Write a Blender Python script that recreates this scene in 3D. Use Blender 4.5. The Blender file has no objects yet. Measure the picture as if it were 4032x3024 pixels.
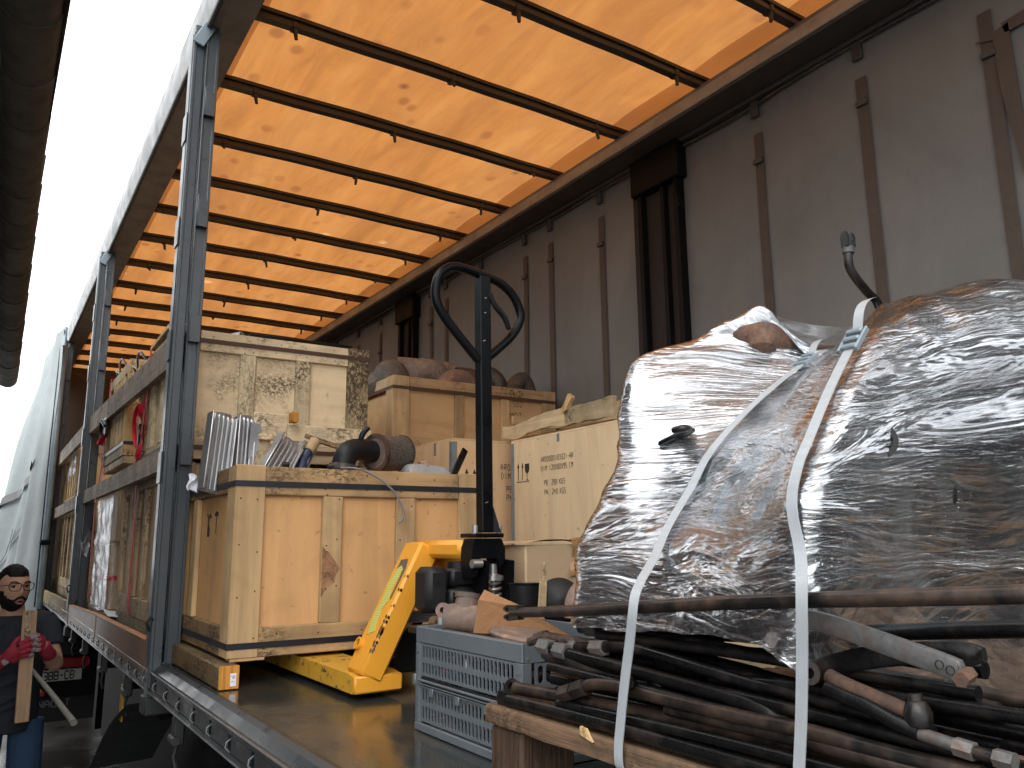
import bpy, bmesh, math, random
from mathutils import Vector, Matrix, noise as mnoise
from mathutils.bvhtree import BVHTree

random.seed(11)
S = bpy.context.scene
COL = S.collection
R = math.radians

# ------------------------------------------------------------------ camera, sky, sun, exposure
cam_d = bpy.data.cameras.new('camera')
cam = bpy.data.objects.new('camera', cam_d)
COL.objects.link(cam)
CAM = Vector((-0.622, 0.0, 1.721))
yaw, pit, rol = R(32.92), R(11.11), R(-0.56)
fw = Vector((math.sin(yaw) * math.cos(pit), math.cos(yaw) * math.cos(pit), math.sin(pit)))
rt = Vector((math.cos(yaw), -math.sin(yaw), 0))
up = rt.cross(fw)
c_, s_ = math.cos(rol), math.sin(rol)
rt, up = c_ * rt + s_ * up, -s_ * rt + c_ * up
mw = Matrix((rt, up, -fw)).transposed().to_4x4()
mw.translation = CAM
cam.matrix_world = mw
cam_d.sensor_fit = 'HORIZONTAL'
cam_d.sensor_width = 36.0
cam_d.lens = 36.0 * 3200 / 4032
cam_d.clip_start = 0.02
cam_d.clip_end = 500
S.camera = cam

W = bpy.data.worlds.new('World')
S.world = W
W.use_nodes = True
wn = W.node_tree
for n in list(wn.nodes):
    wn.nodes.remove(n)
sky = wn.nodes.new('ShaderNodeTexSky')
sky.sky_type = 'NISHITA'
sky.sun_disc = False
SUN_DIR = Vector((-0.55, -0.45, 0.90)).normalized()       # towards the sun: behind the camera, to the left
sky.sun_elevation = math.asin(SUN_DIR.z)
sky.sun_rotation = math.atan2(SUN_DIR.x, SUN_DIR.y)
sky.air_density = 1.0
sky.dust_density = 4.0
hsv = wn.nodes.new('ShaderNodeHueSaturation')               # overcast: the blue is washed out of the sky
hsv.inputs['Saturation'].default_value = 0.16
bg = wn.nodes.new('ShaderNodeBackground')
bg.inputs['Strength'].default_value = 0.15
wo = wn.nodes.new('ShaderNodeOutputWorld')
cloud = wn.nodes.new('ShaderNodeMix')                       # an even layer of white cloud over it
cloud.data_type = 'RGBA'
cloud.inputs[0].default_value = 0.75
cloud.inputs[7].default_value = (7.2, 7.35, 7.5, 1)
wn.links.new(sky.outputs[0], hsv.inputs['Color'])
wn.links.new(hsv.outputs[0], cloud.inputs[6])
wn.links.new(cloud.outputs[2], bg.inputs[0])
wn.links.new(bg.outputs[0], wo.inputs[0])

sd = bpy.data.lights.new('sun', 'SUN')
sd.energy = 0.5
sd.angle = R(60)
sd.color = (1.0, 0.97, 0.93)
so = bpy.data.objects.new('sun', sd)
COL.objects.link(so)
so.rotation_euler = (-SUN_DIR).to_track_quat('-Z', 'Y').to_euler()
so.location = (-4, -6, 9)

S.view_settings.view_transform = 'Standard'
S.view_settings.look = 'None'
S.view_settings.gamma = 1.0
S.view_settings.use_curve_mapping = False
S.view_settings.exposure = 1.4
S.render.engine = 'CYCLES'
S.cycles.use_denoising = True
S.cycles.max_bounces = 9
S.cycles.diffuse_bounces = 5
S.cycles.glossy_bounces = 4
S.cycles.transparent_max_bounces = 16
S.cycles.sample_clamp_indirect = 6


# ------------------------------------------------------------------ object helpers
def tag(o, label=None, cat=None, group=None, kind=None):
    if label: o['label'] = label
    if cat: o['category'] = cat
    if group: o['group'] = group
    if kind: o['kind'] = kind
    return o


def thing(name, label, cat, loc, group=None):
    o = bpy.data.objects.new(name, None)
    COL.objects.link(o)
    o.location = loc
    o.empty_display_size = 0.1
    return tag(o, label, cat, group)


def worldloc(o):
    v = Vector((0, 0, 0))
    while o is not None:
        v += o.location
        o = o.parent
    return v


class MB:
    """collects shapes in world coordinates and links them as one mesh object"""
    def __init__(s):
        s.v, s.f, s.uv = [], [], None

    def add(s, vs, fs):
        b = len(s.v)
        s.v += [Vector(p) for p in vs]
        s.f += [tuple(b + i for i in f) for f in fs]
        return s

    def obox(s, c, ax, hs, bev=0.0):
        c = Vector(c)
        ax = [Vector(a).normalized() for a in ax]
        b = min(bev, min(hs) * 0.6)
        if b <= 0:
            vs = [c + ax[0] * (i * hs[0]) + ax[1] * (j * hs[1]) + ax[2] * (k * hs[2]) for i in (-1, 1) for j in (-1, 1) for k in (-1, 1)]
            fs = [(0, 1, 3, 2), (4, 6, 7, 5), (0, 4, 5, 1), (2, 3, 7, 6), (0, 2, 6, 4), (1, 5, 7, 3)]
            return s.add(vs, fs)
        vs, idx = [], {}
        for i in (-1, 1):
            for j in (-1, 1):
                for k in (-1, 1):
                    for d in range(3):
                        h = [hs[0] - b, hs[1] - b, hs[2] - b]
                        h[d] = hs[d]
                        idx[(i, j, k, d)] = len(vs)
                        vs.append(c + ax[0] * (i * h[0]) + ax[1] * (j * h[1]) + ax[2] * (k * h[2]))
        fs = []
        for d in range(3):
            e, g = [(1, 2), (2, 0), (0, 1)][d]
            for sg in (-1, 1):
                q = []
                for (p, r_) in ((-1, -1), (1, -1), (1, 1), (-1, 1)):
                    t = [0, 0, 0]; t[d] = sg; t[e] = p; t[g] = r_
                    q.append(idx[(t[0], t[1], t[2], d)])
                fs.append(tuple(q if sg > 0 else q[::-1]))
        for d in range(3):                                   # edges along axis d
            e, g = [(1, 2), (2, 0), (0, 1)][d]
            for p in (-1, 1):
                for r_ in (-1, 1):
                    t0 = [0, 0, 0]; t0[d] = -1; t0[e] = p; t0[g] = r_
                    t1 = list(t0); t1[d] = 1
                    q = [idx[(*t0, e)], idx[(*t1, e)], idx[(*t1, g)], idx[(*t0, g)]]
                    fs.append(tuple(q if p * r_ < 0 else q[::-1]))
        for i in (-1, 1):
            for j in (-1, 1):
                for k in (-1, 1):
                    q = [idx[(i, j, k, 0)], idx[(i, j, k, 1)], idx[(i, j, k, 2)]]
                    fs.append(tuple(q if i * j * k > 0 else q[::-1]))
        return s.add(vs, fs)

    def box(s, x0, x1, y0, y1, z0, z1, bev=0.0):
        return s.obox(((x0 + x1) / 2, (y0 + y1) / 2, (z0 + z1) / 2), ((1, 0, 0), (0, 1, 0), (0, 0, 1)),
                      (abs(x1 - x0) / 2, abs(y1 - y0) / 2, abs(z1 - z0) / 2), bev)

    def bar(s, p0, p1, w, h, upv=(0, 0, 1), bev=0.0):
        p0, p1 = Vector(p0), Vector(p1)
        d = (p1 - p0)
        L = d.length
        d.normalize()
        sd_ = d.cross(Vector(upv)).normalized()
        u_ = sd_.cross(d)
        return s.obox((p0 + p1) / 2, (d, sd_, u_), (L / 2, w / 2, h / 2), bev)

    def tube(s, pts, r, n=10, caps=True, flat=None):
        pts = [Vector(p) for p in pts]
        m = len(pts)
        rr = r if isinstance(r, (list, tuple)) else [r] * m
        t0 = (pts[1] - pts[0]).normalized()
        a = Vector((0, 0, 1)) if abs(t0.z) < 0.9 else Vector((1, 0, 0))
        nrm = t0.cross(a).normalized()
        vs = []
        for i in range(m):
            t = (pts[min(i + 1, m - 1)] - pts[max(i - 1, 0)]).normalized()
            nrm = (nrm - t * nrm.dot(t)).normalized()
            b = t.cross(nrm)
            for k in range(n):
                an = 2 * math.pi * k / n
                fl = 1.0 if flat is None else flat
                vs.append(pts[i] + nrm * (rr[i] * math.cos(an)) + b * (rr[i] * fl * math.sin(an)))
        fs = []
        for i in range(m - 1):
            for k in range(n):
                k2 = (k + 1) % n
                fs.append((i * n + k, i * n + k2, (i + 1) * n + k2, (i + 1) * n + k))
        if caps:
            fs.append(tuple(range(n - 1, -1, -1)))
            fs.append(tuple((m - 1) * n + k for k in range(n)))
        return s.add(vs, fs)

    def lathe(s, prof, o, ax, n=24, closed=False):
        ax = Vector(ax).normalized()
        a = Vector((0, 0, 1)) if abs(ax.z) < 0.9 else Vector((1, 0, 0))
        e1 = ax.cross(a).normalized()
        e2 = ax.cross(e1)
        o = Vector(o)
        vs = [o + ax * h + (e1 * math.cos(2 * math.pi * k / n) + e2 * math.sin(2 * math.pi * k / n)) * r for r, h in prof for k in range(n)]
        fs = []
        m = len(prof)
        for i in range(m - 1 + (1 if closed else 0)):
            for k in range(n):
                k2 = (k + 1) % n
                j = (i + 1) % m
                fs.append((i * n + k, i * n + k2, j * n + k2, j * n + k))
        return s.add(vs, fs)

    def prism(s, poly, o, eu, ev, dep):
        """poly in (u,v) extruded from o by vector dep"""
        o, eu, ev, dep = Vector(o), Vector(eu), Vector(ev), Vector(dep)
        n = len(poly)
        vs = [o + eu * u + ev * v for u, v in poly] + [o + eu * u + ev * v + dep for u, v in poly]
        fs = [tuple(range(n - 1, -1, -1)), tuple(range(n, 2 * n))]
        for i in range(n):
            j = (i + 1) % n
            fs.append((i, j, n + j, n + i))
        return s.add(vs, fs)

    def grid(s, fn, nu, nv, closed_u=False):
        vs = [fn(i / (nu - (0 if closed_u else 1)), j / (nv - 1)) for j in range(nv) for i in range(nu)]
        fs = []
        for j in range(nv - 1):
            for i in range(nu if closed_u else nu - 1):
                i2 = (i + 1) % nu
                fs.append((j * nu + i, j * nu + i2, (j + 1) * nu + i2, (j + 1) * nu + i))
        return s.add(vs, fs)

    def jitter(s, a):
        for p in s.v:
            p += Vector((random.uniform(-a, a), random.uniform(-a, a), random.uniform(-a, a)))
        return s

    def build(s, name, mat, parent=None, smooth=True, ang=38, loc=None, fix=True):
        me = bpy.data.meshes.new(name)
        o = bpy.data.objects.new(name, me)
        if parent is not None:
            o.parent = parent
            base = worldloc(parent)
        else:
            base = Vector(loc) if loc is not None else Vector((0, 0, 0))
            o.location = base
        me.from_pydata([tuple(p - base) for p in s.v], [], s.f)
        if fix:
            bm = bmesh.new(); bm.from_mesh(me)
            bmesh.ops.recalc_face_normals(bm, faces=bm.faces)
            bm.to_mesh(me); bm.free()
        me.update()
        if smooth:
            me.shade_smooth()
            me.set_sharp_from_angle(angle=R(ang))
        me.materials.append(mat)
        COL.objects.link(o)
        return o


def spline(pts, n=8, closed=False):
    pts = [Vector(p) for p in pts]
    m = len(pts)
    out = []
    rng = m if closed else m - 1
    for i in range(rng):
        if closed:
            p0, p1, p2, p3 = pts[(i - 1) % m], pts[i], pts[(i + 1) % m], pts[(i + 2) % m]
        else:
            p0, p1, p2, p3 = pts[max(i - 1, 0)], pts[i], pts[i + 1], pts[min(i + 2, m - 1)]
        for k in range(n):
            t = k / n
            out.append(0.5 * ((2 * p1) + (-p0 + p2) * t + (2 * p0 - 5 * p1 + 4 * p2 - p3) * t * t + (-p0 + 3 * p1 - 3 * p2 + p3) * t ** 3))
    if not closed:
        out.append(pts[-1])
    return out


# ------------------------------------------------------------------ material helpers
class NT:
    def __init__(s, name):
        s.m = bpy.data.materials.new(name)
        s.m.use_nodes = True
        s.t = s.m.node_tree
        s.b = s.t.nodes['Principled BSDF']
        s.out = s.t.nodes['Material Output']

    def n(s, typ, **kw):
        nd = s.t.nodes.new(typ)
        for k, v in kw.items():
            setattr(nd, k, v)
        return nd

    def l(s, a, b):
        s.t.links.new(a, b)

    def setin(s, sock, v):
        if hasattr(v, 'is_linked') or hasattr(v, 'links'):
            s.l(v, sock)
        else:
            sock.default_value = v

    def coord(s, which='Object', rnd=True):
        tc = s.n('ShaderNodeTexCoord')
        if not rnd:
            return tc.outputs[which]
        oi = s.n('ShaderNodeObjectInfo')
        va = s.n('ShaderNodeVectorMath', operation='MULTIPLY_ADD')
        cb = s.n('ShaderNodeCombineXYZ')
        s.l(oi.outputs['Random'], cb.inputs[0]); s.l(oi.outputs['Random'], cb.inputs[1]); s.l(oi.outputs['Random'], cb.inputs[2])
        s.l(cb.outputs[0], va.inputs[0])
        va.inputs[1].default_value = (13.7, 7.3, 21.1)
        s.l(tc.outputs[which], va.inputs[2])
        return va.outputs[0]

    def map(s, vec, sc, rot=(0, 0, 0), loc=(0, 0, 0)):
        mp = s.n('ShaderNodeMapping')
        s.l(vec, mp.inputs[0])
        mp.inputs['Scale'].default_value = sc
        mp.inputs['Rotation'].default_value = rot
        mp.inputs['Location'].default_value = loc
        return mp.outputs[0]

    def noise(s, vec, scale=1, detail=4, rough=0.55, dist=0.0, out='Fac'):
        nd = s.n('ShaderNodeTexNoise')
        s.l(vec, nd.inputs['Vector'])
        nd.inputs['Scale'].default_value = scale
        nd.inputs['Detail'].default_value = detail
        nd.inputs['Roughness'].default_value = rough
        nd.inputs['Distortion'].default_value = dist
        return nd.outputs[out]

    def vor(s, vec, scale, feature='F1', out='Distance'):
        nd = s.n('ShaderNodeTexVoronoi', feature=feature)
        s.l(vec, nd.inputs['Vector'])
        nd.inputs['Scale'].default_value = scale
        return nd.outputs[out]

    def ramp(s, fac, stops):
        nd = s.n('ShaderNodeValToRGB')
        s.l(fac, nd.inputs[0])
        e = nd.color_ramp.elements
        while len(e) < len(stops):
            e.new(0.5)
        for i, (p, c) in enumerate(stops):
            e[i].position = p
            e[i].color = (c, c, c, 1) if isinstance(c, (int, float)) else (*c[:3], 1)
        return nd.outputs[0]

    def mix(s, fac, a, b, blend='MIX'):
        nd = s.n('ShaderNodeMix', data_type='RGBA', blend_type=blend)
        s.setin(nd.inputs[0], fac)
        for sock, v in ((nd.inputs[6], a), (nd.inputs[7], b)):
            if isinstance(v, tuple):
                sock.default_value = (*v[:3], 1)
            else:
                s.l(v, sock)
        return nd.outputs[2]

    def math(s, op, a, b=0.0, clamp=False):
        nd = s.n('ShaderNodeMath', operation=op, use_clamp=clamp)
        s.setin(nd.inputs[0], a)
        s.setin(nd.inputs[1], b)
        return nd.outputs[0]

    def bump(s, h, st=0.3, d=0.01, nrm=None):
        nd = s.n('ShaderNodeBump')
        s.l(h, nd.inputs['Height'])
        nd.inputs['Strength'].default_value = st
        nd.inputs['Distance'].default_value = d
        if nrm is not None:
            s.l(nrm, nd.inputs['Normal'])
        return nd.outputs[0]

    def rand(s, lo, hi):
        oi = s.n('ShaderNodeObjectInfo')
        mr = s.n('ShaderNodeMapRange')
        s.l(oi.outputs['Random'], mr.inputs[0])
        mr.inputs[3].default_value = lo
        mr.inputs[4].default_value = hi
        return mr.outputs[0]

    def set(s, **kw):
        for k, v in kw.items():
            sock = s.b.inputs[k.replace('_', ' ')]
            if isinstance(v, tuple):
                sock.default_value = (*v[:3], 1) if sock.type == 'RGBA' else v
            elif isinstance(v, (int, float)):
                sock.default_value = v
            else:
                s.l(v, sock)
        return s


def mul(c, k):
    return tuple(x * k for x in c)


AX = {'x': (0, 1, 2), 'y': (1, 0, 2), 'z': (2, 0, 1)}


def wood(name, col, grain='z', dark=0.6, mold=0.0, dirt=0.35, rough=0.72, fine=26, vary=0.22, relief=0.35, moldcol=(0.035, 0.024, 0.016)):
    t = NT(name)
    oc = t.coord()
    sc = [fine, fine, fine]
    sc[AX[grain][0]] = 1.3
    v = t.map(oc, tuple(sc))
    g = t.noise(v, 1.0, 6, 0.6, 0.7)
    g2 = t.noise(t.map(oc, tuple(x * 4 for x in sc)), 1.0, 3, 0.6)
    c = t.ramp(g, [(0.28, mul(col, dark)), (0.5, mul(col, 0.92)), (0.72, mul(col, 1.1))])
    c = t.mix(t.ramp(g2, [(0.45, 0.0), (0.75, 0.35)]), c, mul(col, dark * 0.8))
    st = t.noise(oc, 5.0, 5, 0.6, 0.4)
    c = t.mix(t.ramp(st, [(0.46, 0.0), (0.72, dirt)]), c, mul((0.16, 0.11, 0.065), 0.9))
    kn = t.vor(t.map(oc, tuple(x * 0.28 for x in [6 if i != AX[grain][0] else 3 for i in range(3)])), 3.0)
    c = t.mix(t.ramp(kn, [(0.05, 0.55), (0.11, 0.0)]), c, mul(col, 0.3))
    if mold > 0:
        big = t.noise(oc, 4.5, 3, 0.55, 0.5)
        sm = t.noise(t.map(oc, tuple((1.0 if i != AX[grain][0] else 0.6) for i in range(3))), 85, 5, 0.75, 0.6)
        mm = t.math('MULTIPLY', t.ramp(big, [(0.5 - 0.17 * mold, 0.0), (0.66 - 0.1 * mold, 1.0)]), t.ramp(sm, [(0.47 - 0.06 * mold, 0.0), (0.58 - 0.04 * mold, 0.92)]))
        c = t.mix(mm, c, moldcol)
    hv = t.n('ShaderNodeHueSaturation')
    t.l(c, hv.inputs['Color'])
    t.l(t.rand(1 - vary, 1 + vary * 0.6), hv.inputs['Value'])
    t.set(Base_Color=hv.outputs[0], Roughness=rough, Normal=t.bump(t.math('ADD', g, t.math('MULTIPLY', g2, 0.5)), relief, 0.004))
    t.b.inputs['Specular IOR Level'].default_value = 0.25
    return t.m


def plywood(name, col, grain='z', spots=0.5, dirt=0.25, mold=0.0):
    t = NT(name)
    oc = t.coord()
    sc = [7, 7, 7]
    sc[AX[grain][0]] = 0.9
    g = t.noise(t.map(oc, tuple(sc)), 1.0, 7, 0.62, 1.2)
    c = t.ramp(g, [(0.3, mul(col, 0.82)), (0.55, col), (0.75, mul(col, 1.08))])
    st = t.noise(oc, 3.0, 5, 0.6, 0.5)
    c = t.mix(t.ramp(st, [(0.48, 0.0), (0.75, dirt)]), c, (0.2, 0.13, 0.07))
    sp = t.noise(t.map(oc, (1, 1, 1), loc=(3, 1, 2)), 38, 2, 0.5, 0.3)
    c = t.mix(t.ramp(sp, [(0.70 - 0.04 * spots, 0.0), (0.76, 0.6 * spots)]), c, (0.08, 0.05, 0.03))
    if mold > 0:
        big = t.noise(oc, 4.6, 3, 0.55, 0.5)
        sm = t.noise(t.map(oc, (1, 1, 1.25)), 80, 6, 0.75, 0.8)
        mm = t.math('MULTIPLY', t.ramp(big, [(0.56 - 0.07 * mold, 0.0), (0.72 - 0.05 * mold, 1.0)]), t.ramp(sm, [(0.5 - 0.05 * mold, 0.0), (0.6 - 0.04 * mold, 0.9)]))
        c = t.mix(mm, c, (0.04, 0.028, 0.018))
    t.set(Base_Color=c, Roughness=0.62, Normal=t.bump(g, 0.12, 0.003))
    t.b.inputs['Specular IOR Level'].default_value = 0.3
    return t.m


def paint(name, col, rough=0.4, chip=0.0, chipcol=(0.05, 0.04, 0.035), dirt=0.25, metal=0.0, dirtcol=(0.05, 0.045, 0.04), chipscale=16, bumpy=0.08):
    t = NT(name)
    oc = t.coord()
    n1 = t.noise(oc, 7, 6, 0.62, 0.3)
    c = t.mix(t.ramp(n1, [(0.42, 0.0), (0.75, dirt)]), col, dirtcol)
    n2 = t.noise(oc, chipscale, 7, 0.7, 0.5)
    rr = t.ramp(n1, [(0.3, max(rough - 0.1, 0.03)), (0.7, min(rough + 0.15, 1))])
    if chip > 0:
        f = t.ramp(n2, [(0.74 - 0.22 * chip, 0.0), (0.76 - 0.22 * chip, 1.0)])
        c = t.mix(f, c, chipcol)
    t.set(Base_Color=c, Roughness=rr, Metallic=metal, Normal=t.bump(n2, bumpy, 0.004))
    return t.m


def rusty(name, c1, c2, k=0.5, rough=0.55, metal=0.5, scale=14):
    t = NT(name)
    oc = t.coord()
    n1 = t.noise(oc, scale, 7, 0.68, 0.4)
    n2 = t.noise(oc, scale * 6, 4, 0.6)
    f = t.ramp(n1, [(0.62 - 0.3 * k, 0.0), (0.78 - 0.3 * k, 1.0)])
    c = t.mix(f, c1, c2)
    c = t.mix(t.ramp(n2, [(0.4, 0.5), (0.65, 0.0)]), c, mul(c1, 0.45))
    hv = t.n('ShaderNodeHueSaturation')
    t.l(c, hv.inputs['Color'])
    t.l(t.rand(0.7, 1.3), hv.inputs['Value'])
    mt = t.math('MULTIPLY', t.math('SUBTRACT', 1.0, f), metal * 0.6)
    t.set(Base_Color=hv.outputs[0], Roughness=t.ramp(n1, [(0.3, rough - 0.12), (0.7, rough + 0.2)]), Metallic=mt, Normal=t.bump(n2, 0.3, 0.002))
    return t.m


def flat(name, col, rough=0.6, metal=0.0, spec=0.4):
    t = NT(name)
    oc = t.coord()
    n1 = t.noise(oc, 30, 4, 0.6)
    c = t.mix(t.ramp(n1, [(0.35, 0.0), (0.8, 0.3)]), col, mul(col, 0.6))
    t.set(Base_Color=c, Roughness=rough, Metallic=metal)
    t.b.inputs['Specular IOR Level'].default_value = spec
    return t.m


def cloth(name, col, rough=0.85, scale=9, amp=0.35):
    t = NT(name)
    oc = t.coord()
    n1 = t.noise(oc, scale, 5, 0.6, 0.6)
    n2 = t.noise(oc, 220, 2, 0.5)
    c = t.mix(t.ramp(n1, [(0.35, 0.0), (0.75, amp)]), col, mul(col, 0.55))
    t.set(Base_Color=c, Roughness=rough, Normal=t.bump(t.math('ADD', t.math('MULTIPLY', n1, 3.0), t.math('MULTIPLY', n2, 0.3)), 0.35, 0.006))
    t.b.inputs['Specular IOR Level'].default_value = 0.2
    return t.m


M = {}
M['crate_panel'] = plywood('crate_panel_orange', (0.62, 0.35, 0.15), 'z', 0.7, 0.45)
M['crate_batten_z'] = wood('crate_batten_upright', (0.55, 0.37, 0.185), 'z', 0.72, 0.0, 0.4)
M['crate_batten_x'] = wood('crate_batten_across', (0.52, 0.335, 0.16), 'x', 0.65, 0.25, 0.6)
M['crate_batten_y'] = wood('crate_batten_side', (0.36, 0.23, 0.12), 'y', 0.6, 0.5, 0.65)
M['pale_panel'] = plywood('crate_panel_pale', (0.76, 0.61, 0.39), 'x', 0.5, 0.25, 1.25)
M['pale_batten_z'] = wood('pale_batten_upright', (0.68, 0.56, 0.36), 'z', 0.75, 0.45, 0.35)
M['mold_batten_z'] = wood('mouldy_batten_upright', (0.50, 0.39, 0.23), 'z', 0.7, 1.5, 0.5)
M['pale_batten_x'] = wood('pale_batten_across', (0.70, 0.57, 0.37), 'x', 0.75, 0.35, 0.4)
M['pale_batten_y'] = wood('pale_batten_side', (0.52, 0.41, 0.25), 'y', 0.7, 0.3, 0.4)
M['tan_panel'] = plywood('crate_panel_tan', (0.50, 0.33, 0.165), 'x', 0.3, 0.3)
M['tan_batten_z'] = wood('tan_batten_upright', (0.48, 0.34, 0.18), 'z', 0.7, 0.0, 0.4)
M['tan_batten_x'] = wood('tan_batten_across', (0.46, 0.31, 0.16), 'x', 0.65, 0.1, 0.45)
M['tan_batten_y'] = wood('tan_batten_side', (0.56, 0.44, 0.26), 'y', 0.7, 0.0, 0.35)
M['fresh_batten_z'] = wood('fresh_batten_upright', (0.62, 0.42, 0.20), 'z', 0.7, 0.2, 0.4)
M['fresh_panel'] = plywood('crate_panel_fresh', (0.58, 0.38, 0.18), 'z', 0.4, 0.3)
M['old_panel'] = plywood('crate_panel_old', (0.50, 0.36, 0.21), 'z', 0.8, 0.5, 0.4)
M['old_batten_z'] = wood('old_batten_upright', (0.54, 0.40, 0.24), 'z', 0.6, 0.5, 0.6)
M['old_batten_y'] = wood('old_batten_side', (0.50, 0.37, 0.22), 'y', 0.6, 0.5, 0.6)
M['box_panel'] = plywood('stencilled_box_panel', (0.74, 0.58, 0.365), 'z', 0.7, 0.18)
M['box_panel2'] = plywood('stencilled_box_panel_warm', (0.70, 0.49, 0.28), 'z', 0.6, 0.15)
M['ink'] = flat('stencil_ink', (0.035, 0.028, 0.022), 0.8)
M['faint_ink'] = flat('faded_ink', (0.16, 0.115, 0.07), 0.8)
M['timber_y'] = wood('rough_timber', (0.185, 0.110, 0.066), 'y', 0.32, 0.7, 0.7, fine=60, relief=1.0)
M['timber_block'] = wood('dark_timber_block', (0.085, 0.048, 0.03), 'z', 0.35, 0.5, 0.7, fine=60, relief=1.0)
M['block_y'] = wood('sawn_skid', (0.25, 0.165, 0.08), 'y', 0.65, 0.3, 0.5)
M['skid_end'] = wood('skid_end_grain', (0.56, 0.25, 0.045), 'z', 0.45, 0.0, 0.2, fine=60)
M['board_grey'] = wood('weathered_board', (0.30, 0.245, 0.19), 'y', 0.55, 0.5, 0.5)
M['board_grey2'] = wood('weathered_board_pale', (0.37, 0.315, 0.25), 'y', 0.6, 0.45, 0.45)
M['board_orange'] = wood('varnished_board', (0.30, 0.145, 0.07), 'y', 0.6, 0.2, 0.4, rough=0.4)
M['board_orange_lit'] = wood('varnished_board_lit', (0.62, 0.29, 0.13), 'y', 0.7, 0.0, 0.2, rough=0.5)  # light on the top edge put into a brighter copy of the board
M['board_yellow'] = wood('yellowed_board', (0.46, 0.34, 0.17), 'y', 0.6, 0.3, 0.4)
M['steel_band'] = flat('dark_steel_band', (0.035, 0.035, 0.045), 0.45, 0.6)
M['brown_band'] = flat('rusted_steel_band', (0.085, 0.045, 0.035), 0.6, 0.3)
M['nail'] = flat('nail_head', (0.06, 0.045, 0.035), 0.6, 0.5)
M['post'] = paint('grey_post_paint', (0.058, 0.070, 0.080), 0.32, 0.22, (0.28, 0.30, 0.32), 0.35, chipscale=22)
M['rail'] = paint('black_rail_paint', (0.011, 0.0125, 0.014), 0.30, 0.3, (0.06, 0.06, 0.06), 0.3, chipscale=20)
M['rail_edge'] = paint('worn_rail_edge', (0.085, 0.09, 0.095), 0.35, 0.5, (0.2, 0.2, 0.2), 0.3)
M['chassis'] = flat('chassis_black', (0.005, 0.005, 0.0055), 0.7, 0.0, 0.15)
M['galv'] = paint('galvanised_pole', (0.22, 0.275, 0.31), 0.4, 0.0, dirt=0.35, metal=0.35)
M['alu'] = paint('anodised_cantrail', (0.15, 0.15, 0.15), 0.4, 0.0, dirt=0.4, metal=0.1)
M['alu_in'] = paint('cantrail_inside', (0.175, 0.168, 0.165), 0.5, 0.0, dirt=0.4)
M['cantrail_dark'] = paint('cantrail_underside', (0.045, 0.043, 0.042), 0.55, 0.0, dirt=0.4)
M['lit_lip'] = paint('lit_cantrail_lip', (0.34, 0.32, 0.30), 0.5, 0.0, dirt=0.4)  # lit look of the lip put into a paler rail colour
M['bow'] = paint('roof_bow', (0.036, 0.035, 0.036), 0.4, 0.25, (0.08, 0.075, 0.07), 0.4)
M['bracket'] = paint('grey_bracket', (0.03, 0.031, 0.032), 0.5, 0.3, (0.08, 0.08, 0.08), 0.4)
M['mudflap'] = paint('mud_guard', (0.05, 0.055, 0.06), 0.6, 0.0, dirt=0.5)


def tarp_roof():
    t = NT('orange_roof_sheet')
    oc = t.coord(rnd=False)
    c0 = (0.310, 0.124, 0.034)
    n1 = t.noise(t.map(oc, (1.6, 0.35, 1), rot=(0, 0, 0.5)), 2.2, 6, 0.62, 0.5)
    c = t.ramp(n1, [(0.3, mul(c0, 0.72)), (0.5, c0), (0.7, (0.35, 0.156, 0.046))])
    st = t.noise(t.map(oc, (9, 1.2, 1), rot=(0, 0, 0.35)), 1.0, 5, 0.65, 0.6)
    c = t.mix(t.ramp(st, [(0.46, 0.0), (0.8, 0.5)]), c, (0.17, 0.062, 0.022))
    bs = t.noise(t.map(oc, (1.3, 0.9, 1), loc=(4.1, 9.7, 0)), 1.1, 5, 0.62, 0.7)
    c = t.mix(t.ramp(bs, [(0.45, 0.0), (0.72, 0.6)]), c, (0.205, 0.085, 0.03))
    b1 = t.noise(t.map(oc, (1, 0.8, 1), loc=(2.3, 0.7, 0)), 2.6, 2, 0.5, 0.2)
    b2 = t.vor(t.map(oc, (1, 0.75, 1)), 6.5)
    sp = t.math('MULTIPLY', t.ramp(b1, [(0.5, 0.0), (0.64, 1.0)]), t.ramp(b2, [(0.16, 0.6), (0.28, 0.0)]))
    c = t.mix(sp, c, (0.15, 0.05, 0.02))
    b3 = t.vor(t.map(oc, (1, 1, 1), loc=(5, 2, 0)), 2.3)
    c = t.mix(t.ramp(b3, [(0.02, 0.8), (0.09, 0.0)]), c, (0.10, 0.035, 0.02))
    b4 = t.vor(t.map(oc, (1, 1, 1), loc=(1, 6, 0)), 1.7)
    c = t.mix(t.ramp(b4, [(0.03, 0.5), (0.09, 0.0)]), c, (0.6, 0.33, 0.14))
    tr = t.n('ShaderNodeBsdfTranslucent')
    df = t.n('ShaderNodeBsdfDiffuse')
    t.l(c, tr.inputs[0])
    t.l(c, df.inputs[0])
    mx = t.n('ShaderNodeMixShader')
    mx.inputs[0].default_value = 0.25
    t.l(tr.outputs[0], mx.inputs[1]); t.l(df.outputs[0], mx.inputs[2])
    nb = t.bump(t.math('ADD', n1, st), 0.25, 0.02)
    t.l(nb, tr.inputs['Normal']); t.l(nb, df.inputs['Normal'])
    t.l(mx.outputs[0], t.out.inputs[0])
    return t.m


M['roof'] = tarp_roof()


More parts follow.
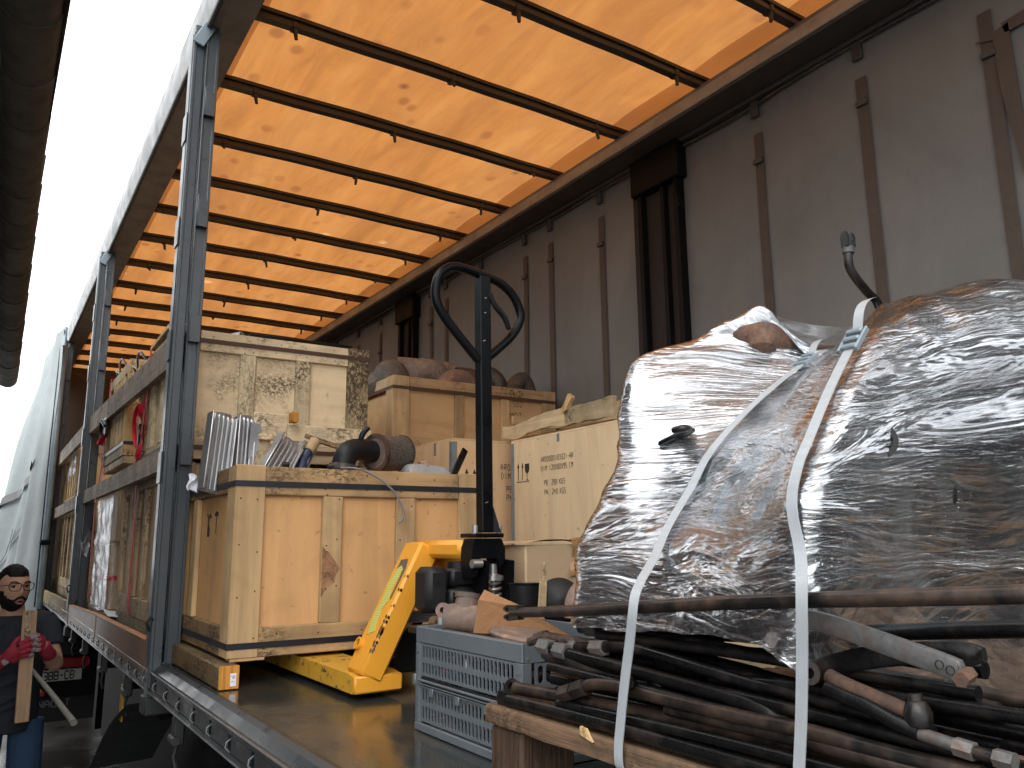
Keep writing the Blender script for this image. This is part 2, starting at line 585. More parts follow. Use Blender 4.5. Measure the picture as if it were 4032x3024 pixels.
def hem():
    t = NT('roof_hem_sheet')
    tr = t.n('ShaderNodeBsdfTranslucent')
    df = t.n('ShaderNodeBsdfDiffuse')
    oc = t.coord(rnd=False)
    n = t.noise(t.map(oc, (4, 1, 1)), 3, 4, 0.6)
    c = t.ramp(n, [(0.3, (0.80, 0.62, 0.46)), (0.7, (0.88, 0.72, 0.56))])
    t.l(c, tr.inputs[0]); t.l(c, df.inputs[0])
    mx = t.n('ShaderNodeMixShader')
    mx.inputs[0].default_value = 0.35
    t.l(tr.outputs[0], mx.inputs[1]); t.l(df.outputs[0], mx.inputs[2])
    t.l(mx.outputs[0], t.out.inputs[0])
    return t.m


M['hem'] = hem()


def curtain_mat():
    t = NT('side_curtain')
    oc = t.coord(rnd=False)
    n1 = t.noise(t.map(oc, (1, 0.8, 0.6)), 2.2, 7, 0.66, 0.6)
    n2 = t.noise(oc, 260, 2, 0.5)
    n3 = t.noise(t.map(oc, (1, 3.2, 0.5)), 2, 4, 0.6)
    c = t.ramp(n1, [(0.3, (0.132, 0.138, 0.136)), (0.7, (0.185, 0.19, 0.186))])
    c = t.mix(t.ramp(n3, [(0.45, 0.0), (0.8, 0.22)]), c, (0.095, 0.09, 0.085))
    c = t.mix(t.ramp(n2, [(0.3, 0.12), (0.7, 0.0)]), c, (0.1, 0.09, 0.08))
    t.set(Base_Color=c, Roughness=0.7, Normal=t.bump(n1, 0.3, 0.02))
    t.b.inputs['Specular IOR Level'].default_value = 0.25
    return t.m


M['curtain'] = curtain_mat()
M['webbing'] = cloth('brown_webbing', (0.088, 0.072, 0.062), 0.8, 14)
M['patch'] = cloth('brown_patch_tape', (0.085, 0.068, 0.058), 0.7, 10)
M['gather'] = cloth('pale_curtain_fabric', (0.33, 0.37, 0.375), 0.55, 5, 0.35)
M['bulkhead'] = flat('dark_bulkhead', (0.09, 0.07, 0.055), 0.8)
M['column'] = paint('black_pillar', (0.006, 0.006, 0.007), 0.45, 0.1, (0.05, 0.045, 0.04), 0.3, dirtcol=(0.015, 0.013, 0.012))
M['column_brown'] = paint('brown_pillar_face', (0.032, 0.026, 0.023), 0.6, 0.0, dirt=0.4)


def deck_mat():
    t = NT('wet_deck')
    oc = t.coord(rnd=False)
    n1 = t.noise(t.map(oc, (1, 0.8, 1)), 3.2, 7, 0.62, 0.6)
    n2 = t.noise(t.map(oc, (60, 3, 1)), 1.0, 5, 0.65, 0.3)
    c = t.ramp(n1, [(0.36, (0.022, 0.028, 0.027)), (0.52, (0.030, 0.035, 0.033)), (0.61, (0.055, 0.044, 0.031)), (0.75, (0.10, 0.078, 0.052))])
    c = t.mix(t.ramp(n2, [(0.52, 0.0), (0.72, 0.3)]), c, (0.09, 0.08, 0.065))
    sc = t.noise(t.map(oc, (30, 7, 1), rot=(0, 0, 0.3)), 1.0, 6, 0.75, 0.8)
    c = t.mix(t.ramp(sc, [(0.68, 0.0), (0.73, 0.8)]), c, (0.42, 0.38, 0.32))
    n3 = t.noise(oc, 2.2, 4, 0.6, 0.3)
    t.set(Base_Color=c, Roughness=t.ramp(n3, [(0.38, 0.06), (0.55, 0.2), (0.7, 0.5)]), Normal=t.bump(t.math('ADD', n2, sc), 0.1, 0.003))
    return t.m


M['deck'] = deck_mat()


def ground_mat():
    t = NT('wet_yard')
    oc = t.coord(rnd=False)
    n1 = t.noise(oc, 0.7, 6, 0.6)
    n2 = t.noise(oc, 60, 3, 0.6)
    c = t.ramp(n1, [(0.3, (0.03, 0.027, 0.024)), (0.7, (0.065, 0.06, 0.055))])
    c = t.mix(t.ramp(n2, [(0.35, 0.4), (0.6, 0.0)]), c, (0.04, 0.035, 0.03))
    t.set(Base_Color=c, Roughness=t.ramp(n1, [(0.4, 0.15), (0.65, 0.6)]), Normal=t.bump(n2, 0.2, 0.004))
    return t.m


M['ground'] = ground_mat()
M['yellow'] = paint('yellow_jack_paint', (0.74, 0.325, 0.030), 0.34, 0.1, (0.06, 0.05, 0.045), 0.1, chipscale=9, dirtcol=(0.3, 0.15, 0.03))
M['yellow_worn'] = paint('worn_yellow_fork', (0.66, 0.36, 0.035), 0.42, 0.75, (0.07, 0.06, 0.045), 0.35, chipscale=22, dirtcol=(0.2, 0.13, 0.04))
M['black_paint'] = paint('black_jack_paint', (0.0035, 0.004, 0.005), 0.26, 0.0, (0.3, 0.3, 0.32), 0.25, dirtcol=(0.012, 0.012, 0.013), chipscale=10)
M['black_cast'] = paint('black_casting', (0.008, 0.0085, 0.0095), 0.42, 0.0, dirt=0.35, dirtcol=(0.035, 0.032, 0.03))
M['bolt'] = paint('bright_bolt', (0.42, 0.42, 0.40), 0.35, 0.0, dirt=0.3, metal=0.8)
M['column'].node_tree.nodes['Principled BSDF'].inputs['Specular IOR Level'].default_value = 0.08
M['column_brown'].node_tree.nodes['Principled BSDF'].inputs['Specular IOR Level'].default_value = 0.1
M['black_paint'].node_tree.nodes['Principled BSDF'].inputs['Specular IOR Level'].default_value = 0.12
M['black_cast'].node_tree.nodes['Principled BSDF'].inputs['Specular IOR Level'].default_value = 0.25
M['sticker'] = None
M['chip_metal'] = flat('bare_scraped_steel', (0.17, 0.145, 0.125), 0.5, 0.5)
M['plastic'] = paint('grey_crate_plastic', (0.100, 0.115, 0.128), 0.34, 0.0, dirt=0.25, dirtcol=(0.15, 0.16, 0.17))
M['plastic_dark'] = flat('black_crate_inside', (0.02, 0.02, 0.022), 0.5)
M['scrap'] = rusty('scrap_mix', (0.03, 0.028, 0.028), (0.13, 0.08, 0.06), 0.35)
M['scrap_dark'] = rusty('dark_small_parts', (0.010, 0.010, 0.010), (0.035, 0.024, 0.02), 0.4)
M['cardboard'] = cloth('corrugated_board', (0.43, 0.30, 0.175), 0.85, 6, 0.25)
M['cardboard_lid'] = cloth('carton_side', (0.40, 0.285, 0.175), 0.85, 5, 0.18)
M['tape'] = flat('brown_parcel_tape', (0.36, 0.20, 0.085), 0.25)
M['card_orange'] = cloth('cardboard_flap', (0.33, 0.175, 0.085), 0.8, 8, 0.3)
M['dark_steel'] = rusty('oiled_dark_steel', (0.0075, 0.0075, 0.0078), (0.026, 0.017, 0.013), 0.4, 0.28, 0.7, 10)
M['brown_steel'] = rusty('browned_steel', (0.011, 0.010, 0.0095), (0.045, 0.026, 0.017), 0.65, 0.33, 0.5, 9)
M['rust'] = rusty('surface_rust', (0.03, 0.026, 0.024), (0.11, 0.055, 0.032), 0.8, 0.7, 0.2, 16)
M['pale_steel'] = rusty('bare_grey_lever', (0.085, 0.085, 0.084), (0.06, 0.04, 0.032), 0.5, 0.5, 0.45, 18)
M['cast_rust'] = rusty('rusted_casting', (0.21, 0.145, 0.12), (0.33, 0.17, 0.10), 0.6, 0.75, 0.1, 10)
M['cast_brown'] = rusty('brown_casting', (0.15, 0.11, 0.09), (0.24, 0.15, 0.10), 0.5, 0.7, 0.15, 10)
M['nut'] = rusty('worn_hex_nut', (0.16, 0.155, 0.15), (0.09, 0.055, 0.04), 0.6, 0.45, 0.6, 22)
M['aluminium'] = paint('cast_aluminium', (0.52, 0.53, 0.54), 0.34, 0.0, dirt=0.35, metal=0.85, dirtcol=(0.2, 0.2, 0.2))
M['pipe_grey'] = rusty('dusty_pipe', (0.135, 0.115, 0.10), (0.20, 0.145, 0.105), 0.6, 0.7, 0.15, 8)
M['pipe_dark'] = rusty('dark_pipe', (0.06, 0.055, 0.052), (0.13, 0.085, 0.06), 0.5, 0.55, 0.3, 9)
M['mesh_drum'] = None
M['strap_white'] = None
M['red'] = cloth('red_lashing', (0.52, 0.012, 0.028), 0.6, 20, 0.3)
M['skin'] = cloth('skin', (0.58, 0.34, 0.235), 0.5, 25, 0.2)
M['hair'] = cloth('dark_hair', (0.012, 0.010, 0.009), 0.6, 60, 0.5)
M['shirt'] = cloth('dark_tshirt', (0.035, 0.038, 0.046), 0.9, 12, 0.4)
M['jeans'] = cloth('blue_jeans', (0.045, 0.085, 0.16), 0.85, 8, 0.55)
M['glove'] = cloth('red_glove', (0.34, 0.035, 0.055), 0.8, 30, 0.3)
M['glove_tip'] = cloth('grey_glove_coating', (0.33, 0.29, 0.30), 0.7, 40, 0.3)
M['eye_white'] = flat('eye_white', (0.13, 0.115, 0.105), 0.5)
M['lip'] = flat('lip', (0.42, 0.16, 0.13), 0.5)
M['black_gloss'] = flat('black_frame', (0.012, 0.012, 0.013), 0.3)
M['white_plastic'] = flat('white_sheet', (0.75, 0.76, 0.78), 0.45)
M['paper'] = flat('white_paper', (0.78, 0.78, 0.85), 0.7)
M['tile_dark'] = paint('old_gutter_tile', (0.085, 0.083, 0.070), 0.7, 0.0, dirt=0.6, dirtcol=(0.025, 0.025, 0.02))
M['soffit'] = wood('dark_soffit', (0.035, 0.030, 0.024), 'y', 0.5, 0.4, 0.5)
M['render_wall'] = flat('grey_wall', (0.44, 0.45, 0.47), 0.9)
M['added_wall'] = flat('added_wall_dark_grey', (0.028, 0.029, 0.031), 0.9)
M['grey_lid'] = paint('grey_painted_cover', (0.30, 0.305, 0.31), 0.4, 0.0, dirt=0.3)
M['blue_paint'] = paint('flaking_blue_paint', (0.02, 0.035, 0.085), 0.45, 0.5, (0.25, 0.24, 0.24), 0.2, chipscale=60)
M['cable'] = flat('grey_cable', (0.20, 0.20, 0.205), 0.5)
M['red_lamp'] = flat('red_lamp_lens', (0.30, 0.012, 0.018), 0.25)
M['yellow_mark'] = flat('yellow_marker', (0.55, 0.33, 0.02), 0.5)
M['plate'] = flat('plate_white', (0.48, 0.48, 0.45), 0.5)
M['faded_white'] = flat('faded_white_print', (0.16, 0.16, 0.155), 0.6)
M['tyre'] = flat('tyre_rubber', (0.014, 0.014, 0.014), 0.8)
M['orange_lens'] = flat('orange_marker_lens', (0.65, 0.18, 0.02), 0.3)


def sticker_mat():
    t = NT('yellow_green_sticker')
    oc = t.coord(rnd=False)
    wv = t.n('ShaderNodeTexWave', wave_type='BANDS', bands_direction='Z')
    t.l(oc, wv.inputs['Vector'])
    wv.inputs['Scale'].default_value = 48
    wv.inputs['Distortion'].default_value = 0.6
    n = t.noise(oc, 40, 5, 0.7)
    c = t.mix(t.ramp(wv.outputs['Fac'], [(0.4, 0.0), (0.7, 0.55)]), (0.52, 0.56, 0.16), (0.36, 0.34, 0.04))
    c = t.mix(t.ramp(n, [(0.66, 0.0), (0.7, 1.0)]), c, (0.30, 0.27, 0.22))
    t.set(Base_Color=c, Roughness=0.35)
    return t.m


M['sticker'] = sticker_mat()


def drum_mat():
    t = NT('perforated_steel')
    tc = t.coord('UV', rnd=False)
    v = t.vor(tc, 1.0)
    c = t.mix(t.ramp(v, [(0.30, 0.0), (0.38, 1.0)]), (0.008, 0.007, 0.007), (0.125, 0.105, 0.092))
    t.set(Base_Color=c, Roughness=0.55, Metallic=0.3, Normal=t.bump(t.ramp(v, [(0.3, 0.0), (0.38, 1.0)]), 0.8, 0.004))
    return t.m


M['mesh_drum'] = drum_mat()


def strap_mat():
    t = NT('woven_polyester_strap')
    oc = t.coord(rnd=False)
    n = t.noise(t.map(oc, (200, 30, 3)), 1, 3, 0.6)
    n2 = t.noise(oc, 9, 4, 0.6)
    c = t.mix(t.ramp(n, [(0.35, 0.4), (0.7, 0.0)]), (0.34, 0.365, 0.385), (0.24, 0.26, 0.275))
    c = t.mix(t.ramp(n2, [(0.5, 0.0), (0.8, 0.3)]), c, (0.22, 0.205, 0.19))
    t.set(Base_Color=c, Roughness=0.35, Normal=t.bump(n, 0.25, 0.002))
    return t.m


M['strap_white'] = strap_mat()


def film_mat(name, veil=0.2, sheen=0.9, su=1.0, cover=0.56, spark=0.7):
    """stretch film: mostly see-through, with white pulled strands along the wrapping direction, glossy, wet with drops"""
    t = NT(name)
    uv = t.coord('UV', rnd=False)
    sp = t.n('ShaderNodeSeparateXYZ')
    t.l(uv, sp.inputs[0])
    u, v = sp.outputs[0], sp.outputs[1]
    wl = t.noise(t.map(uv, (2.2, 3.0, 1)), 1.0, 2, 0.45)
    vw = t.math('ADD', v, t.math('MULTIPLY', wl, 0.055))

    def strands(uscale, vscale, slope, det, off):
        cb = t.n('ShaderNodeCombineXYZ')
        t.l(t.math('MULTIPLY', u, uscale), cb.inputs[0])
        t.l(t.math('MULTIPLY', t.math('ADD', vw, t.math('MULTIPLY', u, slope)), vscale), cb.inputs[1])
        cb.inputs[2].default_value = off
        return t.noise(cb.outputs[0], 1.0, det, 0.6, 0.25)
    a = strands(1.5 * su, 150, 0.05, 3, 0.0)
    b = strands(2.2 * su, 230, -0.07, 3, 4.0)
    c = strands(1.1 * su, 80, 0.16, 2, 9.0)
    sa = t.ramp(a, [(0.53, 0.0), (0.62, 1.0)])
    sb = t.ramp(b, [(0.55, 0.0), (0.62, 0.95)])
    sc = t.ramp(c, [(0.61, 0.0), (0.66, 0.8)])
    patch = t.ramp(t.noise(t.map(uv, (2.6, 5.0, 1), loc=(1.3, 2.1, 0)), 1.0, 4, 0.62, 0.6), [(0.38, 0.06), (0.58, 1.0)])
    st = t.math('MULTIPLY', t.math('MAXIMUM', t.math('MAXIMUM', sa, sb), sc), patch)
    dv = t.vor(t.map(uv, (70, 95, 1)), 1.0)
    drops = t.math('MULTIPLY', t.ramp(dv, [(0.10, 1.0), (0.17, 0.0)]), t.ramp(t.noise(t.map(uv, (5, 5, 1)), 1.0, 2), [(0.45, 0.0), (0.6, 1.0)]))
    h = t.math('ADD', t.math('ADD', t.math('MULTIPLY', a, 0.8), t.math('MULTIPLY', b, 0.5)), t.math('MULTIPLY', c, 0.8))
    nb = t.bump(h, 0.6, 0.012)
    trn = t.n('ShaderNodeBsdfTransparent')
    df = t.n('ShaderNodeBsdfDiffuse')
    df.inputs[0].default_value = (0.86, 0.87, 0.90, 1)
    tl = t.n('ShaderNodeBsdfTranslucent')
    tl.inputs[0].default_value = (0.86, 0.87, 0.90, 1)
    mm = t.n('ShaderNodeMixShader'); mm.inputs[0].default_value = 0.25
    t.l(df.outputs[0], mm.inputs[1]); t.l(tl.outputs[0], mm.inputs[2])
    base = t.n('ShaderNodeMixShader')
    t.l(t.math('ADD', t.math('MULTIPLY', t.math('MAXIMUM', st, drops), veil), 0.02, True), base.inputs[0])
    t.l(trn.outputs[0], base.inputs[1]); t.l(mm.outputs[0], base.inputs[2])
    gl = t.n('ShaderNodeBsdfGlossy')
    gl.inputs['Color'].default_value = (0.93, 0.965, 1.0, 1)
    gl.inputs['Roughness'].default_value = 0.10
    t.l(nb, gl.inputs['Normal'])
    lw = t.n('ShaderNodeFresnel'); lw.inputs[0].default_value = 1.75
    t.l(nb, lw.inputs['Normal'])
    fac = t.math('ADD', t.math('MULTIPLY', lw.outputs[0], sheen), t.math('MULTIPLY', t.math('ADD', st, drops), spark), True)
    wr = t.noise(t.map(uv, (2.2, 9, 1)), 1.0, 4, 0.55, 0.8)
    nb2 = t.bump(wr, 0.55, 0.05)
    g2 = t.n('ShaderNodeBsdfGlossy')
    g2.inputs['Color'].default_value = (0.93, 0.965, 1.0, 1)
    g2.inputs['Roughness'].default_value = 0.16
    t.l(nb2, g2.inputs['Normal'])
    f2 = t.n('ShaderNodeFresnel'); f2.inputs[0].default_value = 1.7
    t.l(nb2, f2.inputs['Normal'])
    cov = t.ramp(t.noise(t.map(uv, (3.2, 7.0, 1), loc=(7.7, 3.1, 0)), 1.0, 4, 0.6, 0.7), [(0.33, 0.03), (0.56, cover)])
    cov = t.math('MULTIPLY', cov, t.ramp(t.math('ADD', t.math('MULTIPLY', a, 0.6), t.math('MULTIPLY', b, 0.4)), [(0.40, 0.22), (0.56, 1.0)]))
    sm = t.n('ShaderNodeMixShader')
    t.l(t.math('ADD', cov, t.math('MULTIPLY', f2.outputs[0], sheen), True), sm.inputs[0])
    t.l(base.outputs[0], sm.inputs[1]); t.l(g2.outputs[0], sm.inputs[2])
    fin = t.n('ShaderNodeMixShader')
    t.l(fac, fin.inputs[0]); t.l(sm.outputs[0], fin.inputs[1]); t.l(gl.outputs[0], fin.inputs[2])
    t.l(fin.outputs[0], t.out.inputs[0])
    return t.m


M['film'] = film_mat('stretch_film')
M['film_small'] = film_mat('carton_stretch_film', 0.16, 0.18, 1.0, 0.03, 0.07)


def contents_mat():
    t = NT('oily_machine_parts')
    oc = t.coord(rnd=False)
    n1 = t.noise(oc, 4.2, 5, 0.6, 0.5)
    n2 = t.noise(oc, 30, 6, 0.7, 0.4)
    c = t.ramp(n1, [(0.45, (0.006, 0.006, 0.007)), (0.7, (0.016, 0.014, 0.013))])
    gc = t.n('ShaderNodeNewGeometry')
    for (px, py, pz, r0, r1) in ((0.60, 1.0, 2.13, 0.04, 0.09), (0.44, 0.64, 1.93, 0.03, 0.09), (0.95, 0.74, 2.16, 0.05, 0.15), (0.30, 1.10, 1.62, 0.02, 0.07)):
        vd = t.n('ShaderNodeVectorMath', operation='DISTANCE')
        t.l(gc.outputs['Position'], vd.inputs[0])
        vd.inputs[1].default_value = (px, py, pz)
        mk = t.ramp(t.math('ADD', vd.outputs['Value'], t.math('MULTIPLY', t.math('SUBTRACT', n1, 0.5), 0.2)), [(r0, 1.0), (r1, 0.0)])
        c = t.mix(mk, c, (0.15, 0.072, 0.04))
    c = t.mix(t.ramp(n2, [(0.4, 0.6), (0.6, 0.0)]), c, (0.01, 0.01, 0.011))
    t.set(Base_Color=c, Roughness=0.5, Metallic=0.2, Normal=t.bump(n2, 0.8, 0.02))
    return t.m


M['contents'] = contents_mat()


# ------------------------------------------------------------------ flat print (stencils, plate letters)
GL = {
    'A': [(0, 0, 0, 4), (4, 0, 4, 4), (0, 4, 2, 6), (2, 6, 4, 4), (0, 2.6, 4, 2.6)], 'R': [(0, 0, 0, 6), (0, 6, 4, 6), (4, 6, 4, 3), (0, 3, 4, 3), (1.6, 3, 4, 0)],
    '0': [(0, 0.4, 0, 5.6), (4, 0.4, 4, 5.6), (0, 6, 4, 6), (0, 0, 4, 0)], 'O': [(0, 0.4, 0, 5.6), (4, 0.4, 4, 5.6), (0, 6, 4, 6), (0, 0, 4, 0)],
    '1': [(2, 0, 2, 6)], '2': [(0, 6, 4, 6), (4, 6, 4, 3), (4, 3, 0, 0), (0, 0, 4, 0)], '3': [(0, 6, 4, 6), (4, 6, 4, 0), (1, 3, 4, 3), (0, 0, 4, 0)],
    '4': [(0, 6, 0, 2.4), (0, 2.4, 4, 2.4), (3, 6, 3, 0)], '5': [(0, 6, 4, 6), (0, 6, 0, 3.2), (0, 3.2, 4, 3.2), (4, 3.2, 4, 0), (0, 0, 4, 0)],
    '8': [(0, 0, 0, 6), (4, 0, 4, 6), (0, 6, 4, 6), (0, 3, 4, 3), (0, 0, 4, 0)], '9': [(0, 6, 4, 6), (0, 6, 0, 3), (4, 6, 4, 0), (0, 3, 4, 3), (0, 0, 4, 0)],
    '-': [(0.6, 3, 3.4, 3)], 'D': [(0, 0, 0, 6), (0, 6, 3, 6), (4, 5.4, 4, 0.6), (0, 0, 3, 0)], 'I': [(2, 0, 2, 6)], 'M': [(0, 0, 0, 6), (4, 0, 4, 6), (0, 6, 2, 3.4), (2, 3.4, 4, 6)],
    'X': [(0, 0, 4, 6), (0, 6, 4, 0)], 'C': [(0, 0.4, 0, 5.6), (0, 6, 4, 6), (0, 0, 4, 0)], 'P': [(0, 0, 0, 6), (0, 6, 4, 6), (4, 6, 4, 3), (0, 3, 4, 3)],
    'B': [(0, 0, 0, 6), (0, 6, 3.6, 6), (4, 5.6, 4, 3.4), (0, 3, 3.6, 3), (4, 2.6, 4, 0.4), (0, 0, 3.6, 0)], 'N': [(0, 0, 0, 6), (4, 0, 4, 6), (0, 6, 4, 0)],
    'K': [(0, 0, 0, 6), (0.4, 3, 4, 6), (0.4, 3, 4, 0)], 'G': [(0, 0.4, 0, 5.6), (0, 6, 4, 6), (0, 0, 4, 0), (4, 0, 4, 3), (2.2, 3, 4, 3)],
    'S': [(0, 6, 4, 6), (0, 6, 0, 3), (0, 3, 4, 3), (4, 3, 4, 0), (0, 0, 4, 0)], ':': [(2, 1, 2, 1.8), (2, 4, 2, 4.8)], 'F': [(0, 0, 0, 6), (0, 6, 4, 6), (0, 3.2, 3, 3.2)],
    'E': [(0, 0, 0, 6), (0, 6, 4, 6), (0, 3, 3, 3), (0, 0, 4, 0)], 'U': [(0, 0.4, 0, 6), (4, 0.4, 4, 6), (0, 0, 4, 0)], 'L': [(0, 0, 0, 6), (0, 0, 4, 0)], 'T': [(0, 6, 4, 6), (2, 6, 2, 0)], ' ': [],
}


def stencil(mb, text, o, eu, ev, h, w=0.75, th=0.8, gap=0.35, nrm=None, track=1.75):
    """strokes of each glyph as thin plates with stencil gaps at their ends"""
    o, eu, ev = Vector(o), Vector(eu).normalized(), Vector(ev).normalized()
    nr = Vector(nrm).normalized() if nrm is not None else eu.cross(ev)
    k = h / 6.0
    x = 0.0
    for ch in text:
        for (a, b, c, d) in GL.get(ch, []):
            p, q = Vector((a, b)), Vector((c, d))
            dr = (q - p)
            L = dr.length
            if L < 1e-6:
                continue
            dr /= L
            g = gap if L > 1.5 else 0
            p2, q2 = p + dr * g * 0.6, q - dr * g * 0.6
            pe = Vector((-dr.y, dr.x)) * th / 2
            vs = []
            for w2 in (p2 + pe, p2 - pe, q2 - pe, q2 + pe):
                vs.append(o + eu * ((x + w2.x * w) * k) + ev * (w2.y * k) + nr * 0.0012)
            vs2 = [v_ + nr * 0.0006 for v_ in vs]
            mb.add(vs + vs2, [(4, 5, 6, 7), (3, 2, 1, 0), (0, 1, 5, 4), (1, 2, 6, 5), (2, 3, 7, 6), (3, 0, 4, 7)])
        x += (4 * w + track) if ch != ' ' else (4 * w + track) * 0.8
    return x * k


def plates(mb, polys, o, eu, ev, nrm, t=0.0018):
    for poly in polys:
        mb.prism(poly, Vector(o) + Vector(nrm) * 0.0008, eu, ev, Vector(nrm) * (t - 0.0008))


# ================================================================== SETTING
g = MB().box(-60, 60, -40, 90, -0.2, 0.0).build('ground', M['ground'], smooth=False)
tag(g, kind='structure')

# ---------------------------------------------------------------- trailer (everything fixed to it)
TL = 12.25          # inner front end
TB = 0.12           # rear end
DK = 1.30           # deck height
tr = thing('curtainside_trailer', 'curtain sided trailer with translucent orange roof and open near side', 'trailer', (1.2, 5.6, 0))

MB().box(0.0, 2.44, TB, TL, DK - 0.09, DK, 0.004).build('deck', M['deck'], tr)
# side rail: lip, rounded shoulder, slotted web, lower flange
rb = MB()
prof = [(0.004, 1.3045), (-0.006, 1.3045), (-0.022, 1.297), (-0.036, 1.284), (-0.043, 1.277)]
ys = [TB, 3.0, 7.0, TL]
for (a, b) in zip(prof[:-1], prof[1:]):
    for y0, y1 in zip(ys[:-1], ys[1:]):
        rb.add([(a[0], y0, a[1]), (b[0], y0, b[1]), (b[0], y1, b[1]), (a[0], y1, a[1])], [(0, 1, 2, 3)])
rb.build('rail_shoulder', M['rail'], tr, fix=False)
rb = MB()
rb.box(-0.052, -0.040, TB, TL, 1.262, 1.2785, 0.002)
rb.box(-0.052, -0.040, TB, TL, 1.2065, 1.222, 0.002)
slots = []
y = 1.575 - 0.204 * 6
while y < TL:
    slots.append(y)
    y += 0.204
prev = TB
for y in slots:
    rb.box(-0.0505, -0.0415, prev, y - 0.014, 1.2222, 1.2618)
    prev = y + 0.014
rb.box(-0.0505, -0.0415, prev, TL, 1.2222, 1.2618)
rb.build('side_rail', M['rail'], tr)
MB().box(-0.034, -0.026, TB, TL, 1.20, 1.27).build('rail_back_plate', M['chassis'], tr)
hb = MB()
for y in slots:                                              # the lashing tongue inside each slot
    hb.tube([(-0.046, y + 0.004, 1.252), (-0.058, y + 0.002, 1.244), (-0.060, y, 1.232), (-0.050, y - 0.003, 1.222)], 0.0028, 6)
tag(hb.build('lashing_hook', M['rail_edge'], tr), kind='stuff')
MB().tube([(-0.0535, TB, 1.2785), (-0.0535, TL, 1.2785)], 0.0035, 6).build('rail_top_bead', M['rail_edge'], tr)
MB().tube([(-0.0535, TB, 1.206), (-0.0535, TL, 1.206)], 0.003, 6).build('rail_bottom_bead', M['rail_edge'], tr)
MB().add([(-0.048, TB, 1.205), (0.06, TB, 1.10), (0.06, TL, 1.10), (-0.048, TL, 1.205)], [(0, 1, 2, 3)]).build('rail_skirt', M['rail'], tr, fix=False)
ch = MB()
for x in (0.72, 1.72):
    ch.box(x - 0.07, x + 0.07, TB, TL, 0.80, 1.2)
yy = 0.3
while yy < TL:
    ch.box(0.02, 2.42, yy - 0.04, yy + 0.04, 1.08, 1.205)
    yy += 0.8
ch.box(0.3, 2.1, 7.6, 7.75, 0.3, 0.9)
ch.box(2.42, 2.47, TB, TL, 1.1, 1.31)
ch.build('chassis', M['chassis'], tr)
for yw in (1.4, 2.75):
    for xw in (0.32, 2.12):
        w = MB().lathe([(0.20, -0.14), (0.47, -0.14), (0.50, -0.10), (0.50, 0.10), (0.47, 0.14), (0.2, 0.14)], (xw, yw, 0.5), (1, 0, 0), 32).build('wheel', M['tyre'], tr)
        MB().lathe([(0.0, -0.05), (0.1, -0.1), (0.2, -0.11), (0.27, -0.06), (0.29, 0.0)], (xw - 0.0, yw, 0.5), (1, 0, 0), 24).build('rim', M['chassis'], w)
MB().box(0.32, 2.2, 3.4, 7.4, 0.28, 1.04, 0.02).build('under_shade_box', M['chassis'], tr)  # black box added for the deep shade beneath the trailer
# mud guard hanging under the rail
def mg(u, v):
    yy_ = 3.75 + 1.0 * v
    return Vector((-0.055 + 0.30 * u, yy_ + 0.06 * u, 1.10 - 0.46 * v + 0.05 * math.sin(3 * v)))
MB().grid(mg, 6, 12).build('mud_guard', M['mudflap'], tr, fix=False)

# left cantrail: outer face, underside, inner face
cl = MB().add([(-0.016, TB, 3.90), (-0.028, TB, 3.955), (-0.022, TB, 4.09), (0.004, TB, 4.135), (-0.016, TL, 3.90), (-0.028, TL, 3.955), (-0.022, TL, 4.09), (0.004, TL, 4.135), (0.02, TB, 4.13), (0.02, TL, 4.13), (0.02, TB, 3.905), (0.02, TL, 3.905)],
              [(0, 1, 5, 4), (1, 2, 6, 5), (2, 3, 7, 6), (3, 8, 9, 7), (0, 4, 11, 10), (8, 10, 11, 9)])
cl.build('cantrail_outer_face', M['alu'], tr, ang=60)
MB().box(0.0, 0.146, TB, TL, 3.899, 3.907, 0.002).build('cantrail_flange', M['alu_in'], tr)
MB().box(0.138, 0.146, TB, TL, 3.908, 3.99, 0.002).build('cantrail_lip', M['alu_in'], tr)
MB().tube([(-0.008, TB, 3.893), (-0.008, TL, 3.893)], 0.011, 8).build('curtain_runner_track', M['cantrail_dark'], tr)
# right cantrail
MB().box(2.25, 2.47, TB, TL, 3.905, 3.918, 0.003).build('cantrail_flange', M['cantrail_dark'], tr)
MB().box(2.243, 2.262, TB, TL, 3.920, 3.985, 0.004).build('cantrail_lip', M['lit_lip'], tr)
MB().box(2.263, 2.30, TB, TL, 3.987, 4.02, 0.004).build('cantrail_upper_step', M['alu_in'], tr)
MB().box(2.455, 2.475, TB, TL, 3.90, 4.10, 0.003).build('cantrail_outer_face', M['alu'], tr)
cb = MB()
pts = [(2.432, TB + i * 0.5, 3.872 + 0.010 * math.sin(i * 2.1) + 0.006 * math.sin(i * 0.9)) for i in range(26)]
cb.tube(spline(pts, 4), 0.008, 6)
cb.build('tensioning_cable', M['pipe_dark'], tr)
MB().box(2.405, 2.452, TB, TL, 3.882, 3.903, 0.003).build('curtain_runner_track', M['cantrail_dark'], tr)

# roof sheet and its hems
BOWS = [0.25, 0.84, 1.46, 2.08, 2.67, 3.31, 3.95, 4.59, 5.19, 5.81, 6.44, 7.11, 7.78, 8.40, 9.02, 9.64, 10.26, 10.88, 11.5, 12.05]


def roofz(x, y):
    d = min(abs(y - b) for b in BOWS)
    return 4.088 + 0.012 * (1 - math.exp(-(d / 0.12) ** 2)) * (1 + 0.6 * mnoise.noise(Vector((x * 1.3, y * 1.1, 0)))) + 0.006 * mnoise.noise(Vector((x * 3, y * 3, 4)))


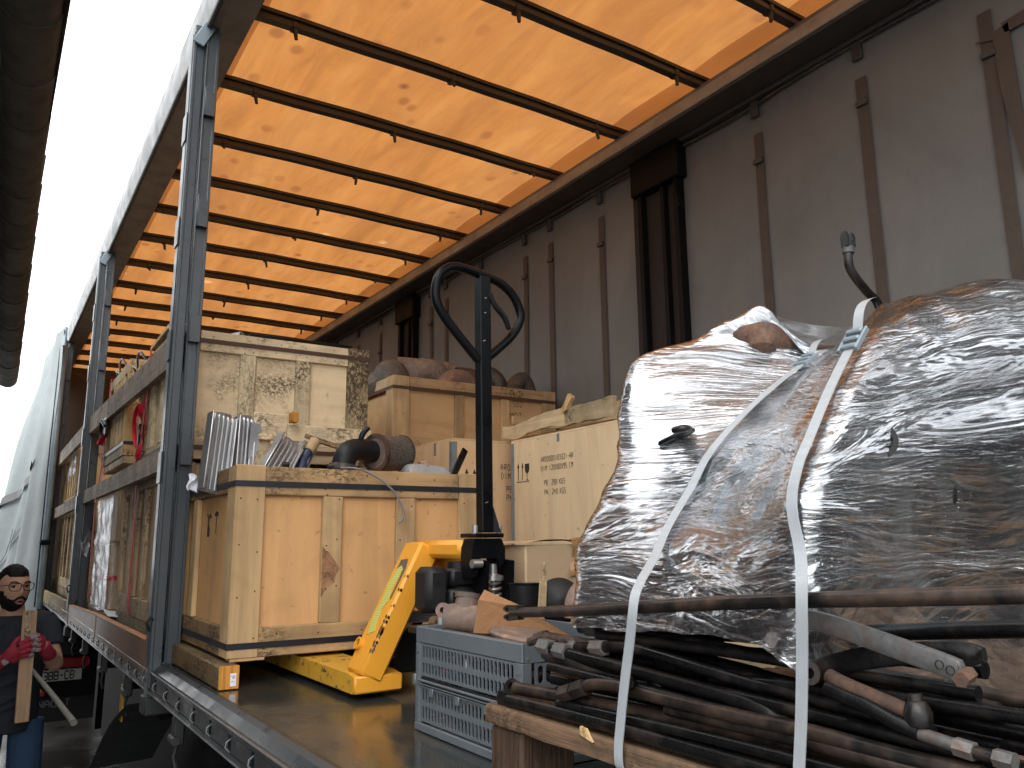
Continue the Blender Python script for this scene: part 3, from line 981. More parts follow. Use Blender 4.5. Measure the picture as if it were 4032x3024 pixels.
MB().grid(lambda u, v: Vector((0.0 + 2.45 * u, TB + (TL - TB) * v, roofz(2.45 * u, TB + (TL - TB) * v))), 36, 200).build('roof_sheet', M['roof'], tr, fix=False)
MB().grid(lambda u, v: Vector((0.0 + 0.235 * u, TB + (TL - TB) * v, roofz(0.235 * u, TB + (TL - TB) * v) - 0.012)), 6, 120).build('roof_hem', M['hem'], tr, fix=False)
MB().grid(lambda u, v: Vector((2.215 + 0.235 * u, TB + (TL - TB) * v, roofz(2.215 + 0.235 * u, TB + (TL - TB) * v) - 0.012)), 6, 120).build('roof_hem', M['hem'], tr, fix=False)
for i, yb in enumerate(BOWS):
    b = MB()
    x0, x1 = 0.09, 2.335
    n = 14
    def bz(x):
        return 4.045 + 0.010 * math.sin(math.pi * (x - x0) / (x1 - x0)) + 0.002 * math.sin(x * 9 + i)
    for k in range(n):
        xa, xb_ = x0 + (x1 - x0) * k / n, x0 + (x1 - x0) * (k + 1) / n
        za, zb = bz(xa), bz(xb_)
        for (yy0, yy1, dz0, dz1) in ((-0.020, 0.020, -0.028, -0.006), (-0.010, 0.010, -0.006, 0.012), (-0.022, 0.022, 0.012, 0.030)):
            vs = [(xa, yb + yy0, za + dz0), (xa, yb + yy1, za + dz0), (xa, yb + yy1, za + dz1), (xa, yb + yy0, za + dz1),
                  (xb_, yb + yy0, zb + dz0), (xb_, yb + yy1, zb + dz0), (xb_, yb + yy1, zb + dz1), (xb_, yb + yy0, zb + dz1)]
            b.add(vs, [(0, 4, 5, 1), (1, 5, 6, 2), (2, 6, 7, 3), (3, 7, 4, 0)] + ([(0, 1, 2, 3)] if k == 0 else []) + ([(4, 7, 6, 5)] if k == n - 1 else []))
    bo = b.build('roof_bow', M['bow'], tr, ang=50, fix=False)
    for xh in (0.36, 1.16 + 0.02 * math.sin(i * 3), 2.10):
        h = MB()
        lean = 0.010 * math.sin(i * 5 + xh * 7)
        Lh = 0.050 if (i + int(xh * 3)) % 4 else 0.02
        h.box(xh - 0.012, xh + 0.012, yb - 0.026, yb + 0.026, 4.018, 4.05, 0.003)
        h.tube([(xh, yb - 0.012, 4.02), (xh + lean * 0.5, yb - 0.016, 4.015 - Lh * 0.5), (xh + lean, yb - 0.017, 4.015 - Lh)], [0.011, 0.010, 0.008], 8)
        h.build('hook', M['bow'], bo)
    MB().box(2.31, 2.372, yb - 0.030, yb + 0.030, 4.005, 4.05, 0.006).build('carriage', M['cantrail_dark'], bo)

# far curtain with webbing straps
def cur(u, v):
    yy_ = TB + (TL - TB) * u
    zz_ = 1.28 + (3.90 - 1.28) * v
    w_ = 0.006 * math.sin(yy_ * 5.2 + 0.5 * mnoise.noise(Vector((yy_, zz_, 0)))) * (1 - 0.5 * v) + 0.014 * mnoise.noise(Vector((yy_ * 1.6, zz_ * 0.9, 3.0)))
    return Vector((2.452 + w_, yy_, zz_))
curtain = MB().grid(cur, 260, 24).build('curtain', M['curtain'], tr, fix=False)
STR = [0.25, 0.80, 1.358, 1.889, 2.465, 3.70, 4.232, 4.547, 5.15, 5.72, 6.0, 7.05, 7.6, 8.2, 8.8, 9.4, 10.0, 10.6, 11.2, 11.8]
for i, ysn in enumerate(STR):
    def wb(u, v, ysn=ysn):
        p = cur(((ysn - 0.026 + 0.052 * u) - TB) / (TL - TB), v * 0.93)
        return Vector((p.x - 0.010, ysn - 0.026 + 0.052 * u, p.z))
    MB().grid(wb, 2, 24).build('webbing', M['webbing'], curtain, fix=False)
    zc = 3.58 - 0.03 * (i % 3)
    MB().box(2.425, 2.440, ysn - 0.028, ysn + 0.028, zc, zc + 0.028, 0.003).build('buckle', M['cantrail_dark'], curtain)
    MB().box(2.425, 2.445, ysn - 0.024, ysn + 0.024, 3.80, 3.885, 0.004).build('runner_hanger', M['cantrail_dark'], curtain)
for poly in ([(1.40, 3.60), (1.335, 3.58), (1.33, 3.36), (1.29, 3.02), (1.26, 3.06), (1.27, 3.3), (1.275, 3.62)], [(1.30, 3.63), (1.02, 3.66), (1.02, 3.60), (1.29, 3.585)], [(1.20, 3.55), (1.17, 3.56), (1.155, 3.2), (1.19, 3.2)]):
    MB().prism([(p[0], p[1]) for p in poly], (2.432, 0, 0), (0, 1, 0), (0, 0, 1), (0.004, 0, 0)).build('repair_patch', M['patch'], curtain)
# bulkhead at the front
MB().box(0.0, 2.45, TL, TL + 0.05, 1.2, 4.09).build('bulkhead', M['bulkhead'], tr)

# rear frame, doors open; unseen, added for light and reflection
MB().box(2.36, 2.47, TB - 0.10, TB - 0.002, 1.2, 4.14, 0.01).build('unseen_rear_post', M['bulkhead'], tr)
MB().box(0.0, 2.35, TB - 0.10, TB - 0.002, 3.98, 4.14, 0.01).build('unseen_rear_header', M['bulkhead'], tr)

# sliding pillars on the far side
for (ya, yb2) in ((2.985, 3.31), (6.24, 6.55), (9.5, 9.8)):
    p = MB()
    p.box(2.395, 2.45, ya, ya + 0.035, 1.3, 3.80, 0.003)
    p.box(2.395, 2.45, yb2 - 0.035, yb2, 1.3, 3.80, 0.003)
    ym = (ya + yb2) / 2
    p.box(2.400, 2.45, ym - 0.05, ym - 0.02, 1.3, 3.80, 0.003)
    pc = p.build('pillar', M['column'], tr)
    MB().box(2.436, 2.449, ya + 0.036, yb2 - 0.036, 1.3, 3.80).build('pillar_web', M['column_brown'], pc)
    MB().box(2.418, 2.45, yb2 + 0.002, yb2 + 0.06, 1.3, 3.86, 0.003).build('pillar_edge_strip', M['column_brown'], pc)
    MB().box(2.37, 2.452, ya - 0.03, yb2 + 0.03, 3.68, 3.895, 0.008).build('pillar_head', M['column'], pc)
    hh = MB().tube([(2.40, ya + 0.02, 3.66), (2.385, ya + 0.0, 3.60), (2.39, ya - 0.02, 3.50)], 0.012, 8)
    hh.build('pillar_latch', M['column'], pc)

# near side posts (sliding pillars), each of two folded profiles with board pockets
PK_R = [(3.605, 3.477), (3.125, 2.989), (2.637, 2.510), (2.153, 2.027)]
PK_L = [(3.493, 3.365), (3.033, 2.914), (2.56, 2.44), (2.08, 1.96)]
for (yp, full) in ((3.3, True), (6.5, True), (9.72, True)):
    p = MB()
    for (xa, xb_, y0, y1) in ((-0.056, -0.014, yp + 0.012, yp + 0.10), (-0.008, 0.038, yp, yp + 0.10)):
        p.box(xa, xb_, y0, y1, 1.16, 3.90, 0.004)
    po = p.build('post', M['post'], tr)
    q = MB()
    q.box(-0.062, -0.055, yp + 0.030, yp + 0.085, 1.3, 3.86, 0.002)
    q.box(-0.060, -0.047, yp + 0.006, yp + 0.014, 1.22, 3.86, 0.002)
    q.box(-0.0105, -0.0035, yp - 0.006, yp + 0.004, 1.22, 3.88, 0.002)
    q.box(0.030, 0.042, yp - 0.005, yp + 0.004, 1.22, 3.88, 0.002)
    q.build('post_flange', M['post'], po)
    for (zt, zb) in PK_R:
        b = MB()
        b.box(-0.004, 0.034, yp - 0.026, yp - 0.020, zb, zt - 0.02, 0.002)
        b.box(-0.008, -0.002, yp - 0.026, yp + 0.002, zb, zt, 0.002)
        b.box(0.030, 0.036, yp - 0.026, yp + 0.002, zb, zt - 0.03, 0.002)
        b.build('board_pocket', M['post'], po)
    for (zt, zb) in PK_L:
        b = MB()
        b.box(-0.067, -0.0625, yp + 0.02, yp + 0.09, zb, zt, 0.002)
        b.build('board_pocket', M['post'], po)
    f = MB()
    f.box(-0.066, 0.03, yp + 0.005, yp + 0.11, 1.125, 1.19, 0.006)
    f.build('post_foot', M['bracket'], po)
    MB().tube([(-0.066, yp + 0.02, 1.42), (-0.079, yp - 0.005, 1.45), (-0.070, yp - 0.012, 1.47), (-0.058, yp, 1.46)], 0.005, 6).build('latch_hook', M['bracket'], po)
    MB().bar((-0.046, yp - 0.004, 3.80), (0.0, yp - 0.004, 3.90), 0.05, 0.012, (0, 1, 0), 0.003).build('post_head_plate', M['galv'], po)

# strap winches and brackets hanging under the rail
for i, yw in enumerate((2.9, 3.95, 4.75, 5.6, 6.3)):
    b = MB()
    b.box(-0.045, -0.01, yw - 0.022, yw + 0.022, 1.10, 1.19, 0.006)
    b.tube([(-0.04, yw - 0.035, 1.12), (-0.04, yw + 0.035, 1.12)], 0.014, 10)
    b.tube([(-0.02, yw + 0.02, 1.11), (-0.03, yw + 0.03, 1.06), (-0.02, yw + 0.02, 1.02)], 0.006, 6)
    b.build('strap_winch', M['bracket'], tr)
MB().box(-0.03, -0.022, 4.05, 4.12, 0.98, 1.13, 0.003).build('side_reflector', M['yellow_mark'], tr)
for yl in (6.9, 7.9):
    MB().box(-0.058, -0.046, yl - 0.06, yl + 0.06, 1.075, 1.10, 0.004).build('marker_lamp', M['orange_lens'], tr)

# galvanised curtain pole and the gathered near curtain
cp = MB()
cp.tube([(-0.085, 9.05, 1.16), (-0.088, 9.1, 2.5), (-0.075, 9.25, 3.80)], 0.034, 12)
cp.tube([(-0.088, 9.05, 3.7), (-0.08, 9.2, 3.93)], 0.016, 8)
po = cp.build('curtain_pole', M['galv'], tr)
MB().tube([(-0.122, 9.04, 1.18), (-0.124, 9.09, 2.5), (-0.110, 9.24, 3.78)], 0.006, 6).build('pole_groove_bead', M['bracket'], po)
MB().box(-0.13, -0.045, 9.0, 9.1, 1.75, 1.80, 0.01).build('pole_clamp', M['chassis'], po)


def gath(u, v):
    # u: along the trailer from the pole forward, v: height
    z_ = 1.12 + 2.80 * v
    y_ = 9.12 + 2.9 * u
    belly = math.sin(math.pi * min(1, u * 1.05)) ** 0.7
    prof_ = (0.42 * (1 - v) ** 0.8 + 0.02) * (0.6 + 0.4 * math.sin(2.4 * (1 - v)))
    fold = 0.05 * math.sin(u * 25 + 2.2 * mnoise.noise(Vector((u * 2, v * 2, 1)))) * (0.3 + 0.9 * (1 - v)) + 0.03 * math.sin(u * 60 + 3 * v)
    x_ = -0.10 - belly * prof_ - fold * min(1, u * 6) - 0.04 * mnoise.noise(Vector((u * 4, v * 3, 9)))
    return Vector((x_, y_ - 0.15 * (1 - v) * math.sin(u * 3), z_ - 0.05 * math.sin(u * 9)))


gt = MB().grid(gath, 90, 40).build('gathered_curtain', M['gather'], tr, fix=False)
def gstr(u, v):
    p = gath(0.10 + 0.30 * u, 0.52 - 0.20 * u + 0.03 * v)
    return p + Vector((-0.02, -0.03, 0))
MB().grid(gstr, 16, 3).build('curtain_hem_band', M['alu'], gt, fix=False)
for k, (u0, v0) in enumerate(((0.14, 0.40), (0.22, 0.30), (0.12, 0.18))):
    b = MB()
    q = [gath(u0 + 0.03 * i, v0 - 0.05 * i - 0.02 * math.sin(i)) + Vector((-0.015, -0.02, 0)) for i in range(5)]
    b.tube(spline(q, 4), 0.010, 6, flat=0.3)
    b.build('curtain_tie', M['bracket'], gt)

# ---------------------------------------------------------------- boards in the posts
def board(label, x0, x1, p0, p1, h, mat, topmat=None, group='boards between the trailer posts'):
    """p0, p1: (y, z of top edge)"""
    root = thing('side_board', label, 'board', (x0, p0[0], p0[1] - h), group)
    n = 10
    b = MB()
    vs = []
    for i in range(n + 1):
        t = i / n
        yy_ = p0[0] + (p1[0] - p0[0]) * t
        zt = p0[1] + (p1[1] - p0[1]) * t
        j = 0.003 * mnoise.noise(Vector((yy_ * 3, zt, 1)))
        vs += [(x0 + j, yy_, zt - h + j), (x1 + j, yy_, zt - h + j), (x1 + j, yy_, zt + j - 0.003), (x1 - 0.004 + j, yy_, zt + j), (x0 + 0.004 + j, yy_, zt + j), (x0 + j, yy_, zt + j - 0.003)]
    fs = []
    for i in range(n):
        a = i * 6
        for k in range(6):
            k2 = (k + 1) % 6
            fs.append((a + k, a + 6 + k, a + 6 + k2, a + k2))
    fs.append((0, 1, 2, 3, 4, 5)); fs.append(tuple(n * 6 + k for k in (5, 4, 3, 2, 1, 0)))
    b.add(vs, fs)
    b.build('plank', mat, root)
    if topmat:
        MB().bar(((x0 + x1) / 2, p0[0] + 0.004, p0[1] + 0.002), ((x0 + x1) / 2, p1[0] - 0.004, p1[1] + 0.002), abs(x1 - x0) + 0.004, 0.006, bev=0.002).build('top_edge', topmat, root)
        MB().box(x0 - 0.003, x0 + 0.001, p1[0] - 0.022, p1[0] - 0.002, p1[1] - h, p1[1]).build('end_edge', topmat, root)
    return root


board('dark weathered upper board tilted across the first two posts', -0.030, 0.000, (3.405, 2.575), (6.49, 2.650), 0.128, M['board_grey'])
board('pale weathered upper board beyond the second post', -0.030, 0.000, (6.605, 2.650), (9.70, 2.640), 0.125, M['board_grey2'])
board('grey middle board crossing the red lashing between the posts', -0.030, 0.000, (3.405, 2.118), (6.49, 2.118), 0.092, M['board_grey2'])
board('grey middle board beyond the second post', -0.030, 0.000, (6.605, 2.118), (9.70, 2.095), 0.10, M['board_grey'])
board('orange brown low board just behind the first post', -0.056, -0.030, (3.43, 1.376), (4.985, 1.366), 0.112, M['board_orange'], M['board_orange_lit'])
board('orange brown low board ending at the second post', -0.056, -0.030, (5.005, 1.366), (6.48, 1.335), 0.110, M['board_orange'], M['board_orange_lit'])
board('yellowish low board beyond the second post', -0.056, -0.030, (6.62, 1.352), (9.70, 1.330), 0.110, M['board_yellow'])

# ---------------------------------------------------------------- building with its gutter of overlapping half-round sections
bd = thing('roadside_building', 'dark roof eave with a gutter of overlapping half round sections', 'building', (-1.6, 5, 0))
MB().box(-2.4, -1.70, 1.3, 8.9, 0, 3.25).build('wall', M['render_wall'], bd, smooth=False)
MB().add([(-0.55, 1.25, 3.23), (-2.4, 1.25, 3.75), (-2.4, 9.0, 3.75), (-0.55, 9.0, 3.23), (-0.55, 1.25, 3.29), (-2.4, 1.25, 3.81), (-2.4, 9.0, 3.81), (-0.55, 9.0, 3.29)],
         [(0, 1, 2, 3), (7, 6, 5, 4), (0, 3, 7, 4), (1, 5, 6, 2), (0, 4, 5, 1), (3, 2, 6, 7)]).build('roof', M['soffit'], bd, smooth=False)
sf = MB()
for k in range(5):
    yk = 1.6 + k * 1.75
    sf.box(-1.71, -0.74, yk, yk + 0.08, 3.10, 3.20)
sf.box(-1.71, -0.74, 1.26, 8.95, 3.20, 3.225)
sf.build('soffit', M['soffit'], bd, smooth=False)
GY = [1.25, 1.62, 2.04, 2.456, 2.818, 3.151, 3.503, 3.812, 4.166, 4.511, 4.985, 5.586, 6.30, 7.0, 7.7, 8.6]


def gx(y):
    return -0.565 + (y - 2.45) * 0.017


for i, (ya, yb2) in enumerate(zip(GY[:-1], GY[1:])):
    b = MB()
    n = 14
    rings = [(ya, 0.083), (ya + 0.02, 0.0825), (yb2 + 0.05, 0.0775)]
    vs, fs = [], []
    for (yy_, r_) in rings:
        for k in range(n + 1):
            an = math.pi + math.pi * k / n
            vs.append((gx(yy_) - 0.078 + r_ * math.cos(an), yy_, 3.25 + r_ * 1.05 * math.sin(an)))
    for (yy_, r_) in rings:
        for k in range(n + 1):
            an = math.pi + math.pi * k / n
            vs.append((gx(yy_) - 0.078 + (r_ - 0.008) * math.cos(an), yy_, 3.25 + (r_ - 0.008) * 1.05 * math.sin(an)))
    m_ = n + 1
    for j in range(2):
        for k in range(n):
            fs.append((j * m_ + k, j * m_ + k + 1, (j + 1) * m_ + k + 1, (j + 1) * m_ + k))
            o_ = 3 * m_
            fs.append((o_ + j * m_ + k, o_ + (j + 1) * m_ + k, o_ + (j + 1) * m_ + k + 1, o_ + j * m_ + k + 1))
    for k in range(n):
        fs.append((k, 3 * m_ + k, 3 * m_ + k + 1, k + 1))
    b.add(vs, fs)
    b.build('gutter_section', M['tile_dark'], bd, fix=True)
cap = MB().lathe([(0.0, 0.035), (0.05, 0.028), (0.078, 0.0), (0.078, -0.02)], (gx(8.6) - 0.078, 8.6, 3.25), (0, 1, 0), 20)
cap.build('gutter_end', M['tile_dark'], bd)

# unseen wall, added behind the trailer to darken film reflections and low light
yw = MB().box(0.9, 14.0, -3.2, -3.0, 0.0, 4.3, 0.02).build('added_dark_wall', M['added_wall'], None, loc=(5, -3, 0))
tag(yw, 'unseen dark wall added behind the trailer to darken reflections', 'wall')

# ---------------------------------------------------------------- tractor unit seen under the trailer
tu = thing('tractor_unit', 'rear of a tractor unit in the shade under the trailer front', 'truck', (1.2, 10.2, 0))
b = MB()
b.box(0.7, 0.9, 9.4, 14.5, 0.65, 0.95, 0.01); b.box(1.5, 1.7, 9.4, 14.5, 0.65, 0.95, 0.01)
b.box(-0.08, 2.48, 9.40, 9.46, 0.30, 0.70, 0.01)
b.build('chassis', M['chassis'], tu)
MB().box(-0.05, 2.45, 13.2, 15.2, 0.5, 3.6, 0.15).build('cab', M['chassis'], tu)
lp = MB().box(0.0, 0.42, 9.34, 9.40, 0.575, 0.665, 0.01).build('light_cluster', M['red_lamp'], tu)
MB().box(0.43, 0.52, 9.35, 9.40, 0.56, 0.68, 0.006).build('lamp_housing', M['chassis'], tu)
pl = MB().box(-0.13, 0.36, 9.365, 9.388, 0.455, 0.56, 0.004).build('number_plate', M['plate'], tu)
for i_, ch_ in enumerate('AF-388-CB'):
    t = MB()
    stencil(t, ch_, (-0.108 + i_ * (4 * 0.72 + 1.05) * 0.070 / 6, 9.3645, 0.472), (1, 0, 0), (0, 0, 1), 0.070, 0.72, 1.15, 0.0, (0, -1, 0), 1.05)
    t.build('letter', M['ink'], pl, smooth=False)
MB().prism([(0, 0), (0.10, 0), (0.10, 0.05), (0.0, 0.13)], (-0.07, 9.388, 0.33), (1, 0, 0), (0, 0, 1), (0, -0.01, 0)).build('yellow_marker', M['yellow_mark'], tu)
MB().prism([(0.012, 0), (0.112, 0), (0.112, 0.05)], (-0.06, 9.376, 0.325), (1, 0, 0), (0, 0, 1), (0, -0.008, 0)).build('red_marker', M['red_lamp'], tu)
mf = MB().box(-0.12, 0.52, 9.50, 9.52, 0.06, 0.31, 0.004).build('mud_flap', M['tyre'], tu)
for i_, ch_ in enumerate('RENAULT'):
    t = MB()
    stencil(t, ch_, (-0.10 + i_ * (4 * 1.0 + 1.6) * 0.062 / 6, 9.4985, 0.20), (1, 0, 0), (0, 0, 1), 0.062, 1.0, 1.2, 0.0, (0, -1, 0), 1.6)
    t.build('letter', M['faded_white'], mf, smooth=False)
for xw in (0.22, 2.1):
    w = MB().lathe([(0.2, -0.28), (0.47, -0.28), (0.5, -0.24), (0.5, 0.24), (0.47, 0.28), (0.2, 0.28)], (xw + 0.1, 10.3, 0.5), (1, 0, 0), 32).build('wheel', M['tyre'], tu)

# ================================================================== CARGO
GC = 'wooden crates in the load'


def crate(label, x0, x1, y0, y1, z0, z1, P, bz, bx, by, sz, fv, lv, post=0.09, rt_=0.10, rb_=0.09, bands=(), bandmat=None, open_top=False,
          feet=0.0, cat='crate', nails=True, rpost_mat=None, wonk=0.002, no_bottom_gap=True, vlow=0.0):
    root = thing('wooden_crate', label, cat, (x0, y0, z0), GC)
    T = 0.020
    zb = z0 + feet
    # panels
    MB().box(x0 + T, x1 - T, y0 + T, y0 + T + 0.010, zb, z1).build('panel', P, root, smooth=False)
    MB().box(x0 + T, x0 + T + 0.010, y0 + T + 0.011, y1 - 0.011, zb, z1 - 0.002).build('panel', P, root, smooth=False)
    MB().box(x1 - T - 0.010, x1 - T, y0 + T + 0.011, y1 - 0.011, zb, z1 - 0.002).build('panel', P, root, smooth=False)
    MB().box(x0 + T, x1 - T, y1 - 0.010, y1, zb, z1).build('panel', P, root, smooth=False)
    zf = z1 - (0.16 if open_top else 0.004)
    MB().box(x0 + T + 0.011, x1 - T - 0.011, y0 + T + 0.011, y1 - 0.011, zf - 0.012, zf).build('panel', P, root, smooth=False)

    def batten(a, m):
        b_ = MB().box(*a, bev=0.0025)
        b_.jitter(wonk * 0.5)
        return b_.build('batten', m, root, ang=20)
    # front
    batten((x0, x0 + post, y0, y0 + T, zb, z1 + 0.003), bz)
    batten((x1 - post, x1, y0, y0 + T, zb, z1 + 0.003), rpost_mat or bz)
    batten((x0 + post + 0.001, x1 - post - 0.001, y0 + 0.0015, y0 + T, z1 - rt_, z1), bx)
    batten((x0 + post + 0.001, x1 - post - 0.001, y0 + 0.0015, y0 + T, zb, zb + rb_), bx)
    for (a, c) in fv:
        batten((a, c, y0 + 0.001, y0 + T, zb + rb_ + 0.001 - vlow, z1 - rt_ - 0.001), bz)
    # left side
    ya, yb2 = y0 + T + 0.001, y1
    ps = post * 0.75
    batten((x0, x0 + T, ya, ya + ps, zb, z1 + 0.002), sz)
    batten((x0, x0 + T, yb2 - ps, yb2, zb, z1 + 0.002), sz)
    batten((x0 + 0.0015, x0 + T, ya + ps + 0.001, yb2 - ps - 0.001, z1 - rt_ * 0.9, z1), by)
    batten((x0 + 0.0015, x0 + T, ya + ps + 0.001, yb2 - ps - 0.001, zb, zb + rb_), by)
    for (a, c) in lv:
        batten((x0 + 0.001, x0 + T, a, c, zb + rb_ + 0.001, z1 - rt_ * 0.9 - 0.001), sz)
    # far side, plain
    batten((x1 - T, x1, ya, ya + ps, zb, z1 + 0.002), sz)
    batten((x1 - T, x1, yb2 - ps, yb2, zb, z1 + 0.002), sz)
    for zz in bands:
        b = MB()
        h = 0.0095
        for (A, B, C_, D) in ((x0 - 0.002, x1 + 0.002, y0 - 0.0022, y0 - 0.0012), (x0 - 0.002, x0 - 0.001, y0 - 0.001, y1 + 0.002), (x1 + 0.001, x1 + 0.002, y0 - 0.001, y1 + 0.002)):
            b.box(A, B, C_, D, zz - h, zz + h)
        b.build('band', bandmat or M['steel_band'], root, smooth=False)
    if feet > 0:
        for fx in (x0 + 0.05, (x0 + x1) / 2, x1 - 0.05):
            MB().box(fx - 0.045, fx + 0.045, y0 + 0.004, y1 - 0.004, z0, zb - 0.001, 0.004).build('runner', by, root)
    if nails:
        nb = MB()
        def nail(x, y, z, side):
            r_ = 0.0028
            if side == 'f':
                nb.lathe([(0.0, -0.0012), (r_, -0.0008), (r_, 0.0005)], (x, y, z), (0, 1, 0), 6)
            else:
                nb.lathe([(0.0, -0.0012), (r_, -0.0008), (r_, 0.0005)], (x, y, z), (1, 0, 0), 6)
        for (a, c) in list(fv) + [(x0, x0 + post), (x1 - post, x1)]:
            zz = zb + 0.04
            while zz < z1 - 0.02:
                for fx in (0.22, 0.78):
                    nail(a + (c - a) * fx + random.uniform(-.005, .005), y0 - 0.0002, zz + random.uniform(-.02, .02), 'f')
                zz += 0.15
        xx = x0 + post + 0.06
        while xx < x1 - post:
            for zz in (z1 - rt_ * 0.25, z1 - rt_ * 0.75, zb + rb_ * 0.3, zb + rb_ * 0.75):
                nail(xx + random.uniform(-.02, .02), y0 + 0.0012, zz + random.uniform(-.006, .006), 'f')
            xx += 0.14
        tag(nb.build('nail', M['nail'], root, smooth=False), kind='stuff')
    return root


# A: lower front crate on the jack, open and full of parts
A = crate('orange plywood crate standing on the pallet jack forks, open and full of parts', 0.047, 0.952, 2.65, 3.42, 1.382, 1.975,
          M['crate_panel'], M['crate_batten_z'], M['crate_batten_x'], M['crate_batten_y'], M['crate_batten_z'],
          [(0.338, 0.407), (0.606, 0.678)], [(3.18, 3.25)], 0.095, 0.092, 0.090, (1.918, 1.418), open_top=True, vlow=0.0)
MB().box(0.058, 0.165, 2.652, 2.70, 1.372, 1.3815, 0.002).build('packing_strip', M['crate_batten_x'], A)
# dark knot stain on the middle upright, and the printed handling marks on the side panel
st = MB()
st.prism([(0.339, 1.72), (0.350, 1.705), (0.362, 1.70), (0.372, 1.685), (0.392, 1.66), (0.402, 1.645), (0.388, 1.625), (0.384, 1.60), (0.362, 1.59), (0.348, 1.57), (0.339, 1.555)], (0, 2.6508, 0), (1, 0, 0), (0, 0, 1), (0, -0.0010, 0))
tn = NT('brown_knot_stain')
oc = tn.coord(rnd=False)
nn = tn.noise(oc, 26, 5, 0.7, 0.6)
tn.set(Base_Color=tn.ramp(nn, [(0.35, (0.09, 0.045, 0.025)), (0.55, (0.32, 0.16, 0.075)), (0.75, (0.42, 0.24, 0.11))]), Roughness=0.7)
st.build('knot_stain', tn.m, A, smooth=False)
pm = MB()
PX = 0.047 + 0.0195
pm.prism([(2.930, 1.825), (2.942, 1.838), (2.960, 1.842), (2.978, 1.838), (2.990, 1.825)], (PX, 0, 0), (0, 1, 0), (0, 0, 1), (-0.001, 0, 0))
pm.prism([(2.957, 1.765), (2.957, 1.826), (2.963, 1.826), (2.963, 1.765)], (PX, 0, 0), (0, 1, 0), (0, 0, 1), (-0.001, 0, 0))
pm.prism([(3.055, 1.755), (3.055, 1.79), (3.085, 1.79), (3.085, 1.755)], (PX, 0, 0), (0, 1, 0), (0, 0, 1), (-0.001, 0, 0))
pm.tube([(PX - 0.001, 3.07, 1.79), (PX - 0.001, 3.07, 1.815), (PX - 0.001, 3.05, 1.835), (PX - 0.001, 3.035, 1.82)], 0.0025, 5)
pm.tube([(PX - 0.001, 3.07, 1.815), (PX - 0.001, 3.09, 1.835)], 0.0025, 5)
pm.build('handling_mark', M['ink'], A, smooth=False)

# B: pale mouldy crate on top
B = crate('pale crate blotched with black mould on the upper row, nearest the first post', 0.0, 0.885, 3.60, 4.43, 2.085, 2.645,
          M['pale_panel'], M['pale_batten_z'], M['pale_batten_x'], M['pale_batten_y'], M['pale_batten_z'],
          [(0.279, 0.346), (0.531, 0.598)], [(3.80, 3.88), (4.05, 4.14), (4.22, 4.27)], 0.105, 0.088, 0.085, (2.600, 2.135), M['brown_band'], rpost_mat=M['mold_batten_z'])
MB().bar((0.10, 3.72, 2.665), (0.12, 4.3, 2.675), 0.10, 0.012).build('lid_slat', M['pale_batten_y'], B)
MB().bar((0.02, 3.70, 2.668), (0.03, 4.2, 2.672), 0.07, 0.018).build('lid_slat', M['fresh_batten_z'], B)

# C: tan crate under the old pipes, far side
Cc = crate('tan crate in the back right carrying a heap of old elbow pipes', 1.242, 2.360, 4.10, 4.95, 2.252, 2.655,
           M['tan_panel'], M['tan_batten_z'], M['tan_batten_x'], M['tan_batten_y'], M['tan_batten_z'],
           [(1.637, 1.697), (1.955, 2.014)], [], 0.100, 0.075, 0.06, (2.590,), M['brown_band'], open_top=True)
t = MB()
stencil(t, '502', (2.05, 4.1195, 2.545), (1, 0, 0), (0, 0, 1), 0.030, 0.8, 0.9, 0.3, (0, -1, 0))
stencil(t, 'MOT', (2.03, 4.1195, 2.470), (1, 0, 0), (0, 0, 1), 0.036, 0.85, 0.9, 0.3, (0, -1, 0))
t.build('faded_stencil', M['faint_ink'], Cc, smooth=False)

# D: lower row behind A, under B
D = crate('old brown crate on the deck with the red lashing down its side', 0.022, 0.93, 3.62, 4.90, 1.301, 2.07,
          M['old_panel'], M['old_batten_z'], M['old_batten_y'], M['old_batten_y'], M['old_batten_z'],
          [(0.4, 0.47)], [(3.86, 3.93), (4.15, 4.22), (4.40, 4.47), (4.58, 4.66)], 0.10, 0.085, 0.085, (), feet=0.10)
# loose slatted lid edge over D
for k in range(3):
    pass
E_ = crate('fresh yellow crate on the upper row with ratchet straps hanging on it', -0.005, 0.90, 4.875, 5.72, 2.172, 2.755,
           M['fresh_panel'], M['fresh_batten_z'], M['tan_batten_x'], M['pale_batten_y'], M['fresh_batten_z'],
           [(0.20, 0.27)], [(5.05, 5.12), (5.17, 5.24), (5.30, 5.37), (5.42, 5.50)], 0.075, 0.07, 0.085, (2.285,), M['steel_band'], feet=0.045)
F_ = crate('water stained brown crate low down beyond the second post', 0.05, 0.98, 7.70, 9.3, 1.301, 2.07,
           M['old_panel'], M['old_batten_z'], M['old_batten_y'], M['old_batten_y'], M['old_batten_z'],
           [], [(7.95, 8.03), (8.25, 8.33), (8.6, 8.68), (8.9, 8.98)], 0.09, 0.08, 0.08, (), feet=0.08, nails=False)
F2 = crate('narrow brown crate low down right behind the second post', 0.04, 0.95, 6.35, 7.3, 1.301, 2.02,
           M['old_panel'], M['old_batten_z'], M['old_batten_y'], M['old_batten_y'], M['old_batten_z'],
           [], [(6.62, 6.70), (6.9, 6.98)], 0.09, 0.08, 0.08, (), feet=0.06, nails=False)
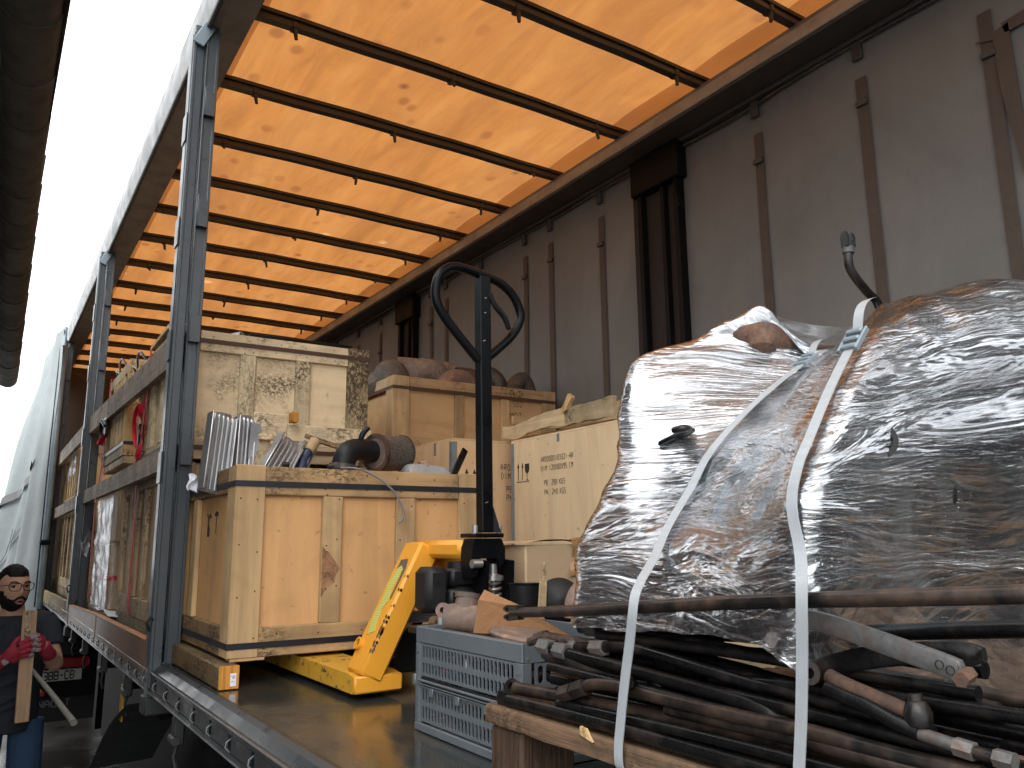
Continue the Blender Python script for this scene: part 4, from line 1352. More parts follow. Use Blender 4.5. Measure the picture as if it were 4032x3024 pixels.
G_ = crate('yellow slatted crate on the upper row beyond the second post, half wrapped in film', 0.04, 0.95, 7.95, 9.2, 2.072, 2.60,
           M['fresh_panel'], M['fresh_batten_z'], M['tan_batten_x'], M['pale_batten_y'], M['fresh_batten_z'],
           [], [(8.12, 8.2), (8.3, 8.38), (8.5, 8.58), (8.75, 8.83)], 0.08, 0.07, 0.07, (), feet=0.03, nails=False)


def drape(name, loc, fn, nu, nv, uscale, vscale, mat, parent):
    mb = MB().grid(fn, nu, nv)
    o = mb.build(name, mat, parent, fix=False)
    uvl = o.data.uv_layers.new(name='UVMap')
    for poly in o.data.polygons:
        for li, vi in zip(poly.loop_indices, poly.vertices):
            uvl.data[li].uv = ((vi % nu) / (nu - 1) * uscale, (vi // nu) / (nv - 1) * vscale)
    return o


drape('film_sheet', None, lambda u, v: Vector((0.030 - 0.02 * abs(mnoise.noise(Vector((u * 5, v * 4, 2)))), 7.96 + 0.75 * u, 2.38 + 0.25 * v - 0.10 * u * (1 - v))), 24, 14, 0.7, 0.3, M['film_small'], G_)

# dark stacked goods deep at the front of the trailer
dg = crate('dark crate stacked at the very front below the roof', 0.1, 1.9, 9.9, 11.2, 1.301, 2.75, M['old_panel'], M['old_batten_z'], M['old_batten_y'], M['old_batten_y'], M['old_batten_z'],
           [(0.6, 0.7), (1.2, 1.3)], [], 0.1, 0.1, 0.1, (), nails=False)

# wrapped cartons between D and the second post
wc = thing('wrapped_carton_stack', 'stack of two cartons wound in clear film with red tape between the posts', 'carton stack', (0.3, 5.5, 1.301))
MB().box(0.02, 0.60, 5.10, 6.05, 1.301, 1.36, 0.006).build('base_slats', M['old_batten_y'], wc)
MB().box(0.03, 0.58, 5.30, 6.00, 1.365, 1.745, 0.01).build('carton', M['cardboard_lid'], wc)
MB().box(0.04, 0.60, 5.22, 5.98, 1.752, 2.10, 0.01).build('carton', M['old_panel'], wc)
MB().box(0.026, 0.584, 5.296, 6.004, 1.535, 1.56).build('red_tape', M['red'], wc)
def wfilm(u, v):
    per = [(0.56, 5.285), (0.03, 5.285), (0.018, 5.30), (0.018, 6.0), (0.04, 6.02)]
    L = [0.0]
    for a, b in zip(per[:-1], per[1:]):
        L.append(L[-1] + math.dist(a, b))
    d = u * L[-1]
    for k in range(len(per) - 1):
        if d <= L[k + 1] + 1e-9:
            f = (d - L[k]) / (L[k + 1] - L[k])
            x_, y_ = per[k][0] + (per[k + 1][0] - per[k][0]) * f, per[k][1] + (per[k + 1][1] - per[k][1]) * f
            break
    z_ = 1.36 + 0.76 * v
    n_ = mnoise.noise(Vector((u * 9, v * 9, 5)))
    return Vector((x_ - 0.012 * abs(n_) - (0.018 * math.exp(-((v - 0.53) / 0.05) ** 2) * abs(mnoise.noise(Vector((u * 20, 3, 1))))), y_ - 0.012 * abs(n_), z_ + 0.03 * mnoise.noise(Vector((u * 6, 2, 7))) * (1 if v > 0.9 else 0)))
drape('film', None, wfilm, 60, 40, 1.3, 0.76, M['film_small'], wc)
tuft = MB()
def tf(u, v):
    return Vector((0.0 - 0.05 * u * (0.5 + v), 6.08 + 0.03 * math.sin(v * 5), 1.72 + 0.10 * v - 0.06 * u + 0.02 * math.sin(u * 7)))
tuft_o = drape('loose_film', None, tf, 10, 8, 0.1, 0.1, M['film_small'], wc)
wrapbag = thing('white_sheet', 'crumpled white plastic sheet bulging over the low boards', 'plastic sheet', (-0.02, 4.95, 1.36))
def ws(u, v):
    return Vector((-0.024 + 0.16 * v, 4.80 + 0.42 * u, 1.372 + 0.020 * math.sin(math.pi * u) + 0.012 * mnoise.noise(Vector((u * 7, v * 6, 3))) - 0.03 * v))
MB().grid(ws, 22, 8).build('sheet', M['white_plastic'], wrapbag, fix=False)

# red lashings over the upper row
def lash(label, pts, w_, extra=None):
    root = thing('red_lashing_strap', label, 'strap', pts[-1], 'red lashing straps')
    b = MB()
    P_ = [Vector(p) for p in pts]
    vs, fs = [], []
    for i, p in enumerate(P_):
        t_ = (P_[min(i + 1, len(P_) - 1)] - P_[max(i - 1, 0)]).normalized()
        sd_ = Vector((0, 1, 0))
        nr = Vector((1, 0, 0)) if abs(t_.x) < 0.8 else Vector((0, 0, 1))
        for (a, c) in ((-1, -1), (1, -1), (1, 1), (-1, 1)):
            vs.append(p + sd_ * (a * w_ / 2) + nr * (c * 0.0012))
    for i in range(len(P_) - 1):
        for k in range(4):
            fs.append((i * 4 + k, i * 4 + (k + 1) % 4, (i + 1) * 4 + (k + 1) % 4, (i + 1) * 4 + k))
    b.add(vs, fs)
    b.build('webbing', M['red'], root, smooth=False)
    return root


l1 = lash('bright red strap knotted below its ratchet on the mouldy crate side', [(0.3, 4.17, 2.668), (-0.004, 4.18, 2.662), (-0.008, 4.185, 2.40), (-0.008, 4.20, 2.20), (-0.006, 4.33, 2.10), (0.006, 4.38, 1.95), (0.010, 4.37, 1.40)], 0.045)
k = MB()
k.grid(lambda u, v: Vector((-0.018 - 0.018 * math.sin(v * 9 + 1) * u, 4.16 + 0.06 * u + 0.02 * math.sin(v * 7), 2.40 - 0.32 * v)), 5, 22)
k.grid(lambda u, v: Vector((-0.022 - 0.014 * math.sin(v * 7), 4.205 + 0.05 * u + 0.035 * math.sin(v * 4 + 2), 2.385 - 0.27 * v)), 5, 22)
k.tube(spline([(-0.012, 4.18, 2.40), (-0.03, 4.24, 2.395), (-0.035, 4.30, 2.36), (-0.03, 4.34, 2.28), (-0.02, 4.30, 2.20)], 5), 0.010, 6, flat=0.25)
k.build('loose_tail', M['red'], l1, fix=False)
MB().box(-0.022, -0.010, 4.25, 4.29, 2.20, 2.31, 0.004).build('ratchet', M['black_gloss'], l1)
l2 = lash('dull red strap hanging beside the wrapped cartons', [(0.3, 5.58, 2.772), (-0.012, 5.60, 2.768), (-0.014, 5.63, 2.45), (-0.012, 5.75, 2.20), (-0.012, 5.90, 1.95), (-0.004, 5.92, 1.40)], 0.040)
k = MB()
k.box(-0.032, -0.014, 5.52, 5.64, 2.40, 2.52, 0.012)
k.tube(spline([(-0.03, 5.55, 2.46), (-0.045, 5.62, 2.50), (-0.04, 5.68, 2.44), (-0.03, 5.64, 2.38)], 5), 0.012, 8)
k.build('ratchet', M['black_gloss'], l2)
k = MB()
k.grid(lambda u, v: Vector((-0.02 - 0.012 * math.sin(v * 8), 5.66 + 0.05 * u + 0.04 * v, 2.43 - 0.42 * v)), 4, 18)
k.tube(spline([(-0.02, 5.58, 2.42), (-0.04, 5.64, 2.36), (-0.035, 5.70, 2.38), (-0.02, 5.66, 2.44)], 5), 0.016, 6, flat=0.3)
k.build('loose_tail', M['red'], l2, fix=False)
for (yy_, zz_, lab) in ((4.55, 2.69, 'black wire loop lying on the mouldy crate lid above the board'), (5.25, 2.79, 'black wire loop lying on the yellow crate lid above the board')):
    w = MB().tube(spline([(0.02, yy_ - 0.15, zz_ - 0.05), (-0.01, yy_ - 0.08, zz_ + 0.02), (-0.012, yy_, zz_ + 0.01), (0.0, yy_ + 0.08, zz_ - 0.03), (-0.01, yy_ + 0.16, zz_ - 0.01), (0.02, yy_ + 0.2, zz_ - 0.05)], 6), 0.006, 6)
    tag(w.build('wire_loop', M['black_gloss'], None, loc=(0, yy_, zz_)), lab, 'wire', 'wire loops on the upper crates')
# slats and rope between the rows
for i, (y0_, y1_, z_, lab) in enumerate(((3.66, 4.60, 2.072, 'split grey slat lying under the mouldy crate'), )):
    MB().bar((0.02, y0_, z_ + 0.006), (0.03, y1_, z_ + 0.004), 0.05, 0.010).build('lid_slat', M['old_batten_y'], D)

# the skid under crate A
sk = thing('timber_skid', 'squared timber skid with a white tag under the orange crate corner', 'skid', (0.045, 2.95, 1.301))
MB().box(0.015, 0.077, 2.604, 3.36, 1.3015, 1.3715, 0.006).build('beam', M['block_y'], sk)
MB().box(0.0165, 0.0755, 2.600, 2.6035, 1.303, 1.370, 0.004).build('cut_end', M['skid_end'], sk)
tg = MB().box(0.049, 0.067, 2.5985, 2.5997, 1.311, 1.348, 0.003).build('tag', M['paper'], sk)
t = MB()
for k_ in range(16):
    a, c = random.uniform(0.051, 0.061), random.uniform(1.322, 1.344)
    t.box(a, a + random.uniform(0.001, 0.004), 2.5978, 2.5984, c, c + 0.0012)
t.build('tag_print', M['faint_ink'], tg, smooth=False)
pp = MB().grid(lambda u, v: Vector((-0.042 + 0.034 * u + 0.006 * math.sin(v * 6), 2.93 + 0.012 * math.sin(u * 7 + v * 5), 1.962 - 0.055 * v + 0.006 * math.sin(u * 5))), 8, 12)
tag(pp.build('paper_note', M['paper'], None, loc=(-0.02, 2.93, 1.94), fix=False), 'crumpled white paper stuck between the post and the orange crate', 'paper')

# ---------------------------------------------------------------- stencilled plywood boxes
def plybox(label, x0, x1, y0, y1, z0, z1, mat, group='stencilled plywood boxes'):
    root = thing('plywood_box', label, 'box', (x0, y0, z0), group)
    MB().box(x0, x1, y0, y0 + 0.010, z0, z1, 0.001).build('panel', mat, root, smooth=False)
    MB().box(x0, x0 + 0.010, y0 + 0.0105, y1, z0, z1, 0.001).build('panel', mat, root, smooth=False)
    MB().box(x1 - 0.010, x1, y0 + 0.0105, y1, z0, z1, 0.001).build('panel', mat, root, smooth=False)
    MB().box(x0 + 0.0105, x1 - 0.0105, y1 - 0.010, y1, z0, z1, 0.001).build('panel', mat, root, smooth=False)
    MB().box(x0, x1, y0, y1, z1 + 0.0005, z1 + 0.010, 0.001).build('lid', mat, root, smooth=False)
    return root


def edge_strip(root, x, y, z0, z1, sx=1, sy=1):
    b = MB()
    b.box(x - 0.0015, x + sx * 0.022, y - 0.0018, y - 0.0004, z0, z1)
    b.box(x - 0.0018, x - 0.0004, y - 0.0004, y + 0.024, z0, z1)
    b.build('corner_strip', M['galv'], root, smooth=False)


bx2 = plywood_box2 = plybox('plywood box stencilled PB 290 KGS beside the wrapped load', 1.650, 2.438, 2.32, 3.522, 1.301, 2.232, M['box_panel'])
MB().box(1.6475, 1.6497, 3.496, 3.523, 1.32, 2.225).build('corner_strip', M['galv'], bx2, smooth=False)
MB().box(1.6475, 1.6497, 2.319, 2.345, 1.32, 2.225).build('corner_strip', M['galv'], bx2, smooth=False)
MB().box(1.6470, 1.6495, 3.100, 3.118, 2.196, 2.234).build('lid_clip', M['galv'], bx2, smooth=False)
X_ = 1.6485
t = MB()
eu, ev, nr = (0, -1, 0), (0, 0, 1), (-1, 0, 0)
stencil(t, 'AR00000103321-AR', (X_ + 0.001, 3.250, 2.1095), eu, ev, 0.0235, 0.62, 0.62, 0.3, nr, 1.72)
stencil(t, 'DIM:120X80X95 CM', (X_ + 0.001, 3.250, 2.0655), eu, ev, 0.0235, 0.62, 0.62, 0.3, nr, 1.72)
stencil(t, 'PB  290 KGS', (X_ + 0.001, 3.228, 1.9955), eu, ev, 0.0235, 0.62, 0.62, 0.3, nr, 1.78)
stencil(t, 'PN: 240 KGS', (X_ + 0.001, 3.228, 1.9505), eu, ev, 0.0235, 0.62, 0.62, 0.3, nr, 1.78)
t.build('stencil', M['ink'], bx2, smooth=False)
t = MB()
for yc in (3.456, 3.418):
    t.prism([(-0.002, 0), (0.002, 0), (0.002, 0.062), (0.0085, 0.062), (0, 0.086), (-0.0085, 0.062), (-0.002, 0.062)], (X_ + 0.0005, yc, 2.034), eu, ev, (-0.001, 0, 0))
t.prism([(-0.019, 0.084), (-0.019, 0.055), (-0.014, 0.042), (-0.002, 0.034), (-0.0012, 0.006), (-0.012, 0.002), (0.012, 0.002), (0.0012, 0.006), (0.002, 0.034), (0.014, 0.042), (0.019, 0.055), (0.019, 0.084)], (X_ + 0.0005, 3.377, 2.029), eu, ev, (-0.001, 0, 0))
t.prism([(0, 0), (0.115, 0), (0.115, 0.003), (0, 0.003)], (X_ + 0.0005, 3.472, 2.024), eu, ev, (-0.001, 0, 0))
t.build('handling_mark', M['ink'], bx2, smooth=False)

bx1 = plybox('plywood box stencilled ARO behind the jack mast, partly hidden by the next box', 1.345, 2.30, 3.60, 4.09, 1.301, 2.240, M['box_panel2'])
b = MB()
b.box(1.3438, 1.372, 3.5982, 3.5996, 1.33, 2.232)
b.box(1.3435, 1.3449, 3.5998, 3.63, 1.33, 2.232)
b.build('corner_strip', M['galv'], bx1, smooth=False)
MB().box(1.3425, 1.3448, 3.775, 3.795, 2.175, 2.242).build('lid_clip', M['galv'], bx1, smooth=False)
t = MB()
stencil(t, 'AR00000103322', (1.634, 3.6005, 2.098), (1, 0, 0), (0, 0, 1), 0.030, 0.62, 0.85, 0.35, (0, -1, 0), 1.75)
stencil(t, 'DIM:120X80', (1.637, 3.6005, 2.052), (1, 0, 0), (0, 0, 1), 0.030, 0.62, 0.85, 0.35, (0, -1, 0), 1.75)
stencil(t, 'PB 290', (1.668, 3.6005, 1.985), (1, 0, 0), (0, 0, 1), 0.030, 0.62, 0.85, 0.35, (0, -1, 0), 1.75)
stencil(t, 'PN 240', (1.668, 3.6005, 1.940), (1, 0, 0), (0, 0, 1), 0.030, 0.62, 0.85, 0.35, (0, -1, 0), 1.75)
t.build('stencil', M['ink'], bx1, smooth=False)
t = MB()
for xc in (1.429, 1.474):
    t.prism([(-0.0025, 0), (0.0025, 0), (0.0025, 0.072), (0.010, 0.072), (0, 0.098), (-0.010, 0.072), (-0.0025, 0.072)], (xc, 3.5995, 2.000), (1, 0, 0), (0, 0, 1), (0, -0.001, 0))
t.build('handling_mark', M['ink'], bx1, smooth=False)
bx3 = plybox('plain plywood box standing under the tan crate', 1.25, 2.35, 4.11, 4.92, 1.301, 2.238, M['box_panel2'])

# broken crate edging lying on box 2
br = thing('broken_crate_lid', 'splintered slatted crate lid lying on the stencilled box', 'crate lid', (1.8, 3.0, 2.243))
def slat(p0, p1, w_, h_, mat, n=10, wob=0.006, up_=(1, 0, 0)):
    b = MB()
    p0, p1 = Vector(p0), Vector(p1)
    d = (p1 - p0).normalized()
    sd_ = Vector(up_)
    u_ = d.cross(sd_).normalized()
    vs, fs = [], []
    for i in range(n + 1):
        t_ = i / n
        c = p0 + (p1 - p0) * t_ + u_ * (wob * 2 * mnoise.noise(Vector((t_ * 4, p0.y, p0.z))))
        hh = h_ * (1 + 0.5 * mnoise.noise(Vector((t_ * 6, p0.x, 4))))
        for (a, e) in ((-1, -1), (1, -1), (1, 1), (-1, 1)):
            vs.append(c + sd_ * (a * w_ / 2) + u_ * (e * hh / 2))
    for i in range(n):
        for k in range(4):
            fs.append((i * 4 + k, i * 4 + (k + 1) % 4, (i + 1) * 4 + (k + 1) % 4, (i + 1) * 4 + k))
    fs += [(3, 2, 1, 0), tuple(n * 4 + k for k in range(4))]
    b.add(vs, fs)
    return b.build('slat', mat, br, ang=25)
slat((1.66, 3.61, 2.292), (1.66, 3.06, 2.310), 0.018, 0.068, M['tan_batten_y'], 14, 0.012)
slat((1.66, 3.04, 2.315), (1.66, 2.70, 2.302), 0.020, 0.078, M['pale_batten_y'])
slat((1.64, 3.05, 2.33), (1.655, 3.00, 2.40), 0.02, 0.03, M['fresh_batten_z'], 4)
slat((1.70, 3.58, 2.36), (2.30, 3.55, 2.36), 0.02, 0.05, M['tan_batten_x'], 8, 0.004, (0, 1, 0))
slat((1.85, 3.55, 2.345), (1.85, 2.75, 2.34), 0.018, 0.06, M['tan_batten_y'])
slat((2.3, 3.55, 2.33), (2.3, 2.6, 2.40), 0.02, 0.08, M['tan_batten_y'])
slat((2.42, 3.9, 2.40), (2.42, 2.5, 2.52), 0.018, 0.05, M['tan_batten_y'])
MB().box(1.70, 2.35, 2.75, 3.5, 2.2445, 2.262, 0.003).build('slat', M['tan_batten_y'], br)

# heap of pipes on crate C
GP = 'old pipes heaped on the tan crate'
def pipething(name, label, pts, r, mat, n=16, wall=0.008, collars=()):
    pts = spline(pts, 6)
    root = thing(name, label, 'pipe', tuple(pts[0]), GP)
    b = MB().tube(pts, r, n, caps=False)
    inner = [p.copy() for p in pts]
    b.tube(inner, r - wall, n, caps=False)
    m_ = len(pts)
    for i0 in (0, (m_ - 1) * n):
        for k_ in range(n):
            k2 = (k_ + 1) % n
            b.f.append((i0 + k_, i0 + k2, m_ * n + i0 + k2, m_ * n + i0 + k_))
    b.build('pipe', mat, root, ang=50)
    for ci in collars:
        c = pts[ci]; d_ = (pts[min(ci + 1, m_ - 1)] - pts[max(ci - 1, 0)]).normalized()
        MB().lathe([(r - 0.004, -0.014), (r + 0.007, -0.012), (r + 0.007, 0.012), (r - 0.004, 0.014)], c, d_, n).build('collar', M['cast_brown'], root)
    return root


bw = thing('metal_bowl', 'upturned rusty metal bowl at the left end of the pipe heap', 'bowl', (1.34, 4.33, 2.66), GP)
MB().lathe([(0.115, -0.075), (0.108, -0.035), (0.085, 0.02), (0.045, 0.05), (0.0, 0.060), (0.0, 0.052), (0.042, 0.043), (0.08, 0.014), (0.103, -0.037), (0.110, -0.075)], (1.335, 4.36, 2.745), (-0.25, -0.1, 1.0), 24).build('bowl', M['pipe_grey'], bw)
MB().lathe([(0.10, -0.06), (0.095, -0.02), (0.07, 0.02), (0.0, 0.045)], (1.27, 4.40, 2.69), (-0.7, -0.2, 0.6), 20).build('inner_bowl', M['pipe_grey'], bw)
pipething('elbow_pipe', 'fat grey elbow pipe bending down beside the bowl', [(1.46, 4.38, 2.64), (1.48, 4.37, 2.71), (1.55, 4.35, 2.755), (1.64, 4.34, 2.74), (1.67, 4.35, 2.65)], 0.075, M['pipe_grey'])
pipething('straight_pipe', 'collared straight pipe lying on top of the heap', [(1.50, 4.62, 2.82), (1.60, 4.58, 2.815), (1.72, 4.53, 2.80), (1.84, 4.48, 2.775), (1.93, 4.45, 2.70)], 0.072, M['pipe_grey'], collars=(8, 15))
pipething('elbow_pipe', 'low rusty elbow pipe in the middle of the heap', [(1.62, 4.22, 2.60), (1.66, 4.22, 2.68), (1.74, 4.22, 2.70), (1.80, 4.22, 2.66), (1.82, 4.22, 2.58)], 0.06, M['cast_rust'])
pipething('elbow_pipe', 'dark elbow pipe just left of the jack mast', [(1.78, 4.35, 2.74), (1.87, 4.34, 2.74), (1.94, 4.33, 2.69), (1.96, 4.33, 2.60)], 0.065, M['pipe_dark'])
pipething('elbow_pipe', 'dark elbow pipe just right of the jack mast', [(1.98, 4.40, 2.79), (2.04, 4.36, 2.78), (2.08, 4.33, 2.72), (2.09, 4.32, 2.62)], 0.055, M['pipe_dark'])
pipething('elbow_pipe', 'small dark pipe stub between mast and the last cone', [(2.10, 4.30, 2.66), (2.15, 4.29, 2.695), (2.20, 4.28, 2.67), (2.21, 4.28, 2.62)], 0.035, M['pipe_dark'])
pipething('elbow_pipe', 'dark humped pipe end at the right edge of the heap', [(2.18, 4.33, 2.62), (2.20, 4.33, 2.72), (2.26, 4.33, 2.765), (2.31, 4.34, 2.70), (2.34, 4.35, 2.60)], 0.055, M['pipe_dark'])
tb = MB().tube(spline([(0.20, 4.1, 2.68), (0.28, 4.0, 2.70), (0.36, 3.92, 2.715)], 5), [0.03] * 11, 14)
tag(tb.build('grey_cylinder', M['grey_lid'], None, loc=(0.28, 4.0, 2.7)), 'grey rounded cylinder peeping over the mouldy crate', 'cylinder')
dk = MB().box(0.35, 0.86, 3.75, 4.3, 2.665, 2.700, 0.006)
tag(dk.build('dark_sheet', M['chassis'], None, loc=(0.6, 4.0, 2.66)), 'dark flat sheet lying on the mouldy crate', 'sheet')

# ---------------------------------------------------------------- parts standing in crate A
GA = 'machine parts standing in the open orange crate'


def heatsink(label, base, top, w_, nf, lean, mirror=1):
    """finned aluminium cover: back plate, side flange and ribs"""
    root = thing('finned_cover', label, 'machine part', base, GA)
    base, top = Vector(base), Vector(top)
    d = (top - base); L = d.length; d.normalize()
    sx = Vector((1, 0.35, 0)); sx = (sx - d * sx.dot(d)).normalized()
    ny = d.cross(sx); ny = -ny if ny.y > 0 else ny
    c = base + d * L / 2
    # back plate with a scooped top
    n_ = 12
    poly = [(-w_ / 2, 0), (w_ / 2, 0)] + [(w_ / 2 - (w_ * 0.0), L * 0.93)] + [(w_ / 2 - w_ * 0.12 * k_ / 3, L * (0.93 + 0.07 * math.sin(k_ / 3 * 1.57))) for k_ in range(1, 4)] + [(-w_ * 0.1, L * 0.99), (-w_ / 2, L * 0.95)]
    MB().prism(poly, base, sx, d, -ny * 0.008).build('back_plate', M['aluminium'], root)
    MB().obox(base + d * L * 0.47 - sx * (w_ / 2 + 0.004) + ny * 0.012, (sx, d, ny), (0.003, L * 0.47, 0.020), 0.002).build('flange', M['aluminium'], root)
    MB().obox(base + d * L * 0.48 + sx * (w_ / 2 + 0.003) + ny * 0.010, (sx, d, ny), (0.003, L * 0.46, 0.016), 0.002).build('flange', M['aluminium'], root)
    for k_ in range(nf):
        xk = -w_ / 2 + w_ * (0.16 + 0.78 * k_ / max(nf - 1, 1))
        pts = [base + sx * xk + d * (L * 0.02) + ny * 0.008, base + sx * xk + d * (L * 0.5) + ny * 0.009, base + sx * (xk + 0.002) + d * (L * 0.88) + ny * 0.007, base + sx * (xk + 0.003) + d * (L * 0.95) - ny * 0.002]
        MB().tube(spline(pts, 4), 0.0042, 6).build('fin', M['aluminium'], root)
    return root


heatsink('tall finned aluminium cover at the left rim of the orange crate', (0.028, 2.885, 1.90), (0.062, 2.95, 2.190), 0.090, 5, 0)
heatsink('second tall finned aluminium cover with lugs, right of the first', (0.128, 2.93, 1.90), (0.148, 2.98, 2.192), 0.062, 4, 0)
heatsink('leaning finned aluminium cover in the middle of the rim', (0.190, 2.88, 1.90), (0.315, 2.95, 2.108), 0.095, 5, 0)
heatsink('narrow leaning aluminium cover behind the flaking pipe', (0.285, 2.93, 1.90), (0.395, 3.0, 2.10), 0.055, 2, 0)
lug = MB()
lug.prism([(0.0, 0), (0.028, 0.01), (0.038, 0.05), (0.030, 0.085), (0.040, 0.10), (0.036, 0.125), (0.0, 0.13)], (0.158, 2.945, 2.03), (1, 0.2, 0.0), (0.05, 0, 1), (0, 0.006, 0))
tag(lug.build('cover_lug', M['aluminium'], None, loc=(0.17, 2.945, 2.0)), 'bent aluminium lug plate hanging on the second finned cover', 'machine part', GA)
# slats propped at the back of the crate
for (lab, a, mat) in (('short white washed board propped behind the leaning cover', (0.28, 0.42, 3.345, 3.36, 2.150, 2.262), M['pale_batten_x']),
                      ('long pale rail propped behind the black elbow', (0.418, 0.80, 3.35, 3.368, 2.152, 2.222), M['pale_batten_x']),
                      ('small orange wood block at the end of the white board', (0.422, 0.452, 3.30, 3.34, 2.225, 2.268), M['skid_end']),
                      ('pale vertical board standing behind the finned covers', (0.275, 0.36, 3.37, 3.39, 1.90, 2.155), M['pale_batten_z'])):
    o = MB().box(*a, bev=0.003).build('loose_board', mat, None, loc=(a[0], a[2], a[4]))
    tag(o, lab, 'board', 'loose boards in the orange crate')
for (p0, p1, lab) in (((0.50, 3.36, 2.18), (0.79, 3.30, 2.09), 'splintered slat lying across behind the drum'),):
    o = MB().bar(p0, p1, 0.03, 0.02, bev=0.003).build('loose_board', M['tan_batten_x'], None, loc=p0)
    tag(o, lab, 'board', 'loose boards in the orange crate')
fp = thing('flaking_pipe', 'short pipe with flaking blue paint leaning out of the orange crate', 'pipe', (0.345, 2.95, 1.95), GA)
MB().tube([(0.338, 2.93, 1.95), (0.362, 2.95, 2.035), (0.392, 2.975, 2.075)], [0.017, 0.017, 0.017], 12).build('pipe', M['blue_paint'], fp)
MB().tube([(0.388, 2.972, 2.068), (0.42, 2.99, 2.112)], [0.021, 0.021], 12).build('coupling', M['tan_batten_z'], fp)
el = thing('black_elbow', 'big black elbow hose with a clamp beside the mesh drum', 'pipe', (0.52, 2.95, 1.92), GA)
MB().tube(spline([(0.505, 2.93, 1.93), (0.507, 2.93, 2.00), (0.525, 2.935, 2.06), (0.57, 2.945, 2.082), (0.66, 2.96, 2.078)], 6), [0.043] * 25, 20).build('hose', M['black_cast'], el)
cl_ = MB().lathe([(0.044, -0.010), (0.050, -0.009), (0.050, 0.009), (0.044, 0.010)], (0.506, 2.93, 2.012), (0.08, 0, 1), 20)
cl_.box(0.458, 0.485, 2.885, 2.905, 1.998, 2.024, 0.004)
cl_.tube([(0.435, 2.892, 2.010), (0.47, 2.892, 2.012)], 0.007, 8)
cl_.build('clamp', M['pale_steel'], el)
MB().tube(spline([(0.585, 2.94, 2.10), (0.580, 2.93, 2.125), (0.588, 2.925, 2.148), (0.605, 2.92, 2.168)], 5), 0.011, 10).build('nipple', M['black_cast'], el)
MB().tube([(0.50, 2.92, 1.90), (0.505, 2.92, 1.985)], [0.034, 0.030], 14).build('stub', M['cast_brown'], el)
dr = thing('mesh_drum', 'round perforated steel drum lying on its side in the orange crate', 'drum', (0.70, 2.98, 1.95), GA)
mb = MB()
n = 36
ca, cb_ = Vector((0.648, 2.945, 2.073)), Vector((0.782, 2.995, 2.083))
mb.tube([ca, ca + (cb_ - ca) * 0.5, cb_], 0.071, n, caps=True)
do = mb.build('mesh_wall', M['mesh_drum'], dr)
uvl = do.data.uv_layers.new(name='UVMap')
for poly in do.data.polygons:
    ks = [vi % n for vi in poly.vertices]
    wrap_ = max(ks) - min(ks) > n / 2
    for li, vi in zip(poly.loop_indices, poly.vertices):
        k_ = vi % n
        if wrap_ and k_ < n / 2: k_ += n
        uvl.data[li].uv = (k_ / n * 64 + 0.5 * (vi // n), (vi // n) * 13.0)
MB().lathe([(0.060, -0.006), (0.076, -0.006), (0.076, 0.008), (0.060, 0.008)], ca, cb_ - ca, 32, closed=True).build('end_ring', M['rust'], dr)
MB().lathe([(0.0, -0.004), (0.062, -0.004), (0.062, 0.0)], ca, cb_ - ca, 32).build('end_plate', M['cast_brown'], dr)
MB().lathe([(0.066, -0.004), (0.074, -0.004), (0.074, 0.004), (0.066, 0.004)], cb_, cb_ - ca, 32, closed=True).build('end_ring', M['pipe_dark'], dr)
gl = thing('grey_cover', 'rounded grey metal cover with a rib lying at the right rim of the orange crate', 'machine part', (0.85, 2.9, 1.96), GA)
def gcv(u, v):
    a = math.pi * v
    w2 = 0.098 * (1 - 0.12 * abs(2 * u - 1) ** 4)
    x_ = 0.753 + 0.196 * u
    prof = (1 - abs(2 * u - 1) ** 6) ** 0.4 if abs(2 * u - 1) < 1 else 0
    return Vector((x_, 2.92 - 0.055 * math.cos(a) * (0.75 + 0.25 * prof), 1.972 + 0.066 * math.sin(a) ** 0.6 * (0.25 + 0.75 * prof) * (1 - 0.12 * u)))
MB().grid(gcv, 26, 16).build('shell', M['grey_lid'], gl, fix=False)
MB().tube([gcv(0.45, 0.25) + Vector((0, -0.002, 0.002)), gcv(0.5, 0.5) + Vector((0, 0, 0.003)), gcv(0.62, 0.62) + Vector((0, 0, 0.002))], 0.005, 6).build('rib', M['grey_lid'], gl)
MB().box(0.85, 0.875, 2.95, 2.99, 2.035, 2.052, 0.003).build('block', M['cardboard'], gl)
bl = MB().bar((0.975, 2.97, 1.94), (1.092, 3.02, 2.118), 0.030, 0.012, (0, 1, 0), 0.003)
tag(bl.build('flat_bar', M['dark_steel'], None, loc=(1.0, 2.97, 1.95)), 'dark flat bar leaning out of the crate behind the jack mast', 'bar', GA)
cbl = MB().tube(spline([(0.415, 2.70, 1.985), (0.437, 2.632, 1.9795), (0.482, 2.632, 1.968), (0.539, 2.630, 1.94), (0.592, 2.628, 1.893), (0.620, 2.626, 1.837), (0.617, 2.626, 1.811), (0.603, 2.628, 1.794)], 6), 0.0035, 8)
tag(cbl.build('grey_cable', M['cable'], None, loc=(0.5, 2.63, 1.9)), 'thin grey cable hanging over the rim of the orange crate', 'cable', GA)
sj = MB()
for k_ in range(40):
    x_ = random.uniform(0.10, 0.90); y_ = random.uniform(2.75, 3.3); z_ = random.uniform(1.82, 1.955)
    p = Vector((x_, y_, z_))
    d = Vector((random.uniform(-1, 1), random.uniform(-1, 1), random.uniform(-0.2, 0.4))).normalized()
    sj.bar(p - d * random.uniform(0.03, 0.08), p + d * random.uniform(0.03, 0.08), random.uniform(0.012, 0.03), random.uniform(0.01, 0.03), bev=0.002)
o = sj.build('scrap_metal', M['scrap'], None, loc=(0.5, 3.0, 1.85))
tag(o, 'jumble of small scrap pieces filling the orange crate', 'scrap', None, 'stuff')
